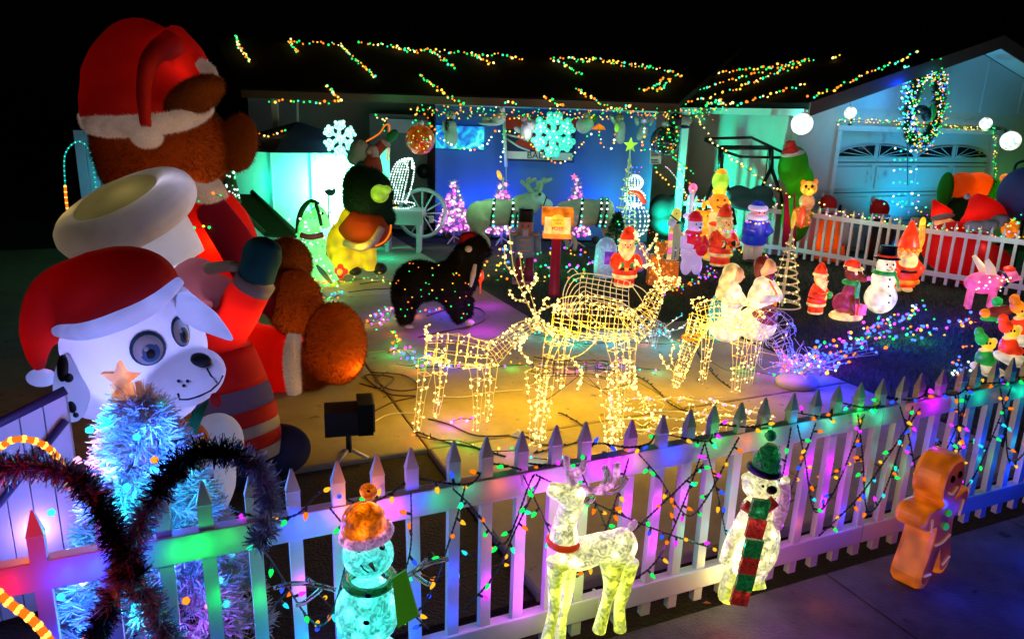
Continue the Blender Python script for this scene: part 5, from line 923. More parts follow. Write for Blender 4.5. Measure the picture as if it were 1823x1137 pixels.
# ================================================================== BEHIND THE BACK FENCE
def px_fig(name, label, cat, Y, foot, parts, group=None):
    g = P(foot[0], foot[1], Y); t = thing(name, label, cat, (g.x, g.y, 0), group=group)
    for nm, mat, ells in parts:
        mb = MB(); [E_(mb, e[0], e[1], Y+(e[5] if len(e) > 5 else 0), e[2], e[3], None, e[4] if len(e) > 4 else 0) for e in ells]; o = mb.build(nm, mat, t)
        if len(ells) > 1: remesh(o, max(.012, px(min(e[2] for e in ells), Y)*.14), 2)
    return t
def cone_px(t, nm, mat, base, apex, r, Y, r1=2): mb = MB(); T_(mb, [(base[0]+(apex[0]-base[0])*f, base[1]+(apex[1]-base[1])*f) for f in (0, .3, .6, .85, 1)], Y, [r, r*.8, r*.5, r*.2+r1*.5, r1], 16, 0, False); mb.build(nm, mat, t)
GRN = fabric('green_plush', (.05, .35, .01), .4, plush=True); ORG = fabric('orange_nylon2', (.75, .16, .01), .4)
t = px_fig('green_figure', 'leaning green furry inflatable in a red pointed cap against the side wall', 'inflatable', 12.8, (1425, 420), [('body', GRN, [(1412, 296, 24, 34), (1424, 325, 22, 32), (1418, 380, 24, 50)]), ('cap_trim', PLW, [(1412, 274, 20, 5, -12, -.15)]), ('hand', GRN, [(1434, 350, 12, 12)])])
cone_px(t, 'cap', RED, (1408, 272), (1407, 252), 17, 12.7, 8); mb = MB(); T_(mb, [(1407, 262), (1409, 250)], 12.7, [11, 5]); mb.build('cap_tip', RED, t); lamp(P(1418, 320, 12.75), (.5, 1, .1), 1.8, .1, t); lamp(P(1400, 268, 12.3), (1, .5, .5), 1.2, .05, t)
t = px_fig('cat_lantern', 'orange glowing tiger face lantern on a pink lit drum before the green figure', 'lantern', 12.5, (1438, 440), [('head', sh('gold', .8), [(1440, 335, 14, 12)]), ('muzzle', sh('yellow', 1.1), [(1440, 342, 8, 6, 0, -.25)]), ('drum', sh('face', .35), [(1436, 360, 13, 15)]), ('ear', sh('orange', .8), [(1430, 325, 4, 5)]), ('ear', sh('orange', .8), [(1452, 324, 4, 5)]), ('eye', BLK, [(1435, 332, 2.5, 3, 0, -.3)]), ('eye', BLK, [(1446, 332, 2.5, 3, 0, -.3)]), ('nose', BLK, [(1440, 337, 2, 1.5, 0, -.36)])])
lamp(P(1440, 345, 12.1), (1, .5, .1), .9, .05, t)
t = px_fig('parcel_lamp', 'orange red glowing lamp box behind the back fence under the tiger lantern', 'lantern', 12.4, (1425, 440), [('shade', A_am, [(1427, 378, 17, 10), (1427, 393, 17, 12)]), ('ribbon', sh('red', .6), [(1428, 386, 3, 20, 0, -.2)])]); lamp(P(1425, 388, 12.1), LC['o'], 1.6, .04, t)
for k, (x, w_, lb) in enumerate(((1401, 8, 'crimson cloth pennant hanging left of the tiger lantern'), (1415, 3, 'thin crimson pole standing before the tiger lantern'))):
    t = thing('pennant', lb, 'flag', P(x, 445, 12.4)); t.location.z = 0; MB().plate([P(x-w_, 440, 12.4), P(x+w_, 440, 12.4), P(x+w_*.3, 345, 12.4), P(x-w_*.4, 345, 12.4)], (0, .03, 0)).build('cloth', MAG, t)
def bust(label, x, ytop, Y, s, body, capc, name='santa_figure', cat='santa'):
    return px_fig(name, label, cat, Y, (x, 440), [('body', body, [(x, ytop+75*s, 24*s, 40*s), (x, ytop+110*s, 26*s, 40*s)]), ('head', FLESH if cat == 'santa' else BLK, [(x, ytop+34*s, 14*s, 13*s)]), ('cap', capc, [(x-2, ytop+14*s, 15*s, 16*s), (x-8*s, ytop+2*s, 6*s, 6*s)]), ('cap_trim', PLW, [(x, ytop+26*s, 17*s, 5*s, 0, -.12)]), ('pompom', PLW, [(x-13*s, ytop-3*s, 4*s, 4*s)])])
t = bust('small inflatable santa glowing orange behind the middle back fence panel', 1476, 350, 13.0, .95, ORG, RED); lamp(P(1474, 425, 13.0), (1, .4, .08), 6, .1, t); lamp(P(1478, 372, 12.4), (1, .5, .6), .8, .04, t)
t = bust('black penguin inflatable in a red cap before the blue garage door', 1568, 358, 12.9, 1.05, BLK, RED, 'penguin_inflatable', 'penguin'); lamp(P(1565, 350, 12.2), (1, .3, .3), 1.2, .04, t)
E_pen = px_fig('penguin_inflatable', 'white bellied small inflatable glimpsed through the middle back fence panel', 'penguin', 12.8, (1502, 470), [('body', WHT, [(1503, 415, 14, 22)])])
t = px_fig('gnome_inflatable', 'orange lit inflatable gnome with a crooked red hat right of the penguin', 'gnome', 11.8, (1680, 450), [('body', ORG, [(1682, 440, 30, 42)]), ('face', sh('face', .5), [(1682, 398, 18, 10, 0, -.2)]), ('hat_trim', PLW, [(1678, 386, 20, 5, -14, -.2)])])
cone_px(t, 'hat', RED, (1677, 384), (1662, 357), 18, 11.8, 3); lamp(P(1672, 380, 11.75), (1, .35, .1), 2, .05, t); lamp(P(1682, 440, 11.8), (1, .2, .05), 4, .1, t)
t = px_fig('hat_inflatable', 'big tilted red santa hat inflatable with a white band behind the right back fence', 'inflatable', 11.2, (1755, 500), [('hat_band', WHT, [(1735, 403, 18, 10, 0, -.4), (1755, 402, 20, 11, -8, -.4), (1778, 393, 18, 11, -20, -.3)]), ('body', RED, [(1700, 440, 55, 45), (1740, 470, 55, 40)])])
mb = MB(); T_(mb, [(1752, 398), (1750, 380), (1744, 365), (1735, 350)], 11.2, [40, 33, 22, 8], 18); mb.build('hat', RED, t); mb = MB(); E_(mb, 1722, 350, 11.1, 5, 5); mb.build('pompom', WHT, t); lamp(P(1742, 385, 11.2), (1, .25, .05), 4, .08, t); lamp(P(1690, 440, 11.25), (1, .1, .05), 6, .08, t); lamp(P(1755, 440, 10.8), (.8, .8, 1), .6, .08, t)
t = px_fig('slumped_inflatable', 'slumped orange red inflatable lying sideways with a green dome end by the garage', 'inflatable', 12.6, (1740, 420), [('body', ORG, [(1712, 330, 24, 22), (1740, 330, 28, 22), (1720, 335, 30, 18)]), ('dome', GRN, [(1768, 337, 16, 17, 0, -.1)]), ('end', GRN, [(1683, 338, 9, 30)]), ('skirt', fabric('dark_green_nylon', (.01, .1, .02), .3), [(1725, 375, 40, 30)])])
lamp(P(1735, 338, 12.6), (1, .3, .04), 8, .08, t); lamp(P(1768, 337, 12.5), (.1, 1, .1), 3, .05, t)
for pxy, lb in (((1790, 330), 'amber glowing toy soldier bust right of the slumped inflatable'), ((1797, 388), 'amber glowing figure with red coat low at the right edge behind the fence')):
    x, y = pxy; t = px_fig('soldier_figure', lb, 'figure', 11.9, (x, 440), [('head', sh('yellow', .75), [(x, y, 9, 10)]), ('cap', sh('orange', .9), [(x, y-13, 9, 7)]), ('coat', sh('orange', .7), [(x+2, y+20, 14, 16)])]); lamp(P(x, y, 11.4), (1, .5, .1), .6, .04, t)
t = thing('garden_umbrella', 'closed navy dome canopy cut by the right edge behind the fence', 'umbrella', P(1815, 420, 11.3)); t.location.z = 0; mb = MB(); E_(mb, 1822, 345, 11.3, 38, 45); mb.build('canopy', pm('navy_canvas', (.05, .09, .25), .8), t); MB().tube([(t.location.x, 11.3, 0), (t.location.x, 11.3, 1.2)], .03, 6).build('pole', BLK, t)
t = thing('metal_chair', 'dark metal tube frame at the right edge beside the garage', 'frame', P(1815, 300, 11.6)); MB().tube(smooth_path(PP([(1800, 345), (1806, 300), (1818, 288), (1840, 286)], 11.6)), .02, 6).build('frame', pm('green_black_metal', (.01, .05, .03), .3), t)
# globes
for x, y, r, Y, lb in ((1428, 221, 18, 12.2, 'large round white globe light hanging at the corner between side wall and garage'), (1514, 201, 10, 12.9, 'small white globe light above the left end of the garage door'), (1755, 220, 10, 13.9, 'small white globe light above the right end of the garage door'), (1799, 251, 16, 13.0, 'large round speckled globe light right of the garage door')):
    t = thing('globe_light', lb, 'globe light', P(x, y, Y), group='round globe lights'); mb = MB(); E_(mb, x, y, Y, r*.97, r*.97, seg=24, rings=16); m = pm('globe_glass', (.9, .9, .9), .3, emit=(1, 1, .9), es=1.1, eno=14, sample=False); mb.build('globe', m, t)
    MB().tube([P(x, y-r*.9, Y), P(x, y-r*1.2, Y)], .02, 8).build('socket', M_trim, t); lamp(P(x, y, Y-.32), (.3, 1, .75), 2.2 if r > 12 else 1.3, .1, t)
# wreath
t = thing('wreath', 'big round green wreath full of coloured bulbs hung on the garage gable', 'wreath', P(1645, 190, 13.6)); wc = P(1645, 192, 13.55); wr = px(35, 13.6)
ang = np.linspace(0, 2*math.pi, 90, endpoint=False); cs = [wc+GD*(wr*math.cos(a)*.93)+Vector((0, 0, wr*1.75*math.sin(a)*.95)) for a in ang]; ds = [GD*math.cos(a)*.4+Vector((0, -.4, .4*math.sin(a))) for a in ang]
o = needles('needles', [tuple(c) for c in cs for _ in range(2)], [tuple(d) for d in ds for _ in range(2)], 50, .12, .006, .9, pm('dark_green_needle', (.01, .06, .015), .6), t, 8); o['kind'] = 'stuff'
MB().tube(cs, .03, 6, closed=True).build('ring', pm('dark_green_needle', (.01, .06, .015), .6), t); rr = random.Random(2); bulbs_on(t, [c+Vector((rr.gauss(0, .065), -.12+rr.uniform(-.05, .05), rr.gauss(0, .08))) for c in cs for _ in range(5)], .013, 'ggWybgo')
mb = MB(); E_(mb, 1658, 202, 13.4, 6, 14); mb.build('ornament', pm('green_foil', (.02, .35, .05), .3), t); mb = MB(); E_(mb, 1640, 196, 13.4, 12, 8); E_(mb, 1650, 205, 13.4, 8, 10); mb.build('bow', BLK, t)
for a in (0, 1.5, 3, 4.5): lamp(wc+GD*(wr*math.cos(a))+Vector((0, -.3, wr*1.6*math.sin(a))), LC['gcbgt'[int(a)]], .8, .04, t)
t = thing('light_tree', 'tall narrow tree of blue and white bulb rows hanging down the garage door', 'light tree', P(1628, 120, 13.4)); rr = random.Random(8); pts = []
for k, y in enumerate(list(range(120, 235, 9))): 
    wd = 4+abs(k)*1.2
    for q in range(9): pts.append(P(1614+rr.uniform(-wd, wd), y+rr.uniform(-3, 3), 13.3))
bulbs_on(t, pts, .019, 'bcWt'); MB().tube([P(1614, 112, 13.32), P(1616, 330, 13.5)], .008, 5).build('cord', WIRE, t)
for k, y in enumerate((267, 286, 304, 324, 347, 360)):
    bulbs_on(t, [P(1612+ (q-2)*9*(1+.06*k)+rr.uniform(-1, 1), y+rr.uniform(-3, 3), 13.45) for q in range(5)], .022, 'cW' if k % 2 == 0 else 'gt')
lamp(P(1612, 150, 13.0), LC['b'], 10, .05, t); lamp(P(1612, 190, 13.0), LC['c'], 6, .05, t)
# ================================================================== PORCH, STATUES, TREES
# three small pink lit trees
M_pf = pm('frosted_foil_needle', (.55, .5, .65), .5, noise=0)
def pink_tree(x, y, top, half, label, star):
    Y = 13.3; b = P(x, y, Y); tp = P(x, top, Y); h = tp.z-.18; t = thing('pink_tree', label, 'christmas tree', (b.x, Y, 0), group='small pink lit trees'); R0 = px(half, Y); rg = random.Random(x); cs = []; ds = []; pts = []
    for k in range(260):
        f = 1-math.sqrt(rg.random()); an = rg.random()*6.283; R = R0*(1-f)*rg.uniform(.5, 1); z = .22+(h-.02)*f; cs.append((b.x+R*math.cos(an), Y+R*math.sin(an), z)); ds.append((math.cos(an), math.sin(an), .2))
        if k % 2 == 0: R = R0*(1-f)*1.08+.02; pts.append(Vector((b.x+R*math.cos(an), Y-abs(R*math.sin(an))*.9, z)))
    o = needles('needles', cs, ds, 18, .08, .004, .5, M_pf, t, x); o['kind'] = 'stuff'; bulbs_on(t, pts, .026, 'ppWpm', seed=x)
    MB().tube([(b.x, Y, .0), (b.x, Y, h+.2)], .018, 6).build('trunk', M_trim, t)
    for a in (0, 2.1, 4.2): MB().tube([(b.x, Y, .12), (b.x+.2*math.cos(a), Y+.2*math.sin(a), .0)], .012, 5).build('leg', M_trim, t)
    if star: mb = MB(); mb.plate([tp+Vector((math.sin(k*math.pi/5)*(.07 if k % 2 == 0 else .03), -.02, .03+math.cos(k*math.pi/5)*(.07 if k % 2 == 0 else .03))) for k in range(10)][::-1], (0, .02, 0)).build('star', sh('pink', 1), t, smooth=False)
    lamp((b.x, Y-.45, h*.5), (1, .25, .75), 3.2, .08, t); lamp((b.x, Y+.25, h*.6), (.15, .08, 1), 7, .08, t)
pink_tree(808, 425, 322, 27, 'leftmost small tree of pink bulbs standing clear before the blue cloth screen', False)
pink_tree(893, 425, 318, 24, 'small tree of pink bulbs with an amber flame top behind the left deer statue', False)
pink_tree(1022, 425, 318, 24, 'small tree of pink bulbs with a pink star behind the right deer statue', True)
t = thing('flame_light', 'amber flame bulb cluster on top of the middle pink tree', 'bulb', P(888, 312, 13.2)); MB().ell(P(889, 312, 13.2), (.04, .03, .09), rot=roty(-.4)).build('flame', sh('gold', 1.2), t)
# deer statues
FUR = pm('olive_tan_fur', (.5, .48, .36), .9, bump=.5, bscale=50, noise=.3); FURW = pm('pale_fur', (.6, .6, .55), .9, bump=.5, bscale=50)
def statue(x, Y, label, head):
    g = P(x, 440, Y); t = thing('deer_statue', label, 'deer', (g.x, Y, 0), group='life size deer statues')
    mb = MB(); E_(mb, x, 378, Y, 46, 24, 20); E_(mb, x-32, 385, Y, 24, 27, 20); E_(mb, x+34, 378, Y, 20, 26, 18)
    for lx, s in ((-34, 1), (-20, -1), (34, 1), (46, -1)): T_(mb, [(x+lx, 390, Y+.1*s), (x+lx-(10 if lx < 0 else -4), 412, Y+.1*s), (x+lx+(4 if lx < 0 else 6), 430, Y+.1*s), (x+lx+2, 447, Y+.1*s)], Y, [13, 7, 5, 5], 8)
    if head: T_(mb, [(x+36, 370), (x+58, 362), (x+70, 350)], Y-.1, [22, 20, 15], 12)
    remesh(mb.build('body', FUR, t), .03, 3)
    if head:
        mb = MB(); E_(mb, x+72, 353, Y-.15, 15, 12); E_(mb, x+88, 362, Y-.2, 12, 8, None, 20); remesh(mb.build('head', FURW, t), .02, 2); mb = MB(); E_(mb, x+76, 346, Y-.35, 3, 3); mb.build('eye', BLK, t)
        MB().torus(P(x+84, 360, Y-.18), px(11, Y), .01, rot=roty(1.9)).build('bridle', BLK, t)
        for s in (-1, 1):
            T = [[(x+70+s*4, 345), (x+66+s*12, 330), (x+72+s*14, 316)], [(x+66+s*9, 334), (x+56+s*14, 322)], [(x+68+s*13, 325), (x+84+s*14, 318)], [(x+68, 338), (x+82+s*4, 322)]]
            mb = MB(); [T_(mb, q, Y-.15, [4.5]*(len(q)-1)+[2.5], 8) for q in T]; mb.build('antler', pm('antler_horn', (.35, .38, .25), .6), t)
    for hx in (-8, 26, 36):
        c = P(x+hx, 378, Y); MB().torus(c, px(25, Y), .02, rot=roty(math.pi/2+.15), sy=.8).build('harness', BLK, t)
        bulbs_on(t, [c+Vector((.02, -px(22, Y)*.8*math.cos(a)-.03, px(25, Y)*math.sin(a))) for a in np.linspace(-1.1, 1.3, 6)], .02, 'tWc')
    return t
statue(885, 12.6, 'tan deer statue with raised antlered head and lit harness behind the nutcracker', True); statue(1040, 13.0, 'tan deer statue with lowered head and lit harness behind the post box', False)
lamp(P(850, 330, 12.2), (.3, 1, .4), 9, .1); lamp(P(990, 330, 11.8), (.2, .9, .8), 8, .1); lamp(P(945, 245, 12.6), (.9, .8, .9), 7, .1); [lamp(P(x_, 235, 12.3), (.15, .9, .6), 3.2, .08) for x_ in (800, 880, 1050, 1110, 1160)]  # lamps added without fixtures to brighten statues, banner and hung figures
# rocking horse (green)
Y = 9.6
t = thing('rocking_horse', 'glowing green rocking horse with dotted bulbs at left of the drive', 'rocking horse', P(590, 515, Y)); t.location.z = 0
A_h = pm('green_lit_mesh', (.2, .5, .25), .6, emit=(.15, 1, .22), es=1.0, eno=7, sample=False)
mb = MB(); T_(mb, [(556, 440), (550, 408), (557, 380)], Y, [27, 20, 13]); T_(mb, [(557, 372), (570, 384), (582, 406)], Y-.04, [13, 13, 8]); T_(mb, [(556, 366), (553, 356)], Y, [5, 2], 8); E_(mb, 548, 448, Y, 32, 26); E_(mb, 518, 448, Y+.12, 28, 24); remesh(mb.build('body', A_h, t), .018, 1)
for q, r_ in (([(565, 455), (585, 475), (598, 500)], [14, 10, 7]), ([(545, 465), (560, 490), (585, 512)], [14, 10, 7]), ([(510, 455), (500, 480), (510, 500)], [12, 9, 7])): mb = MB(); T_(mb, q, Y, r_, 10); mb.build('leg', A_h, t)
mb = MB(); T_(mb, [(568, 362, Y-.08), (553, 358, Y), (540, 370, Y), (532, 392, Y), (529, 420, Y)], Y, [2, 4, 5, 5, 3], 8); mb.build('mane', pm('black_green_yarn', (.01, .05, .02), .9), t)
mb = MB(); T_(mb, [(500, 495), (530, 512), (575, 515), (600, 505)], Y, 5, 8); mb.build('rocker', sh('lime', .5), t); mb = MB(); T_(mb, [(535, 418, Y-.3), (552, 422, Y-.3), (575, 418, Y-.3)], Y, 5, 8); mb.build('breast_strap', MAG, t); mb = MB(); T_(mb, [(562, 362, Y-.25), (568, 382, Y-.25), (572, 402, Y-.25)], Y, 3, 8); mb.build('bridle', BLK, t); mb = MB(); E_(mb, 574, 380, Y-.25, 2.5, 3, 2); mb.build('eye', BLK, t)
rr = random.Random(3); pts = [P(548+rr.gauss(0, 14), 375+rr.random()*95, Y-.28) for _ in range(55)]+[P(565+k*6+rr.gauss(0, 3), 455+k*9, Y-.12) for k in range(7)]; bulbs_on(t, pts, .016, 'WgW'); lamp(P(555, 420, Y-.5), LC['g'], 5, .06, t); lamp(P(520, 470, Y+.1), LC['g'], 3, .06, t)
# large plush dog, yellow body with cape
t = thing('plush_dog', 'big sitting plush dog with glowing yellow body, dark furry head and red cape', 'dog figure', P(645, 490, 10.2)); t.location.z = 0; Y = 10.2
A_y = pm('yellow_lit_mesh', (.6, .5, .05), .6, emit=(1, .66, .0), es=.6, eno=6, sample=False)
mb = MB(); E_(mb, 610, 438, Y+.05, 28, 44); E_(mb, 640, 400, Y, 38, 38); E_(mb, 616, 462, Y-.12, 27, 27); T_(mb, [(652, 415), (657, 450), (660, 482)], Y-.12, [20, 14, 12]); remesh(mb.build('body', A_y, t), .035, 3)
mb = MB(); E_(mb, 655, 350, Y, 42, 48); E_(mb, 668, 385, Y-.05, 34, 26, None, 10); E_(mb, 640, 330, Y, 28, 32); fur(remesh(mb.build('head', fabric('black_green_plush', (.02, .07, .035), .2, plush=True), t), .03, 3), 9000, .05, fabric('black_green_plush', (.02, .07, .035), .2, plush=True), .004)
mb = MB(); E_(mb, 676, 345, Y-.45, 16, 16); E_(mb, 688, 338, Y-.5, 9, 8); remesh(mb.build('muzzle', sh('lime', .45), t), .02, 2)
mb = MB(); T_(mb, [(618, 388), (640, 405), (668, 408), (690, 400)], Y-.2, [26, 34, 34, 20], 14); remesh(mb.build('cape', fabric('rust_cloth', (.55, .08, .01), .3), t), .03, 2)
mb = MB(); T_(mb, [(614, 432, Y-.45), (640, 440, Y-.55), (664, 430, Y-.5), (680, 405, Y-.4)], Y, [6, 7, 7, 6], 10); mb.build('cape_trim', PLW, t)
mb = MB(); E_(mb, 676, 478, Y-.1, 13, 11); mb.build('paw', BLK, t); mb = MB(); E_(mb, 632, 482, Y-.2, 12, 8); mb.build('paw', BLK, t); lamp(P(640, 440, Y-.7), (1, .7, .02), 3, .06, t); lamp(P(628, 400, Y-.7), (1, .3, .05), 2, .06, t)
t = thing('red_lantern', 'red glowing flower lantern on the ground before the yellow bodied dog', 'lantern', P(606, 492, 9.6)); t.location.z = 0; mb = MB(); [E_(mb, 606+8*math.cos(a), 483+8*math.sin(a), 9.6, 6, 6) for a in (0, 1.57, 3.14, 4.7)]; remesh(mb.build('petals', sh('red', .7), t), .012, 2); mb = MB(); E_(mb, 605, 484, 9.5, 5, 6); mb.build('bulb', sh('gold', 1.2), t); lamp(P(604, 490, 9.35), LC['o'], .8, .04, t)
# climbing santa
t = thing('climbing_santa', 'white bearded santa with raised green mitten climbing an orange rope light', 'santa', P(650, 320, 11.4)); Y = 11.4
mb = MB(); E_(mb, 640, 268, Y, 17, 19); E_(mb, 632, 280, Y, 14, 14); remesh(mb.build('hair', fabric('teal_light_painted_fur', (.5, .65, .6), .2, plush=True), t), .02, 2); mb = MB(); T_(mb, [(660, 290), (668, 272), (684, 256)], Y, [13, 10, 9], 12); T_(mb, [(662, 285), (668, 310)], Y, [16, 15], 12); remesh(mb.build('coat', fabric('rust_red_cloth', (.5, .1, .06), .3), t), .02, 2)  # white hair with teal light put into its colour
mb = MB(); T_(mb, [(684, 256), (689, 251)], Y, [10, 10], 12); mb.build('cuff', PLW, t); mb = MB(); E_(mb, 698, 242, Y, 13, 8, None, -45); mb.build('mitten', fabric('green_felt2', (.02, .4, .1), .3), t); mb = MB(); T_(mb, [(655, 273), (665, 265), (668, 280)], Y-.1, [6, 7, 6], 8); mb.build('fur_trim', PLW, t)
mb = MB(); E_(mb, 640, 306, Y, 18, 12); E_(mb, 643, 292, Y-.05, 8, 6); remesh(mb.build('sack', fabric('dark_green_sack', (.02, .12, .05), .3), t), .02, 2); lamp(P(675, 262, Y-.6), (1, .55, .4), 1.6, .05, t)
rope('orange rope light hooked over the climbing santa arm and falling to the ground', [P(652, 252, 11.5), P(675, 238, 11.5), P(685, 224, 11.5), P(693, 224, 11.5), P(692, 250, 11.5), P(690, 285, 11.5)], .011, OR, 1.1)
rope('orange rope light loop swinging below the red cape of the yellow bodied dog', [P(696, 400, 9.7), P(694, 415, 9.7), P(684, 430, 9.7), P(668, 438, 9.7)], .012, OR, 1.1)
# snowflakes and beads
def snowflake(label, x, y, R, Y, bs, cols, arms=6, dens=6, name='snowflake_light'):
    t = thing(name, label, 'snowflake light', P(x, y, Y)); c = P(x, y, Y); k = Y/FPX; pts = []
    for a in range(arms):
        an = math.radians(90+a*360/arms); d = Vector((math.cos(an), 0, math.sin(an))); o_ = Vector((-d.z, 0, d.x)); MB().tube([c, c+d*R*k], .008, 5).build('spoke', M_trim, t)
        for q in range(dens): pts.append(c+d*(R*k*(q+1)/dens))
        for f in (.55, .8):
            for s in (-1, 1):
                for q in range(1, 4): pts.append(c+d*(R*k*(f+.07*q))+o_*s*R*k*.085*q)
    rg = random.Random(int(x)); mb = MB(); [mb.ell(p+Vector((rg.uniform(-1, 1)*.008, rg.uniform(-.03, .03), rg.uniform(-1, 1)*.008)), bs*rg.uniform(.8, 1.2), 0, 8, 6) for p in pts]; mb.build('beads', pm(cols[0], (.2, .7, .6), .2, emit=cols[1], es=cols[2], eno=25, sample=False), t, kind='stuff'); bulbs_on(t, [p+Vector((0, -bs, 0)) for p in pts[::2]], bs*.35, cols[3]); return t
snowflake('large teal glowing snowflake of frosted beads hanging over the red and white banner', 985, 241, 33, 13.0, .055, ('teal_bead', (.01, .75, .5), .8, 'W'), dens=5)
t = snowflake('white beaded snowflake light glaring in front of the green lit fence', 605, 246, 26, 12.2, .032, ('white_bead', (.5, 1, .9), 1.3, 'W')); lamp(P(585, 330, 12.0), (.01, 1, .4), 330, .1, None, 165, P(600, 325, 12.6)); lamp(P(610, 340, 12.2), (.7, 1, .85), 110, .1, None, 150, P(610, 340, 12.6)); lamp(P(590, 300, 11.7), (0, 1, .45), 14, .1); lamp(P(470, 330, 12.2), (.0, 1, .6), 9, .1)
t = thing('flood_light', 'small green flood light on a stake glaring against the white panel fence', 'flood light', P(585, 395, 11.9)); t.location.z = 0; MB().tube([P(585, 395, 11.9), P(585, 345, 11.9)], .012, 6).build('stake', BLK, t); MB().lathe([(.03, 0), (.09, .1), (.095, .11)], P(585, 345, 11.9), 0, 16, rotx(-1.2)).build('housing', BLK, t); mb = MB(); E_(mb, 585, 333, 11.95, 8, 8, 3); mb.build('lens', em('green_white_lens', (.7, 1, .85), 4), t)
# beaded sleigh and bench
t = thing('beaded_sleigh', 'white beaded wire sleigh glowing on the bench beside the wagon wheel', 'sleigh', P(710, 370, 12.3)); pts = []; Y = 12.3
for k in range(6):
    q = smooth_path(PP([(684+k*5, 362), (690+k*5, 335), (697+k*5, 308), (706+k*4, 290), (722+k*2, 282), (734, 286), (738-k, 300)], Y+.06*k), 5); MB().tube(q, .007, 5).build('rib', M_trim, t); pts += resample(q, .045)
for q in ([(715, 285), (727, 300), (722, 330), (715, 360)], [(738, 298), (733, 330), (722, 362)], [(680, 366), (715, 372), (738, 366), (730, 360), (690, 358)]): q = smooth_path(PP(q, Y), 6); MB().tube(q, .007, 5).build('rail', M_trim, t); pts += resample(q, .04)
bulbs_on(t, pts, .016, 'W'); lamp(P(712, 330, 11.9), (.4, 1, .85), 3, .08, t)
t = thing('bench', 'white slatted wagon bench lit teal under the beaded sleigh', 'bench', P(715, 400, 12.3)); t.location.z = 0; M_bl = pm('blue_white_board', (.5, .6, .65), .6)
MB().box(P(715, 374, 12.3), (.75, .5, .04)).build('seat', M_bl, t, smooth=False); MB().box(P(715, 388, 12.15), (.7, .04, .22)).build('side_board', M_bl, t, smooth=False)
for x in (685, 745): MB().box((P(x, 0, 12.3).x, 12.3, .25), (.06, .3, .5)).build('leg', M_bl, t, smooth=False)
def wheel(label, x, y, r, Y, rz_):
    c = P(x, y, Y); t = thing('wagon_wheel', label, 'wheel', c); R = rotz(rz_) @ rotx(math.pi/2); m = pm('teal_grey_wood', (.3, .42, .45), .8, noise=.3); MB().torus(c, px(r, Y), .035, 0, 36, 8, R).build('rim', m, t); MB().ell(c, .07).build('hub', m, t)
    for k in range(12): a = k*math.pi/6; MB().tube([c, c+R @ Vector((px(r, Y)*math.cos(a), px(r, Y)*math.sin(a), 0))], .017, 6).build('spoke', m, t)
wheel('big spoked wagon wheel leaning beside the left end of the blue cloth screen', 752, 380, 42, 12.9, .35)
t = thing('hub_tag', 'small pale lantern tag hanging on the wagon wheel spokes', 'lantern', P(768, 390, 12.7)); MB().box(P(768, 390, 12.7), (.07, .04, .12)).build('tag', M_white, t, smooth=False)
# ball ornaments
def ball(label, x, y, r, Y, m, shine):
    t = thing('glass_ball', label, 'ornament', P(x, y, Y)); mb = MB(); E_(mb, x, y, Y, r, r, seg=28, rings=20); mb.build('ball', m, t); mb = MB(); mb.lathe([(.06, 0), (.06, .06), (.03, .08)], P(x, y-r*1.02, Y)); mb.build('cap', M_trim, t); MB().tube([P(x, y-r, Y), P(x+2, 196, Y)], .006, 5).build('cord', WIRE, t)
    bulbs_on(t, [P(x+shine*math.cos(a)*random.uniform(.2, 1), y+shine*math.sin(a)*random.uniform(.2, 1), Y-px(r, Y)*.95) for a in np.linspace(0, 6.2, 12)], .012, 'gygt')
    return t
ball('large red and amber glass ball hanging under the eave left of the projected picture', 748, 249, 25, 12.4, pm('red_mirror_glass', (.55, .08, .03), .12, metal=.5, emit=(.8, .16, .01), es=.22, eno=10, coat=1, sample=False), 18); ball('large dark glass ball hanging under the eave beside the paper notice', 1184, 251, 25, 12.9, pm('dark_mirror_glass', (.02, .05, .04), .1, metal=.3, coat=1), 20)
lamp(P(745, 285, 12.0), LC['o'], 1.5, .03); lamp(P(1184, 290, 12.4), LC['t'], 1, .03)
# hanging figures under the eave
TW = fabric('teal_white_plush', (.5, .6, .55), .2, plush=True)
def hang(label, x, y, parts, Y=12.9, cat='figure', name='hanging_figure'):
    t = thing(name, label, cat, P(x, y, Y), group='figures hung under the eave')
    for nm, m, el in parts: mb = MB(); [E_(mb, x+e[0], y+e[1], Y+(e[5] if len(e) > 5 else 0), e[2], e[3], None, e[4] if len(e) > 4 else 0) for e in el]; o = mb.build(nm, m, t); (remesh(o, .018, 2) if len(el) > 1 else None)
    MB().tube([P(x, y-10, Y), P(x, 194, Y)], .005, 4).build('cord', WIRE, t); return t
eyes = lambda dx, dy, s=2, w=2.6: [('eye', BLK, [(dx-w, dy, s*.6, s*.7, 0, -.13)]), ('eye', BLK, [(dx+w, dy, s*.6, s*.7, 0, -.13)])]
hang('plush snowman with black scarf and stick arm hung before the projected picture', 803, 226, [('body', TW, [(0, 18, 12, 16), (0, 0, 10, 11)]), ('head', TW, [(0, -20, 8, 8)]), ('scarf', BLK, [(-2, -12, 8, 2.5, 0, -.1), (-7, -2, 3, 9, 0, -.1)]), ('arm', TW, [(-12, 0, 4, 10)])]+eyes(0, -21))
hang('small toy village house on a white board hung left of the banner', 880, 212, [('base', TW, [(-8, 8, 20, 4), (8, 0, 12, 9)]), ('house', pm('sage_card', (.3, .4, .3), .8), [(12, -6, 9, 9), (-14, 0, 8, 6)]), ('roof', M_white, [(14, -14, 5, 8)])])
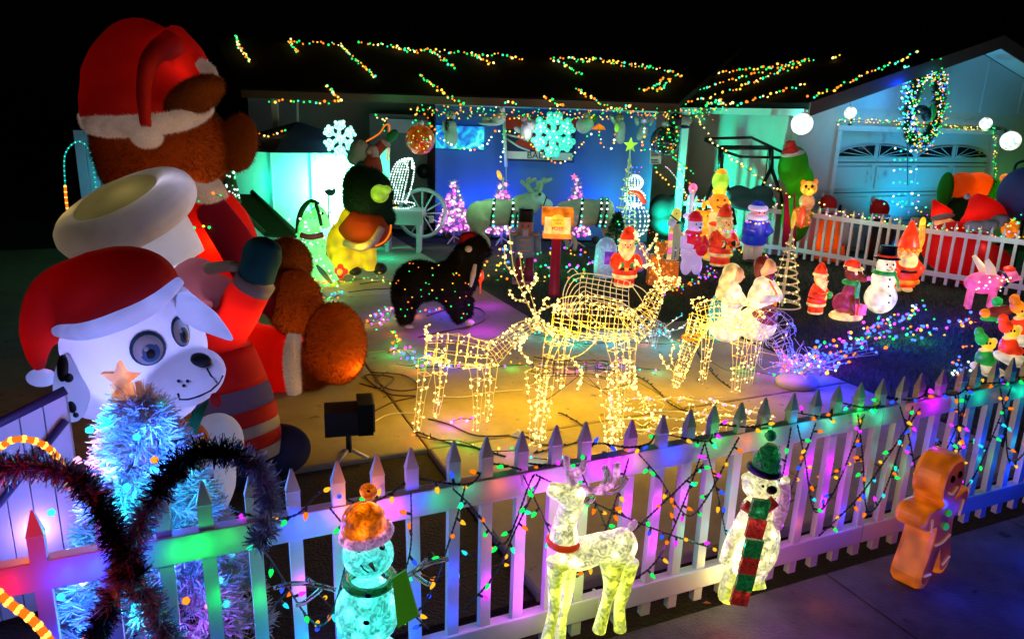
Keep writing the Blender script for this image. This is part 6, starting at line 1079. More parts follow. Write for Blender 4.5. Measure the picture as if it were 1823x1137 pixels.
hang('white winged angel plush with violet glow hung on the left of the banner', 937, 224, [('gown', TW, [(0, 10, 11, 16), (6, 0, 10, 12, 30)]), ('head', FLESH, [(-4, -13, 6, 6)]), ('wing', M_white, [(-12, 8, 10, 5, 20, .1)])]+eyes(-4, -14, 1.5, 2)); lamp(P(930, 222, 12.6), LC['m'], .6, .03)
hang('grey plush angel reaching right with a green bulb hung right of the banner', 1045, 218, [('gown', TW, [(-6, 6, 13, 13, -20), (4, 2, 8, 12)]), ('head', pm('tan_felt', (.4, .3, .15), .9), [(0, -13, 6, 6)]), ('arm', GRN, [(12, -6, 5, 9, 30)])]+eyes(0, -14, 1.5, 2)); lamp(P(1058, 214, 12.6), LC['g'], .5, .03)
hang('plush gingerbread figure with both arms raised and a green glowing chest', 1104, 228, [('body', TW, [(0, 4, 9, 18), (0, 18, 8, 10), (-12, -14, 3.5, 12, -35)]), ('head', pm('tan_felt', (.4, .3, .15), .9), [(-1, -18, 7, 7)]), ('chest', sh('lime', .35), [(-6, 0, 4, 7, 0, -.15)])]+eyes(-1, -19, 1.8, 2.4))
hang('grey plush bear with raised paws and a violet lit face under the eave', 1147, 226, [('body', TW, [(-1, 8, 9, 12), (-8, 16, 6, 8)]), ('head', TW, [(0, -12, 8, 7)]), ('arm', TW, [(-13, -10, 4, 8, -15)]), ('arm', TW, [(13, -10, 4, 8, 15)]), ('muzzle', sh('lav', .5), [(0, -11, 3, 3, 0, -.2)])]+eyes(0, -14, 1.5, 2)); lamp(P(1147, 216, 12.5), LC['m'], .4, .03)
hang('cream plush figure with a dark cap hung at the right end of the eave', 1217, 212, [('body', TW, [(2, 2, 13, 9)]), ('cap', BLK, [(-14, 2, 12, 12)]), ('foot', M_navy, [(2, 14, 8, 3)])])
t = hang('small amber glowing paper parasol hanging right of the banner', 1066, 226, [], Y=12.9, cat='parasol', name='paper_parasol'); mb = MB(); mb.lathe([(px(12, 12.9), 0), (px(9, 12.9), .05), (.005, .1)], P(1066, 231, 12.9), 0, 12); mb.build('canopy', sh('orange', .7), t, smooth=False)
# spiral trees
def spiral(label, x, yb, yt, Y, hw, turns, cols, wcol, star=True, br=.013, bd=.06):
    b = P(x, yb, Y); tp = P(x, yt, Y); b.z = max(b.z, 0); t = thing('spiral_tree', label, 'light tree', b); R = px(hw, Y); H_ = tp.z-b.z; n = turns*14
    q = [Vector((b.x+R*(1-i/n)**.9*math.cos(i*2*math.pi/14), Y+R*(1-i/n)**.9*math.sin(i*2*math.pi/14), b.z+.03+H_*.88*(i/n))) for i in range(n+1)]
    MB().tube(q, .011, 6).build('spiral', wcol, t); MB().tube([b, Vector((b.x, Y, tp.z))], .014, 6).build('pole', wcol, t); MB().torus((b.x, Y, b.z+.015), R, .01).build('base_ring', wcol, t)
    for a in (0, 2.1, 4.2): MB().tube([(b.x+R*math.cos(a), Y+R*math.sin(a), b.z), (b.x, Y, tp.z-.1)], .004, 4).build('guy_wire', wcol, t)
    bulbs_on(t, resample(q, bd), br, cols)
    if star == 'star': mb = MB(); mb.plate([Vector((b.x, Y-.03, tp.z))+Vector((math.sin(k*math.pi/5)*(.13 if k % 2 == 0 else .055), 0, math.cos(k*math.pi/5)*(.13 if k % 2 == 0 else .055))) for k in range(10)][::-1], (0, .03, 0)).build('star', sh('lime', .7), t, smooth=False)
    elif star: MB().ell((b.x, Y, tp.z+.03), (.03, .03, .12), seg=8, rings=6).build('finial', sh('yellow', .8), t)
    return t
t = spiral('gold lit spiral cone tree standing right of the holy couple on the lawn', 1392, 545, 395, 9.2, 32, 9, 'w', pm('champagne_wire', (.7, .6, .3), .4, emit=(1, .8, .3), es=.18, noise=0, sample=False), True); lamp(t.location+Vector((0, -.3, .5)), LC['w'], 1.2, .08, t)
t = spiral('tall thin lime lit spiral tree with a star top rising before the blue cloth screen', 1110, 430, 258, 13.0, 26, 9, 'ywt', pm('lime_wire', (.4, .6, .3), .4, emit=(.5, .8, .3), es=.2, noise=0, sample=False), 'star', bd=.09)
# cage builder for wire animals
def cage(mb, pts, rads, nl=6, step=.07, w=.0028, jit=.0, seed=0, sy=1.0):
    path = resample(smooth_path(pts, 8), step/2); n = len(path); rg = random.Random(seed+n); k = len(pts)-1; rings = []
    for i, p in enumerate(path):
        f = i/max(1, n-1)*k; j = min(int(f), k-1); r = rads[j]+(rads[j+1]-rads[j])*(f-j); d = (path[min(i+1, n-1)]-path[max(i-1, 0)]).normalized(); up = Vector((0, 0, 1)); 
        if abs(d.z) > .9: up = Vector((1, 0, 0))
        s = d.cross(up).normalized(); u = s.cross(d).normalized(); rings.append([p+(u*math.cos(2*math.pi*q/nl)+s*sy*math.sin(2*math.pi*q/nl))*r*(1+rg.uniform(-jit, jit)) for q in range(nl)])
    for q in range(nl): mb.tube([r[q] for r in rings], w, 4)
    for i in range(0, n, 2): mb.tube(rings[i]+[rings[i][0]], w*.85, 4)
    return [p for r in rings for p in r]
WG = pm('champagne_wire_painted_glow', (.8, .7, .4), .35, metal=.2, emit=(1, .66, .13), es=.42, noise=0, sample=False); WB = pm('cool_white_wire', (.7, .75, .8), .35, noise=0, emit=(.5, .8, 1), es=.10, sample=False); WL = pm('lilac_white_wire', (.7, .68, .8), .35, noise=0, emit=(.6, .5, .9), es=.08, sample=False)  # wire emission stands in for bulb light on the frames
def wdeer(label, Y, body, neck, head, legs, antl, mat=WG, nb=230, cols='w', br=.0085, dark=True, name='wire_deer', seed=1, lp=3.6, tangle=9):
    k = Y/FPX; c0 = P(body[0][0][0], body[0][0][1], Y); t = thing(name, label, 'deer', (P(body[0][len(body[0])//2][0], 700, Y).x, Y, 0), group='wire deer on the drive'); allp = []
    def part(nm, spec, step, nl=6, sy=1.0, dy=0):
        mb = MB(); bare = seed == 3 and nm == 'body_frame'; pts = [P(p[0], p[1], Y+dy+(p[2] if len(p) > 2 else 0)) for p in spec[0]]; q = cage(mb, pts, [r*k for r in spec[1]], nl, step, .0027, .06, seed, sy); mb.build(nm, WIRE if bare else mat, t); allp.extend([] if bare else q); return q
    part('body_frame', body, .075, 9, .75)
    if neck: part('neck_frame', neck, .06, 6)
    if head: part('head_frame', head, .045, 6)
    for L_ in legs: part('leg', L_, .11, 4, 1, L_[2])
    for q in antl: pts = smooth_path([P(p[0], p[1], Y+(p[2] if len(p) > 2 else 0)) for p in q], 5); MB().tube(pts, .0042, 5).build('antler', mat, t); allp.extend(pts*2)
    rg = random.Random(seed); pk_ = [rg.choice(allp) for _ in range(int(nb*1.45))]; bulbs_on(t, pk_, br, cols, jit=.012, seed=seed)
    mb = MB()
    for _ in range(tangle):
        a = rg.choice(allp); b = rg.choice(allp)
        if (a-b).length < .5: mb.tube(smooth_path([a, (a+b)/2+Vector((rg.uniform(-.06, .06), rg.uniform(-.05, .05), -.05)), b], 5), .0028, 4)
    if mb.v: mb.build('bulb_wire', WIRE if dark else WWIRE, t, kind='stuff')
    if lp:
        for f in (.2, .8): q = body[0][int(f*(len(body[0])-1))]; lamp(P(q[0], q[1]+18, Y), (1, .52, .0), lp, .05, t)
    return t
wdeer('warm lit wire deer at left, neck stretched right and antlers rising high', 5.1, ([(758, 618), (800, 622), (845, 628), (880, 632)], [20, 33, 31, 24]), ([(872, 632), (905, 606), (940, 585), (962, 572)], [24, 17, 13, 10]), ([(955, 575), (972, 585), (985, 592)], [12, 9, 5]),
      [([(760, 640), (752, 690), (742, 765)], [16, 8, 6], -.1), ([(785, 640), (782, 700), (775, 742)], [16, 8, 6], .12), ([(850, 650), (850, 700), (848, 775)], [16, 8, 6], -.1), ([(872, 650), (872, 700), (866, 758)], [15, 8, 6], .12)],
      [[(955, 570), (930, 520), (915, 480), (906, 405)], [(958, 570), (945, 525), (932, 500), (925, 450)], [(918, 490), (900, 470), (898, 440)], [(932, 525), (950, 505), (955, 490)], [(940, 540), (915, 530), (905, 515)], [(950, 560), (980, 545), (1000, 548)], [(958, 565), (920, 575), (905, 590)], [(768, 602), (758, 590), (762, 578)]], nb=300, seed=1)
wdeer('tallest warm lit wire deer in the middle with its head raised to the right', 5.9, ([(985, 565), (1030, 570), (1090, 575), (1130, 578)], [24, 36, 35, 28]), ([(1120, 585), (1150, 560), (1165, 530), (1178, 508)], [34, 24, 16, 12]), ([(1172, 512), (1190, 505), (1212, 502)], [13, 12, 6]),
      [([(990, 590), (975, 640), (965, 700)], [18, 9, 7], -.1), ([(1010, 590), (1003, 640), (998, 690)], [18, 9, 7], .12), ([(1095, 600), (1098, 650), (1100, 706)], [20, 9, 7], -.1), ([(1118, 600), (1122, 650), (1118, 692)], [18, 9, 7], .12)],
      [[(1175, 500), (1160, 470), (1142, 440), (1130, 415)], [(1178, 498), (1172, 465), (1168, 440)], [(1160, 470), (1140, 475), (1130, 465)], [(1150, 450), (1165, 430), (1168, 415)], [(978, 548), (968, 538), (975, 530)], [(985, 560), (1000, 530), (1060, 528), (1110, 540)]], nb=420, seed=2, lp=5, tangle=10, dark=False)
wdeer('wire deer nearest the fence behind it, long straight lit legs and dark wired body', 4.9, ([(948, 650), (990, 655), (1050, 655), (1090, 660)], [18, 15, 15, 18]), None, None,
      [([(955, 660), (956, 720), (950, 800)], [20, 12, 9], -.08), ([(975, 665), (970, 720), (962, 786)], [14, 10, 8], .1), ([(1082, 665), (1086, 730), (1090, 812)], [18, 11, 9], -.08), ([(1100, 665), (1102, 720), (1098, 790)], [14, 10, 8], .1)],
      [[(945, 645), (925, 620), (935, 600)], [(1090, 650), (1130, 690), (1165, 745)], [(1020, 640), (1035, 665), (1030, 690)], [(1110, 640), (1130, 660), (1128, 690)]], nb=300, seed=3)
wdeer('warm lit wire deer at right bending its neck down to graze', 6.2, ([(1245, 562), (1280, 556), (1320, 562), (1352, 578)], [24, 28, 29, 22]), ([(1248, 565), (1236, 595), (1222, 630), (1210, 665)], [22, 16, 14, 12]), ([(1212, 660), (1206, 678), (1200, 690)], [12, 10, 6]),
      [([(1322, 590), (1315, 640), (1310, 700)], [20, 10, 8], -.1), ([(1345, 590), (1340, 630), (1332, 685)], [18, 9, 7], .1), ([(1262, 580), (1258, 620), (1250, 690)], [14, 8, 6], .12)],
      [[(1240, 550), (1232, 535), (1250, 530)], [(1205, 665), (1185, 650), (1175, 630)], [(1210, 668), (1195, 640), (1200, 615)]], nb=280, seed=4)
t = thing('collar_band', 'thin amber beaded collar round the grazing wire deer neck', 'collar', P(1232, 598, 6.2)); bulbs_on(t, [P(1232+17*math.cos(a), 600+5*math.sin(a), 6.2-.06*math.sin(a)) for a in np.linspace(0, 6.2, 16)], .012, 'o'); MB().torus(P(1232, 600, 6.2), px(17, 6.2), .01).build('band', sh('orange', .4), t)
t = wdeer('unlit lilac wire deer hoops drooping right behind the grazing deer', 6.6, ([(1352, 560), (1378, 580), (1395, 610)], [18, 34, 30]), ([(1380, 590), (1398, 625), (1402, 660)], [24, 16, 10]), None, [([(1355, 580), (1352, 620), (1350, 655)], [10, 6, 5], .1)], [[(1400, 640), (1425, 630), (1440, 650)]], mat=WL, nb=24, cols='wmb', seed=5, lp=0, tangle=0)
t = wdeer('small unlit cool white wire fawn between the middle and right wire deer', 7.2, ([(1130, 575), (1150, 580), (1175, 585)], [14, 18, 14]), ([(1175, 580), (1185, 592), (1195, 600)], [10, 7, 5]), None, [([(1150, 590), (1158, 605), (1160, 622)], [9, 5, 4], 0), ([(1165, 590), (1166, 605), (1164, 620)], [9, 5, 4], .1)], [[(1180, 585), (1200, 570), (1215, 560)], [(1185, 590), (1210, 585), (1225, 572)]], mat=WB, nb=40, cols='Wc', seed=6, lp=0, tangle=4)
# wire sleigh basket
t = thing('wire_sleigh', 'pale wire grid sleigh standing behind the middle wire deer', 'sleigh', P(1060, 600, 6.9)); t.location.z = 0; mb = MB(); Y = 6.9
for k in range(7): mb.tube(smooth_path(PP([(1005+k*3, 560), (1003+k*5, 520+k*4), (1020+k*5, 490+k*7), (1060, 488+k*9), (1118, 500+k*9)], Y+.03*k), 6), .005, 5)
mb.build('side_rail', WB, t); mb = MB()
for k in range(9): x = 1035+k*11; mb.tube(smooth_path(PP([(x, 488+k*1.5), (x-4, 520), (x-2, 560+k)], Y), 4), .004, 4)
mb.build('side_rib', WB, t); MB().tube(smooth_path(PP([(1008, 560), (1060, 590), (1130, 592), (1165, 570)], Y), 6), .006, 5).build('runner', WB, t)
for q in ([(1118, 500), (1140, 530), (1165, 575)], [(1125, 505), (1150, 520), (1172, 560)], [(1110, 540), (1135, 560), (1150, 600)], [(1010, 485), (1020, 478), (1030, 488)]): MB().tube(smooth_path(PP(q, Y), 5), .005, 5).build('stay', WB, t)
# lying warm frame
t = thing('lying_deer', 'tangled warm lit wire figure lying low behind the near fence', 'light figure', P(1180, 780, 4.9)); t.location.z = 0; allp = []; rg = random.Random(11)
for (a, b) in (((1085, 708), (1260, 712)), ((1082, 728), (1330, 742)), ((1082, 742), (1385, 752)), ((1085, 760), (1300, 775)), ((1270, 715), (1380, 745))):
    q = [P(a[0]+(b[0]-a[0])*f, a[1]+(b[1]-a[1])*f+rg.uniform(-3, 3), 4.85+rg.uniform(-.1, .2)) for f in np.linspace(0, 1, 9)]; q = smooth_path(q, 4); MB().tube(q, .006, 5).build('rail', WG, t); allp += q*3
mb = MB()
for _ in range(70):
    x = rg.uniform(1085, 1370); y = rg.uniform(708, 778); a = rg.random()*6.28; s = rg.uniform(8, 22); q = smooth_path([P(x, y, 4.85), P(x+s*math.cos(a), y+s*math.sin(a)*.7, 4.8), P(x+s*1.6*math.cos(a+.7), y+s*math.sin(a+.8), 4.9)], 4); mb.tube(q, .0028, 4); allp += q[::4]
mb.build('bulb_wire', WG, t, kind='stuff'); bulbs_on(t, [rg.choice(allp) for _ in range(190)], .009, 'wwwp', jit=.01); lamp(P(1150, 745, 4.8), LC['w'], 1.6, .05, t); lamp(P(1290, 755, 4.8), LC['w'], 1.4, .05, t)
for k, (x, lb) in enumerate(((1200, 'left arched wire loop'), (1365, 'right arched wire loop'))): pass
# wire snowman
t = thing('wire_snowman', 'white beaded wire snowman with a spiky crown and red scarf', 'snowman', P(1132, 415, 13.4)); t.location.z = .0; allp = []; Y = 13.4
for cy, r, rz_ in ((392, 26, 30), (352, 19, 16), (325, 15, 13)):
    for k in range(8):
        a = k*math.pi/8; q = [P(1130+r*math.cos(a)*math.cos(u), cy-rz_*math.sin(u), Y+px(r, Y)*math.sin(a)*math.cos(u)) for u in np.linspace(-1.5, 4.7, 22)]; MB().tube(q, .005, 4).build('rib', M_trim, t); allp += q
bulbs_on(t, allp, .015, 'W', seed=3); mb = MB(); T_(mb, [(1118, 342, Y-.25), (1136, 345, Y-.25), (1148, 362, Y-.25)], Y, [3, 5, 4], 8); mb.build('scarf', sh('red', .7), t); bulbs_on(t, [P(1118+4*k, 298+(k % 2)*8, Y) for k in range(7)], .014, 'bm'); lamp(P(1130, 360, 12.9), (.35, 1, .7), 9, .1, t); lamp(P(1095, 350, 13.5), LC['t'], 4, .1, t)
# lawn cone tree dark
t = thing('cone_tree', 'small dark green cone tree with a few green bulbs before the wire snowman', 'tree', P(1097, 425, 12.6)); t.location.z = 0; cs = []; ds = []; rg = random.Random(6); b = t.location
for k in range(220): f = rg.random(); an = rg.random()*6.28; R = .22*(1-f); cs.append((b.x+R*math.cos(an), b.y+R*math.sin(an), .1+.62*f)); ds.append((math.cos(an), math.sin(an), -.2))
o = needles('needles', cs, ds, 16, .07, .004, .5, pm('dark_green_needle', (.01, .06, .015), .6), t, 5); o['kind'] = 'stuff'; MB().tube([(b.x, b.y, 0), (b.x, b.y, .7)], .02, 6).build('trunk', BLK, t); bulbs_on(t, [Vector((b.x+rg.uniform(-.15, .15), b.y-.15, rg.uniform(.1, .6))) for _ in range(9)], .016, 'gt'); lamp((b.x, b.y-.4, .4), LC['g'], 1.2, .05, t)
# black dog statue
t = thing('black_dog', 'big black furry dog statue in a red santa cap with bulbs strewn over its back', 'dog figure', G(770, 580)); t.location.z = 0; Y = 7.9; mb = MB()
E_(mb, 748, 500, Y, 46, 36); E_(mb, 800, 502, Y, 48, 36); T_(mb, [(815, 495), (830, 465), (838, 445)], Y, [36, 30, 24], 14); E_(mb, 842, 440, Y, 26, 24); E_(mb, 862, 448, Y-.1, 14, 11, None, 20); E_(mb, 822, 452, Y-.15, 9, 18); E_(mb, 712, 520, Y, 14, 34)
for q, dy in (([(718, 520), (716, 550), (722, 576)], -.1), ([(735, 525), (728, 548), (724, 570)], .14), ([(806, 530), (812, 555), (824, 572)], -.1), ([(825, 530), (828, 552), (832, 566)], .14)): T_(mb, [(a, b_, Y+dy) for a, b_ in q], Y, [22, 14, 12], 12)
fur(remesh(mb.build('body', fabric('black_plush', (.006, .005, .006), .05, plush=True), t), .028, 2), 26000, .035, fabric('black_plush', (.006, .005, .006), .05, plush=True))
for x, y, dy in ((724, 583, -.12), (832, 574, -.12)): mb = MB(); E_(mb, x+4, y, Y+dy, 9, 6); mb.build('paw', PLW, t)
mb = MB(); E_(mb, 836, 424, Y, 19, 12); E_(mb, 828, 432, Y-.05, 14, 8); remesh(mb.build('cap', RED, t), .02, 2); mb = MB(); E_(mb, 834, 443, Y-.26, 6.5, 6); mb.build('pompom', PLW, t); mb = MB(); T_(mb, [(846, 470, Y-.2), (842, 490, Y-.22), (838, 510, Y-.2)], Y, [3, 5, 2], 8); mb.build('chest_patch', PLW, t)
def bulbs_surf(par, obj, pxs, r, cols): 
    pts = []
    for x, y in pxs:
        off = Vector(par.location); d = ray(x, y).normalized(); ok, loc, n_, _ = obj.ray_cast(Vector((0, 0, CAMZ))-off, d)
        if ok: pts.append(loc+off-d*r*.8)
    return bulbs_on(par, pts, r, cols)
rg = random.Random(21); bulbs_surf(t, [c for c in t.children if c.name.startswith('body')][0], [(rg.uniform(705, 835), rg.uniform(465, 570)) for _ in range(46)], .009, 'ygyog'); lamp(P(838, 430, 7.2), (1, .3, .3), .8, .05, t); lamp(P(808, 530, 7.4), LC['g'], .4, .02, t)
# swing frame
t = thing('swing_frame', 'black metal garden swing frame standing before the teal lit side wall', 'swing', P(1315, 430, 14.0)); t.location.z = 0; Ys = 13.12; M_sf = pm('black_metal_tube', (.006, .01, .01), .35, metal=.4, noise=0)
for q, r_ in (([(1254, 247), (1338, 245), (1370, 260), (1405, 277), (1400, 281), (1318, 279), (1296, 272), (1254, 249)], 2.4), ([(1282, 263), (1365, 263), (1374, 264)], 4)): mb = MB(); T_(mb, q, Ys, r_, 8, 0, False); mb.build('top_frame', M_sf, t)
for x, s in ((1283, 1), (1373, 1)):
    for q in ([(x, 262), (x, 300)], [(x, 298), (x-24, 350), (x-32, 400)], [(x, 298), (x+16, 345), (x+26, 400)]): mb = MB(); T_(mb, q, Ys, 4.5 if len(q) == 2 else 3.3, 8, 0, False); mb.build('leg', M_sf, t)
for x in (1290, 1368): MB().tube([P(x, 263, Ys), P(x-8, 340, Ys)], .008, 5).build('chain', M_sf, t)
mb = MB(); E_(mb, 1315, 345, Ys, 22, 15, 10); E_(mb, 1355, 345, Ys, 22, 15, 10); E_(mb, 1338, 362, Ys-.1, 42, 14, 16); remesh(mb.build('seat', pm('dark_teal_canvas', (.02, .07, .09), .8), t), .04, 2)
# porch clutter, dark sofa silhouettes
for (x, y, rx, rz_, Y, lb) in ((1190, 370, 34, 30, 14.2, 'dark covered armchair in the shade right of the wire snowman'),):
    t = px_fig('covered_chair', lb, 'chair', Y, (x, 440), [('seat', pm('dark_canvas', (.02, .03, .035), .9), [(x-12, y, rx*.6, rz_*.8), (x+12, y, rx*.6, rz_*.8), (x, y+28, rx*1.1, rz_*.7)])])
# flood light on the soil
t = thing('flood_light', 'black box flood light on a small stand at the left end of the drive', 'flood light', G(622, 815)); g = t.location; R = rotz(.25)
MB().box(g+Vector((-.03, .02, .28)), (.26, .2, .17), 0, R).build('housing', BLK, t, smooth=False); MB().box(g+Vector((.10, .06, .30)), (.10, .22, .22), 0, R).build('hood', pm('black_metal_tube', (.006, .01, .01), .35, metal=.4, noise=0), t, smooth=False); MB().box(g+Vector((.155, .07, .31)), (.012, .2, .2), 0, R).build('lens_frame', pm('grey_edge', (.15, .14, .12), .4), t, smooth=False)
MB().tube([g+Vector((0, 0, .2)), g+Vector((0, 0, .05))], .02, 8).build('stand', BLK, t)
for a in (0, 2.1, 4.2): MB().tube([g+Vector((0, 0, .07)), g+Vector((.13*math.cos(a), .13*math.sin(a), .005))], .012, 6).build('foot', M_trim, t)
# ================================================================== STRING LIGHTS ON ROOF AND EAVE
def RF(x, y):   # on the main roof slope
    d = ray(x, y); k0 = 2.62; sl = (3.95-2.46)/(18-13.2); s = (k0-sl*13.2-CAMZ)/(d.z-sl*d.y); return Vector((0, 0, CAMZ))+d*s
_a = GP(-OV, EZ-pit*OV+.2, 0); _b = GP(HW, PK+.2, 0); _n = (_b-_a).cross(GN).normalized()
def RG(x, y): d = ray(x, y); s = _n.dot(_a-Vector((0, 0, CAMZ)))/_n.dot(d); return Vector((0, 0, CAMZ))+d*s
def GF(x, y, off=-.05): # on the garage face plane
    d = ray(x, y); p = GA+GN*off; s = GN.dot(p-Vector((0, 0, CAMZ)))/GN.dot(d); return Vector((0, 0, CAMZ))+d*s
RC = 'ogywtogy'
rs = [([(421, 65), (424, 80), (434, 95), (444, 112)], 'short bulb string at the far left on the dark roof'), ([(514, 73), (520, 82), (530, 94)], 'tiny bulb string at the left top corner of the roof ridge'),
 ([(516, 72), (535, 76), (575, 77), (606, 80)], 'bulb string along the left end of the roof ridge'), ([(606, 80), (622, 98), (645, 115), (668, 138)], 'bulb string falling steeply from the left ridge end'),
 ([(640, 76), (680, 80), (730, 88), (780, 91), (850, 97), (900, 99), (929, 106)], 'longest bulb string along the middle of the roof ridge'), ([(700, 84), (740, 92), (765, 88)], 'doubled bulb string on the ridge left of the chimney pipe'), ([(765, 88), (785, 104), (812, 121)], 'short bulb string falling from the ridge over the projected picture'),
 ([(838, 95), (855, 105), (877, 115)], 'very short bulb string below the ridge middle'), ([(480, 180), (510, 181), (550, 182), (600, 183)], 'bulb string along the left end of the eave'), ([(580, 154), (594, 166), (606, 183)], 'short slanting bulb string just above the left eave'),
 ([(746, 134), (775, 155), (800, 172), (825, 187)], 'slanting bulb string down to the eave over the projected picture'), ([(898, 180), (912, 184), (920, 191)], 'tiny bulb string at the eave over the banner'), ([(968, 172), (988, 182), (1008, 193)], 'short bulb string at the eave over the big teal snowflake'),
 ([(983, 106), (1005, 114), (1034, 134)], 'short bulb string falling from the right ridge part'), ([(985, 106), (1040, 104), (1100, 112), (1150, 118), (1190, 127), (1215, 138)], 'bulb string along the right part of the roof ridge'), ([(1010, 103), (1040, 110), (1060, 106), (1125, 118), (1160, 120)], 'doubled bulb string on the right part of the roof ridge'),
 ([(1024, 159), (1050, 172), (1080, 190), (1098, 197)], 'slanting bulb string down to the eave over the paper parasol'), ([(1098, 197), (1112, 192), (1125, 187)], 'tiny bulb string rising right from the eave over the raised arm figure'), ([(1140, 157), (1155, 161), (1170, 150), (1182, 140)], 'left bar of the small bulb rectangle on the right roof'), ([(1182, 140), (1193, 142), (1180, 155), (1167, 165)], 'right bar of the small bulb rectangle on the right roof')]
for q, lb in rs: string(lb, [RF(x, y) for x, y in q], .08, .022, RC, jit=.03, wire=.003, name='roof_lights', lamps=.9, lp=.06, loff=(0, -.03, .07))
gs_ = [([(1228, 165), (1270, 152), (1330, 135), (1400, 116), (1448, 105)], 'upper long bulb string climbing the garage roof to the right'), ([(1212, 187), (1260, 173), (1320, 155), (1380, 130), (1425, 118)], 'lower long bulb string climbing the garage roof to the right'), ([(1282, 130), (1330, 123), (1380, 117), (1447, 106)], 'short upper bulb string at the top of the garage roof'),
 ([(1257, 188), (1275, 182), (1300, 186), (1340, 180), (1400, 160), (1435, 150)], 'lowest wavy bulb string on the garage roof'), ([(1244, 130), (1253, 133)], 'pair of lone bulbs on the dark roof between house and garage'), ([(1483, 104), (1498, 99)], 'three lone bulbs at the right end of the garage roof'), ([(1258, 188), (1287, 176)], 'short thick bulb tuft above the garage eave')]
for q, lb in gs_: string(lb, [RG(x, y) for x, y in q], .085, .024, RC, jit=.03, wire=.003, name='roof_lights', lamps=.9, lp=.06, loff=(0, -.03, .07))
def dense(label, pts, d, r, cols, jit=.05, **k): return string(label, pts, d, r, cols, jit=jit, wire=.004, **k)
dense('bulb string along the sloping edge of the garage gable', [GF(x, y, -.62) for x, y in ((1440, 172), (1480, 160), (1530, 138), (1590, 112), (1640, 90))], .07, .02, RC, .03)
dense('dense bulb string along the whole eave above the blue cloth screen', PP([(735, 192), (800, 197), (900, 201), (1000, 204), (1100, 202), (1200, 203), (1275, 204)], 12.95), .04, .014, 'goygyw', .09)
dense('second dense bulb string wound along the eave above the banner', PP([(760, 200), (850, 206), (940, 205), (1050, 207), (1160, 203), (1260, 208)], 12.85), .05, .014, 'goyg', .07)
dense('bulb string along the gutter end above the swing frame', [RG(1232, 200), RG(1260, 197), RG(1296, 194)], .05, .018, 'gyto', .05)
for q, lb, Y, c in (([(668, 205), (675, 212), (690, 210), (684, 222), (686, 236)], 'small bulb tangle hanging above the climbing santa', 12.8, 'ywgo'), ([(742, 196), (736, 220), (728, 245), (724, 262)], 'bulb string falling left of the red glass ball', 12.5, 'gyt'), ([(752, 196), (762, 215), (768, 232)], 'bulb string falling right of the red glass ball', 12.5, 'oyg'),
  ([(770, 225), (785, 245), (820, 264), (855, 262), (875, 245), (885, 232), (894, 240), (896, 262), (891, 290)], 'sagging bulb string across the projected picture to the banner pole', 12.6, 'WogW'), ([(902, 232), (930, 245), (950, 262), (975, 283), (1005, 287), (1030, 265), (1052, 236)], 'sagging bulb string across the banner and its lettering', 12.5, 'WyogW'),
  ([(1066, 233), (1068, 250), (1073, 262), (1079, 270)], 'short bulb string hanging from the paper parasol', 12.8, 'Wgyo'), ([(1096, 240), (1094, 252), (1088, 266)], 'short bulb string hanging by the raised arm figure', 12.8, 'Woyg'), ([(1148, 228), (1145, 255), (1143, 270), (1160, 262), (1170, 240)], 'bulb string looped below the violet faced bear', 12.7, 'yogW'),
  ([(1188, 205), (1192, 240), (1200, 275), (1222, 320), (1240, 345)], 'bulb string falling from the eave past the dark glass ball', 12.6, 'ygyo'), ([(1200, 210), (1206, 250), (1195, 270), (1212, 290), (1236, 308)], 'looser bulb string beside the dark glass ball', 12.7, 'gyg'), ([(1165, 300), (1190, 325), (1225, 350), (1246, 375)], 'bulb string slanting down behind the toy lamp post', 13.0, 'ygyo'),
  ([(455, 235), (470, 243), (485, 240), (500, 236), (514, 232)], 'clump of bulbs on top of the left end of the panel fence', 12.45, 'ywmog'), ([(690, 340), (704, 365), (697, 380)], 'faint bulb drop beside the beaded sleigh', 12.2, 'gyo'), ([(567, 405), (572, 440), (570, 470)], 'amber bulb string hanging behind the rocking horse neck', 9.9, 'yog'), ([(590, 378), (594, 402), (610, 390)], 'few amber bulbs under the white glare on the panel fence', 12.2, 'yog')):
    string(lb, PP(q, Y), .075, .018, c, jit=.02, wire=.003)
string('warm bead string sloping from the eave across the swing frame to the back fence', PP([(1240, 208), (1262, 240), (1300, 280), (1350, 315), (1400, 345), (1440, 358), (1470, 362)], 12.6), .085, .019, 'ywwWyw', jit=.03, wire=.004)
dense('yellow green bulb string along the top of the garage door', [GF(x, y, -.1) for x, y in ((1488, 218), (1540, 215), (1600, 219), (1680, 225), (1760, 231))], .04, .014, 'yggwy', .04)
dense('green bulb string down the right side of the garage door', [GF(x, y, -.1) for x, y in ((1770, 228), (1772, 270), (1770, 318))], .035, .014, 'ggyg', .04)
dense('bulb string heaped along the ground before the garage door', PP([(1580, 358), (1610, 368), (1640, 368), (1655, 375)], 12.6), .05, .016, 'ytgmW', .1)
dense('green and amber bulb band at the right edge behind the back fence', PP([(1790, 402), (1800, 396), (1815, 390), (1830, 384)], 10.4), .04, .014, 'gyot', .06)
for k, (A, B, lb) in enumerate(((RFP[0], RFP[1], 'warm bulb string over the pickets before the swing frame'), (RFP[1], RFP[2], 'warm bulb string over the pickets of the middle back fence panel'), (RFP[2], RFP[3], 'coloured bulb string over the pickets of the right back fence panel'))):
    q = [A+(B-A)*f+Vector((-.03, -.05, .86+(.05 if i % 2 else -.02))) for i, f in enumerate(np.linspace(0, 1, 14))]; string(lb, q, .06, .014, ('wwyop', 'wyowpg', 'wtoygp')[k], jit=.03, wire=.003, lamps=1.2, lp=1.0, lc='wWW', loff=(-.1, -.25, .0))
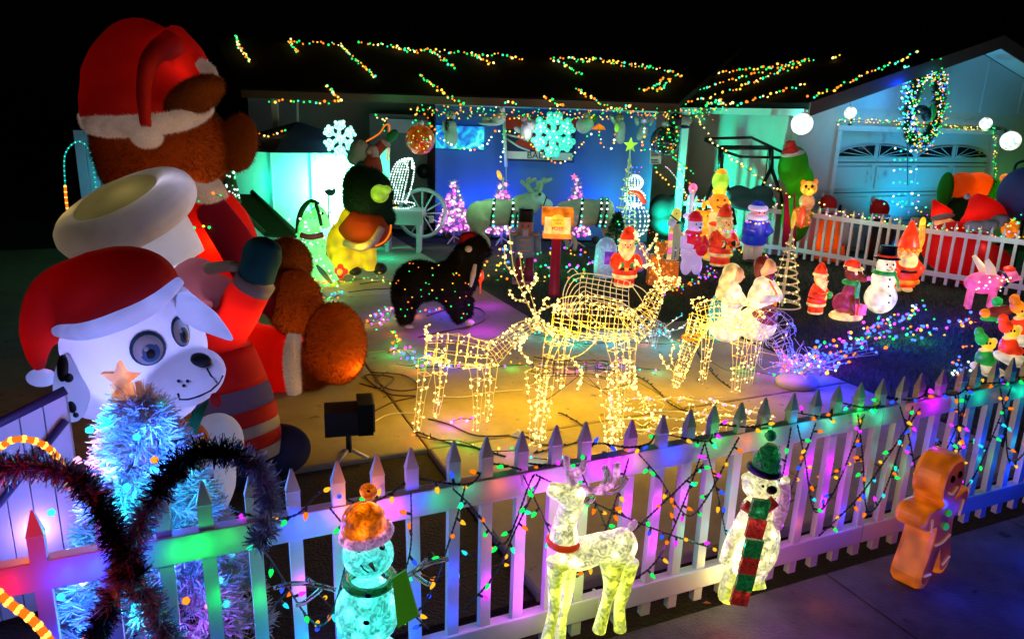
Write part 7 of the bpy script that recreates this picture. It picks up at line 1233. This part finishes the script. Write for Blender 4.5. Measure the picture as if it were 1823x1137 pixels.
# ================================================================== LIGHTS ON THE GROUND
def gstr(label, q, d, r, cols, jit=.05, lamps=.3, lp=.5, **k): return string(label, [G(x, y, .02) for x, y in q], d, r, cols, jit=jit, wire=.004, lamps=lamps, lp=lp, loff=(0, 0, .07), **k)
gstr('scattered bulb string on dark ground between nutcracker and post box, back row', [(880, 452), (920, 446), (960, 450), (1010, 448), (1060, 452)], .06, .02, 'gobmyt', .09, .9)
gstr('scattered bulb string crossing behind the post box column, middle row', [(862, 470), (900, 478), (950, 472), (1000, 480), (1060, 476)], .055, .02, 'gobmyt', .1, .8)
gstr('scattered bulb string on dark ground before the nutcracker, front row', [(862, 488), (905, 494), (950, 492), (1000, 498), (1050, 500)], .055, .02, 'gobmyt', .1, .8)
gstr('coloured bulb string round the feet of the green mitten santa', [(1060, 470), (1110, 445), (1150, 452), (1180, 470), (1200, 500)], .055, .019, 'gobmyt', .12, .7)
gstr('coloured bulb string around the amber parcels at the lawn edge', [(1175, 525), (1210, 515), (1240, 498), (1262, 482)], .06, .015, 'ogmbo', .06, .6)
gstr('coloured bulb string between polar bear and dim santa feet', [(1190, 440), (1230, 470), (1262, 492), (1300, 470)], .09, .016, 'bmyo', .12, .7)
gstr('coloured bulb string behind the blue coated child', [(1300, 450), (1340, 450), (1390, 470), (1440, 480)], .12, .016, 'oymb', .12, .8)
gstr('orange red bulb strand under the wire snowman', [(1120, 415), (1160, 412), (1205, 418)], .045, .014, 'or', .03, 0)
gstr('bright coloured bulb heap on the drive beside the rocking horse', [(548, 500), (570, 512), (600, 505), (615, 498)], .035, .014, 'oogyor', .09, .3, .5)
gstr('coloured bulb string trailing from the rocking horse toward the bear foot', [(565, 520), (590, 530), (612, 520), (570, 540)], .06, .014, 'gbwot', .05, .35, .5)
gstr('bulb string before the yellow bodied dog paws', [(615, 500), (650, 496), (680, 498), (700, 505)], .06, .014, 'ygw', .04, .5, .4)
gstr('magenta and white bulb heap on the drive left of the black dog', [(655, 575), (680, 562), (700, 545), (690, 570), (660, 582)], .04, .013, 'mwogmbt', .07, .25, .45)
gstr('yellow amber bulb strand climbing down behind the black dog hind leg', [(700, 590), (706, 610), (700, 625)], .03, .013, 'yoyg', .04, .3, .4)
gstr('blue and violet bulb heap on the drive left of the left wire deer', [(690, 628), (715, 620), (740, 640), (770, 632), (738, 650), (705, 648)], .04, .013, 'bmogmbyt', .06, .22, .55)
gstr('coloured bulb string lying under the belly of the left wire deer', [(740, 655), (790, 652), (850, 655), (910, 650), (970, 648)], .07, .013, 'mogmby', .03, .3, .7)
gstr('coloured bulb string lying beneath the black dog belly', [(740, 558), (770, 552), (800, 545)], .07, .014, 'bogtm', .03, .35, .7)
gstr('cool white and coloured bulb string along the drive edge behind the wire deer', [(930, 592), (980, 600), (1040, 612), (1100, 608), (1180, 612), (1225, 606)], .07, .013, 'gWcWto', .06, .35, .9)
gstr('coloured bulb string below the middle wire deer', [(1010, 655), (1060, 652), (1100, 648), (1140, 655), (1175, 658)], .07, .013, 'mptmbW', .04, .3, .6)
gstr('violet and green bulb string between the grazing deer and the twig bush', [(1320, 655), (1350, 662), (1380, 668), (1405, 675)], .06, .013, 'mgybm', .04, .3, .6)
gstr('coloured bulb string on the drive by the left deer front feet', [(740, 775), (775, 782), (820, 785), (870, 802), (930, 800)], .11, .011, 'gomygo', .02, .25, .45)
t = gstr('violet bulb pair lying on the drive under the left wire deer', [(800, 752), (820, 745), (840, 746)], .05, .012, 'mmp', .02, .12, .8)
gstr('orange and green bulb string by the front feet of the nearest wire deer', [(950, 815), (1000, 818), (1050, 812), (1120, 800)], .1, .011, 'ocgyo', .02, .25, .45)
gstr('upper band of blue and mixed bulbs sweeping over the dark lawn to the snowman', [(1405, 655), (1440, 632), (1490, 612), (1530, 606), (1560, 585), (1600, 570), (1640, 548)], .032, .018, 'bbomWbobgbmy', .1, .4, 2.6, lc='bbbm')
gstr('loose upper stray bulbs of the lawn band near the small santa', [(1440, 640), (1480, 630), (1520, 615), (1570, 590)], .07, .013, 'bomgb', .06, 0)
gstr('lower band of blue and mixed bulbs sweeping over the dark lawn to the pink pig', [(1460, 668), (1500, 632), (1560, 610), (1620, 600), (1680, 582), (1730, 570), (1765, 562)], .04, .018, 'bbombgboyt', .1, .45, 2.6, lc='bbbgm')
gstr('few blue bulbs on the lawn left of the toy children on the ice sled', [(1690, 640), (1712, 645), (1700, 665), (1725, 655)], .05, .013, 'bboW', .05, .3, .8)
gstr('small orange bulbs on the lawn before the pig, by the ice sled', [(1715, 618), (1732, 616)], .06, .013, 'o', .02, 0)
# twig bush
t = thing('twig_bush', 'white twig bush on a lilac mound wound with blue bulbs at the lawn edge', 'bush', G(1425, 695)); g = t.location; g = Vector(g); rg = random.Random(31); allp = []; mb = MB()
for _ in range(46):
    an = rg.uniform(0, 6.28); L = rg.uniform(.18, .42) if _ > 3 else .75; el = rg.uniform(.1, .9) if _ > 3 else .25; an = an if _ > 3 else .1+.1*_; e = Vector((math.cos(an)*math.cos(el), math.sin(an)*math.cos(el), math.sin(el)))*L; m_ = e*.5+Vector((rg.uniform(-.05, .05), rg.uniform(-.05, .05), rg.uniform(0, .06))); c = g+Vector((0, .1, .12)); q = smooth_path([c, c+m_, c+e], 4); mb.tube(q, .004, 4); allp += q
    for _2 in range(2): a = rg.choice(q[3:]); mb.tube([a, a+Vector((rg.uniform(-.08, .08), rg.uniform(-.08, .08), rg.uniform(0, .08)))], .003, 4)
mb.build('twigs', WWIRE, t, kind='stuff'); mb = MB(); mb.ell(g+Vector((0, .1, .05)), (.2, .15, .09)); remesh(mb.build('mound', pm('lilac_batting', (.5, .5, .6), .9), t), .03, 2); bulbs_on(t, [rg.choice(allp) for _ in range(90)], .012, 'bbWmbo', jit=.03)
for c, v in (('b', (0, -.1, .35)), ('b', (.3, 0, .3)), ('m', (-.2, -.1, .3)), ('b', (.1, .35, .3))): lamp(g+Vector(v), LC[c], 2.6, .04, t)
# toy children on ice sleds
def kid(label, x, y, s, capc, coat, Y=6.6, flip=1):
    return px_fig('sled_child', label, 'figure', Y, (x, 690), [('ice_sled', sh('white', .5), [(x+4*flip, y+52*s, 36*s, 13*s, 12), (x+16, y+60*s, 26*s, 11*s)]), ('coat', coat, [(x, y+30*s, 17*s, 22*s), (x+8, y+38*s, 20*s, 13*s)]), ('head', sh('yellow', .85), [(x+8, y, 14*s, 13*s)]), ('ear', sh('cream', .8), [(x+20*s, y-5*s, 7*s, 8*s)]), ('cap', capc, [(x-4, y-10*s, 13*s, 14*s, -30), (x-9, y-24*s, 9*s, 12*s)]), ('scarf', sh('cream', .6), [(x+3, y+13*s, 15*s, 5*s)]), ('eye', BLK, [(x+5, y-1, 1.6, 2.4, 0, -.12*s-.03)]), ('eye', BLK, [(x+11, y-1, 1.6, 2.4, 0, -.12*s-.03)])])
kid('toy child with green striped cap on a pale ice sled, leftmost at the right edge', 1752, 612, .85, sh('green', .8), sh('green', .55), 6.5); kid('toy child in red coat sliding on a pale ice sled beside the green capped one', 1795, 590, .9, sh('red', .85), sh('red', .6), 6.8)
kid('larger toy child with floppy orange red cap at the very right edge', 1815, 555, .9, sh('orange', .9), sh('red', .7), 7.1); px_fig('toy_turtle', 'brown and green striped toy cushion shape left of the orange capped child', 'toy', 7.3, (1772, 600), [('body', sh('brown', .5), [(1775, 555, 20, 10, -8), (1790, 552, 14, 9)]), ('rim', sh('green', .7), [(1768, 566, 22, 5, -6)]), ('head', sh('orange', .8), [(1754, 557, 9, 8)])])
px_fig('green_ball', 'small green glowing ball between the pig and the orange capped child', 'ornament', 8.4, (1775, 548), [('ball', sh('green', .9), [(1775, 537, 9, 9)])])
lamp(P(1775, 600, 6.0), (1, .6, .2), 1.6, .06)
# cords over the drive
def cord(label, q, r=.006, m=None, nub=False):
    pts = smooth_path([G(x, y, .008) for x, y in q], 6); t = thing('cord', label, 'cord', pts[0]); MB().tube(pts, r, 5).build('cable', m or WIRE, t)
    if nub:
        mb = MB(); rg = random.Random(len(pts))
        for p in resample(pts, .07): mb.tube([p, p+Vector((rg.uniform(-.03, .03), rg.uniform(-.03, .03), .012))], .006, 4)
        mb.build('sockets', WIRE, t, kind='stuff')
M_rc = pm('brown_cord', (.05, .02, .01), .6, noise=0); M_wc = pm('white_cord', (.6, .6, .5), .5, noise=0)
cord('dark cord with unlit sockets snaking between the deer on the yellow drive', [(1000, 735), (1030, 752), (1045, 770), (1030, 785), (975, 800), (950, 806)], .005, None, True)
cord('dark cord looping right from the left deer feet', [(762, 745), (800, 755), (850, 775), (930, 775), (960, 790), (1000, 790)], .006)
cord('dark cord with sockets from the left deer to the fence', [(742, 768), (790, 785), (840, 795), (900, 812)], .006, None, True)
cord('dark cord with sockets trailing behind the grazing deer', [(1230, 600), (1250, 640), (1275, 670), (1300, 690)], .005, None, True)
cord('dark cord with sockets crossing right of the middle deer', [(1060, 655), (1130, 668), (1165, 690), (1195, 720), (1235, 735)], .005, None, True)
cord('brown tangled cord beside the big bear foot', [(640, 682), (680, 690), (700, 672), (650, 668), (690, 700), (740, 705), (700, 715), (660, 735)], .006, M_rc)
cord('second brown tangled cord loop beside the big bear foot', [(660, 662), (720, 668), (745, 690), (700, 694), (668, 676), (690, 662)], .006, M_rc)
cord('pale cord running right from the black flood light', [(664, 752), (690, 738), (725, 735), (745, 738)], .005, M_wc); cord('pale cord crossing between the deer legs', [(775, 706), (830, 706), (870, 698), (930, 694)], .005, M_wc)
cord('dark cable circle on the violet drive below the black dog', [(760, 562), (800, 550), (850, 548), (865, 565), (840, 580), (790, 590), (745, 600)], .007); cord('dark cable bunch crossing the pale drive behind the black dog', [(620, 520), (660, 515), (700, 512), (690, 500), (640, 505)], .006)
t = thing('leaf_wrapper', 'pale crumpled leaf or wrapper lying on the drive', 'litter', G(922, 778)); g = Vector(t.location); MB().add([g+Vector(v) for v in ((-.06, 0, .01), (0, .05, .045), (.07, .02, .01), (.02, -.04, .015), (0, 0, .06))], [(0, 1, 4), (1, 2, 4), (2, 3, 4), (3, 0, 4)]).build('leaf', M_wc, t, smooth=False)
for x, y, lb in ((608, 760, 'tiny reddish leaf on the yellow drive by the flood light'), (1258, 1075, 'small brown dead leaf on the sidewalk below the acrylic bear')): t = thing('dead_leaf', lb, 'leaf', G(x, y)); g = Vector(t.location); MB().add([g+Vector(v) for v in ((-.02, 0, .006), (0, .012, .012), (.024, 0, .006), (0, -.012, .014))], [(0, 1, 2, 3)]).build('leaf', pm('dead_leaf', (.3, .08, .03), .8), t)
# ================================================================== BIG BULB STRINGS OVER THE NEAR FENCE
bulbm = {}
def c9(c):
    if c not in bulbm:
        mb = MB(); mb.lathe([(.005, 0), (.0095, .007), (.0105, .014), (.008, .025), (.003, .034), (.0008, .037)], (0, 0, 0), 0, 10); me = bpy.data.meshes.new('bulb'); me.from_pydata(mb.v, [], mb.f); me.update(); me.polygons.foreach_set('use_smooth', [True]*len(me.polygons)); me.materials.append(em('big_bulb_'+c, tuple(.6*a+.4*b_ for a, b_ in zip(LC[c], BC[c])), 1.5 if c in 'bm' else 1.25)); bulbm[c] = me
    return bulbm[c]
rb = random.Random(77); FC = 'oygbomygcbogymt'; nlamp = 0
def fence_string(label, pts, d=.085, lev=4, lp=.2, cols=FC):
    lev = 9999
    global nlamp
    path = smooth_path([FP(*p) for p in pts], 8); t = thing('string_lights', label, 'string lights', path[0], group='bulb strings on the near fence'); wb = MB()
    w1 = [p+FN*.004*math.sin(i*1.9)+Vector((0, 0, .003*math.cos(i*1.9))) for i, p in enumerate(resample(path, .012))]; w2 = [p-FN*.004*math.sin(i*1.9)-Vector((0, 0, .003*math.cos(i*1.9))) for i, p in enumerate(resample(path, .012))]
    wb.tube(w1, .0028, 4); wb.tube(w2, .0028, 4); i = 0
    for p in resample(path, d)[1:]:
        i += 1; c = rb.choice(cols); dr_ = Vector((rb.uniform(-1, 1), rb.uniform(-1, .5), rb.uniform(-1, .5))).normalized(); wb.tube([p, p+dr_*.022], .0055, 6)
        o = bpy.data.objects.new('bulb', c9(c)); COL.objects.link(o); o.parent = t; o.location = p+dr_*.02-t.location; o.rotation_euler = dr_.to_track_quat('Z', 'Y').to_euler(); o.scale = (.85,)*3
        if i % lev == 0: lamp(p+dr_*.045, LC[c], lp*rb.uniform(.7, 1.5)*(1.6 if c in 'bm' else 1), .012, t); nlamp += 1
    wb.build('wire', WIRE, t); return t
def topline(s0, s1): return [(s, .915+rb.uniform(-.015, .03), (-.045 if (i % 3) else .04)) for i, s in enumerate(np.arange(s0, s1, .11))]
fence_string('string of big bulbs along the left part of the near fence top rail', topline(-1.05, .1), .075, 6, .05)
fence_string('string of big bulbs along the middle of the near fence top rail', topline(.1, 1.5), .075, 6, .05)
fence_string('string of big bulbs along the right part of the near fence top rail', topline(1.5, 3.9), .08, 6, .05)
sw = [(-1.0, -.62, .45), (-.62, -.2, .38), (-.25, .1, .62), (.05, .55, .38), (.3, .95, .3), (.6, 1.15, .55), (.95, 1.62, .22), (1.5, 1.95, .4), (1.9, 2.3, .32), (2.2, 2.75, .42), (2.65, 3.1, .3), (3.0, 3.6, .4), (3.4, 3.9, .35)]
nm = ['first', 'second', 'third', 'fourth', 'fifth', 'sixth', 'seventh', 'eighth', 'ninth', 'tenth', 'eleventh', 'twelfth', 'last']
for k, (a, b, lo) in enumerate(sw):
    m_ = (a+b)/2+rb.uniform(-.05, .05); fence_string('%s sagging bulb loop from the left hanging on the near fence' % nm[k], [(a, .9, -.05), (a+(m_-a)*.35, (.9+lo)/2+.05, -.06), (a+(m_-a)*.75, lo+.05, -.06), (m_, lo, -.065), (m_+(b-m_)*.4, lo+.1, -.06), (b-(b-m_)*.2, (.9+lo)/2+.1, -.055), (b, .9, -.05)], .085, 8, .06)
for k, (a, z0, b, z1, lb) in enumerate(((-.42, .92, -.5, .35, 'crossing the acrylic snowman'), (.1, .9, 1.1, .32, 'slanting over the acrylic deer'), (.2, .35, .95, .8, 'rising right from the acrylic deer rump'), (-.72, .92, -.35, .3, 'slanting right over the left fence part beside the acrylic snowman'), (-.2, .35, .12, .88, 'rising right between acrylic snowman and acrylic deer'), (1.45, .9, 1.3, .2, 'falling left of the gingerbread man fence part'), (1.75, .25, 2.35, .88, 'rising right behind the gingerbread man arm'), (2.7, .9, 2.6, .3, 'falling right of the gingerbread man'))):
    fence_string('straight bulb strand '+lb, [(a, z0, -.06), ((a*2+b)/3+.02, (z0*2+z1)/3-.03, -.075), ((a+2*b)/3, (z0+2*z1)/3-.02, -.075), (b, z1, -.06)], .085, 8, .06)
fence_string('bulb strand lying low behind the near fence at left', [(-1.0, .3, .18), (-.8, .45, .2), (-.6, .2, .25), (-.4, .4, .22), (-.2, .3, .25), (0, .45, .2)], .08, 4, .2, 'ogycmoo')
fence_string('bulb strand lying on the bare soil behind the near fence', [(-.9, .04, .6), (-.6, .05, .5), (-.3, .04, .62), (.0, .05, .55), (.35, .05, .6)], .12, 4, .2, 'ogym')
fence_string('bulb strand hung behind the right part of the near fence', [(1.4, .5, .15), (1.8, .3, .2), (2.2, .5, .15), (2.6, .35, .2), (3.0, .5, .16), (3.4, .35, .2)], .1, 4, .22, 'gobmyc')
# colour lamps added along rail and pickets, apart from the modelled bulbs
def fs(xp, z):   # distance along the fence at a pixel column
    d = ray(xp, 850); return (F0.x*d.y-F0.y*d.x)/(FD.y*d.x-FD.x*d.y)
for xp, c, p in ((-20, 'r', 1.0), (95, 'b', 1.0), (150, 'b', 1.4), (215, 'b', 1.2), (300, 'g', .7), (345, 'g', 1.1), (400, 'g', .4), (530, 'b', 1.2), (575, 'b', .7), (612, 'o', .9), (640, 'o', .5), (692, 'm', 1.0), (735, 'b', .7), (775, 'g', .35), (830, 't', .3), (885, 'o', .6), (935, 'm', 1.3), (975, 'm', 1.2), (1020, 'm', 1.3), (1065, 'm', 1.2), (1105, 'm', .9), (1130, 'y', .4), (1185, 'b', .9), (1262, 'g', .8), (1315, 'o', .6), (1350, 'g', .9), (1410, 'c', .9), (1455, 't', .7), (1500, 'g', 1.1), (1540, 't', .6), (1590, 'o', .7), (1628, 'm', .8), (1670, 'c', .6), (1705, 't', .6), (1775, 't', .9), (1812, 'b', .6)):
    lamp(FP(fs(xp, 0), .85+rb.uniform(-.03, .05), -.075), LC[c], p*(.36 if c in 'mb' else .17), .012)
for xp, z, c, p in ((-5, .5, 'r', 1.0), (90, .6, 'b', 1), (90, .4, 'b', 1.2), (170, .4, 'b', 1), (290, .4, 'b', .9), (372, .62, 'g', 1), (378, .3, 'b', 1.1), (450, .58, 'g', 1), (455, .33, 'c', .8), (530, .6, 'm', .7), (545, .35, 'b', 1.2), (712, .62, 'c', .8), (718, .42, 'b', 1.2), (720, .25, 'b', .9), (800, .5, 'b', .8), (805, .3, 'b', .5), (875, .6, 'r', .35), (880, .4, 'm', 1.0), (932, .65, 'm', 1.3), (935, .45, 'm', 1.5), (937, .28, 'm', 1.1), (990, .5, 'm', .7), (1047, .68, 'g', .9), (1052, .4, 'g', .5), (1115, .65, 'm', 1.0), (1120, .4, 'm', 1.0), (1170, .62, 'm', 1.1), (1172, .42, 'm', 1.1), (1222, .62, 'm', .6), (1232, .42, 't', .8), (1238, .28, 't', .5), (1282, .6, 'c', 1.0), (1280, .4, 'c', .7), (1335, .65, 'm', 1.0), (1335, .4, 'm', .9), (1390, .62, 'm', .8), (1395, .35, 'm', .8), (1432, .65, 'm', 1.1), (1425, .32, 'o', .6), (1480, .62, 'm', 1.3), (1475, .4, 'm', 1.1), (1512, .3, 'b', .8), (1550, .65, 'c', .7), (1545, .42, 't', .9), (1592, .5, 't', .7), (1620, .65, 'b', .8), (1672, .6, 'b', 1.2), (1680, .35, 'b', 1.1), (1720, .55, 'b', .8), (1742, .42, 't', .8), (1785, .5, 'c', .9), (1792, .3, 'b', 1.1), (1820, .5, 'b', 1), (1840, .4, 't', .8)):
    lamp(FP(fs(xp, 0), z, -.062), LC[c], p*(.36 if c in 'mb' else .10), .012)
for s, z, off, c, p in ((2.6, .14, -.8, 'b', 1.8), (3.3, .14, -1.0, 'b', 2.6), (2.9, .16, -1.4, 'b', 2.6), (3.9, .14, -1.2, 'b', 2.2), (2.2, .16, -1.2, 'b', 1.8), (2.3, .14, -.45, 'b', .8), (3.0, .14, -.4, 'b', 1.0), (1.45, .14, -.6, 'm', .8), (1.25, .12, -.3, 'm', .3), (1.0, .1, -.25, 'r', .3), (1.6, .1, -.25, 'o', .25)): lamp(FP(s, z, off), LC[c], p, .03)  # lamps added over the sidewalk to tint it, no bulbs there
# ================================================================== FLOOD LIGHTS ON THE WALLS
for x, Y, c, p, tx, ty, sz, lb in ((870, 13.45, (.0, .12, 1), 75, 865, 300, 110, 'small blue flood light on the ground by the middle pink tree'), (1060, 13.45, (.0, .12, 1), 75, 1085, 320, 110, 'small blue flood light on the ground by the right deer statue'), (795, 13.4, (.0, .38, .8), 45, 810, 240, 100, 'small blue flood light behind the left pink tree')):
    b = P(x, 430, Y); b.z = .12; t = thing('flood_light', lb, 'flood light', b); MB().lathe([(.03, -.1), (.07, 0), (.075, .01)], b, 0, 14, rotx(-.9)).build('housing', BLK, t); mb = MB(); mb.lathe([(.06, .012), (.06, .018)], b, 0, 14, rotx(-.9)); mb.build('lens', em('blue_lens', (.05, .2, 1), 3), t); lamp(b+Vector((0, -.0, .12)), c, p, .05, t, sz, P(tx, ty, 13.9))
b = GP(-1.7, .12, 1.3); t = thing('flood_light', 'small teal flood light aimed at the side wall behind the swing frame', 'flood light', b); MB().lathe([(.03, -.1), (.07, 0), (.075, .01)], b, 0, 14).build('housing', BLK, t); lamp(b+Vector((0, 0, .1)), (.0, .9, .52), 420, .05, t, 140, GP(0, 1.5, 1.5)); lamp(Vector((2.7, 12.6, .3)), (.3, .45, .4), 14, .1, t)
lamp(P(1405, 205, 12.3), (.05, .85, .75), 6, .06)
b = GP(gs(1530), .12, -1.1); t = thing('flood_light', 'small blue flood light on the ground before the garage door', 'flood light', b); MB().lathe([(.03, -.1), (.07, 0), (.075, .01)], b, 0, 14).build('housing', BLK, t); lamp(b+Vector((0, 0, .1)), (.0, .3, .8), 260, .05, t, 120, GP(gs(1540), 1.4, 0)); lamp(GP(gs(1600), .3, -1.3), (.0, .5, .8), 150, .05, t, 110, GP(gs(1600), 2.7, 0)); lamp(GP(gs(1500), 2.3, -.7), (.03, .6, .9), 7, .05, t)
lamp(GP(gs(1720), .5, -1.6), (.2, .7, .5), 26, .06, t, 110, GP(gs(1730), 2.4, 0)); lamp(GP(gs(1790), .9, -.8), (.2, 1, .1), 6, .06, t)
lamp(P(640, 220, 12.9), (.05, .6, .35), 3, .1)

for x, y, c, p in ((1600, 620, 'b', 14), (1520, 660, 'b', 14), (1700, 610, 'b', 12), (1480, 700, 'b', 12), (1640, 570, 'b', 5), (1600, 680, 'b', 6)): lamp(G(x, y)+Vector((0, 0, .3)), (0, .02, 1), p, .04)  # blue lamps added above the lawn to tint it
for x, y, c, p in ((950, 470, 't', 1.6), (1030, 490, 't', 1.6), (1180, 440, 'g', 1.6), (900, 440, 'b', 1.6), (1330, 480, 'g', .8), (860, 590, 'm', 2.6), (800, 560, 'b', 2.2), (870, 545, 'm', 1.6), (720, 520, 'b', 1.2), (760, 600, 'm', 1.0), (1100, 600, 'c', 2.2), (1020, 610, 'c', 1.4), (690, 460, 't', 2.5), (1180, 620, 'c', 1.4)): lamp(G(x, y)+Vector((0, 0, .22)), LC[c], p*2.0, .03)  # coloured lamps added near the ground for its glow, without bulbs
for x, y, p in ((900, 730, 2.4), (1020, 725, 2.6), (1150, 700, 2.2), (1270, 700, 2.0), (780, 750, 1.8), (1000, 690, 1.4)): lamp(G(x, y)+Vector((0, 0, .55)), (1, .50, .0), p*8, .04)  # yellow lamps added over the drive, standing in for the deer bulbs

for f, A, B in ((.35, RFP[0], RFP[1]), (.8, RFP[0], RFP[1]), (.3, RFP[1], RFP[2]), (.75, RFP[1], RFP[2]), (.25, RFP[2], RFP[3]), (.6, RFP[2], RFP[3]), (.95, RFP[2], RFP[3])):
    q = A+(B-A)*f; n_ = Vector((-(A-B).y, (A-B).x, 0)).normalized(); n_ = n_ if n_.y < 0 else -n_; lamp(q+n_*1.0+Vector((0, 0, .75)), (1, .85, .8), 4.5, .08)  # fill lamps added before the back fence in place of figure glow
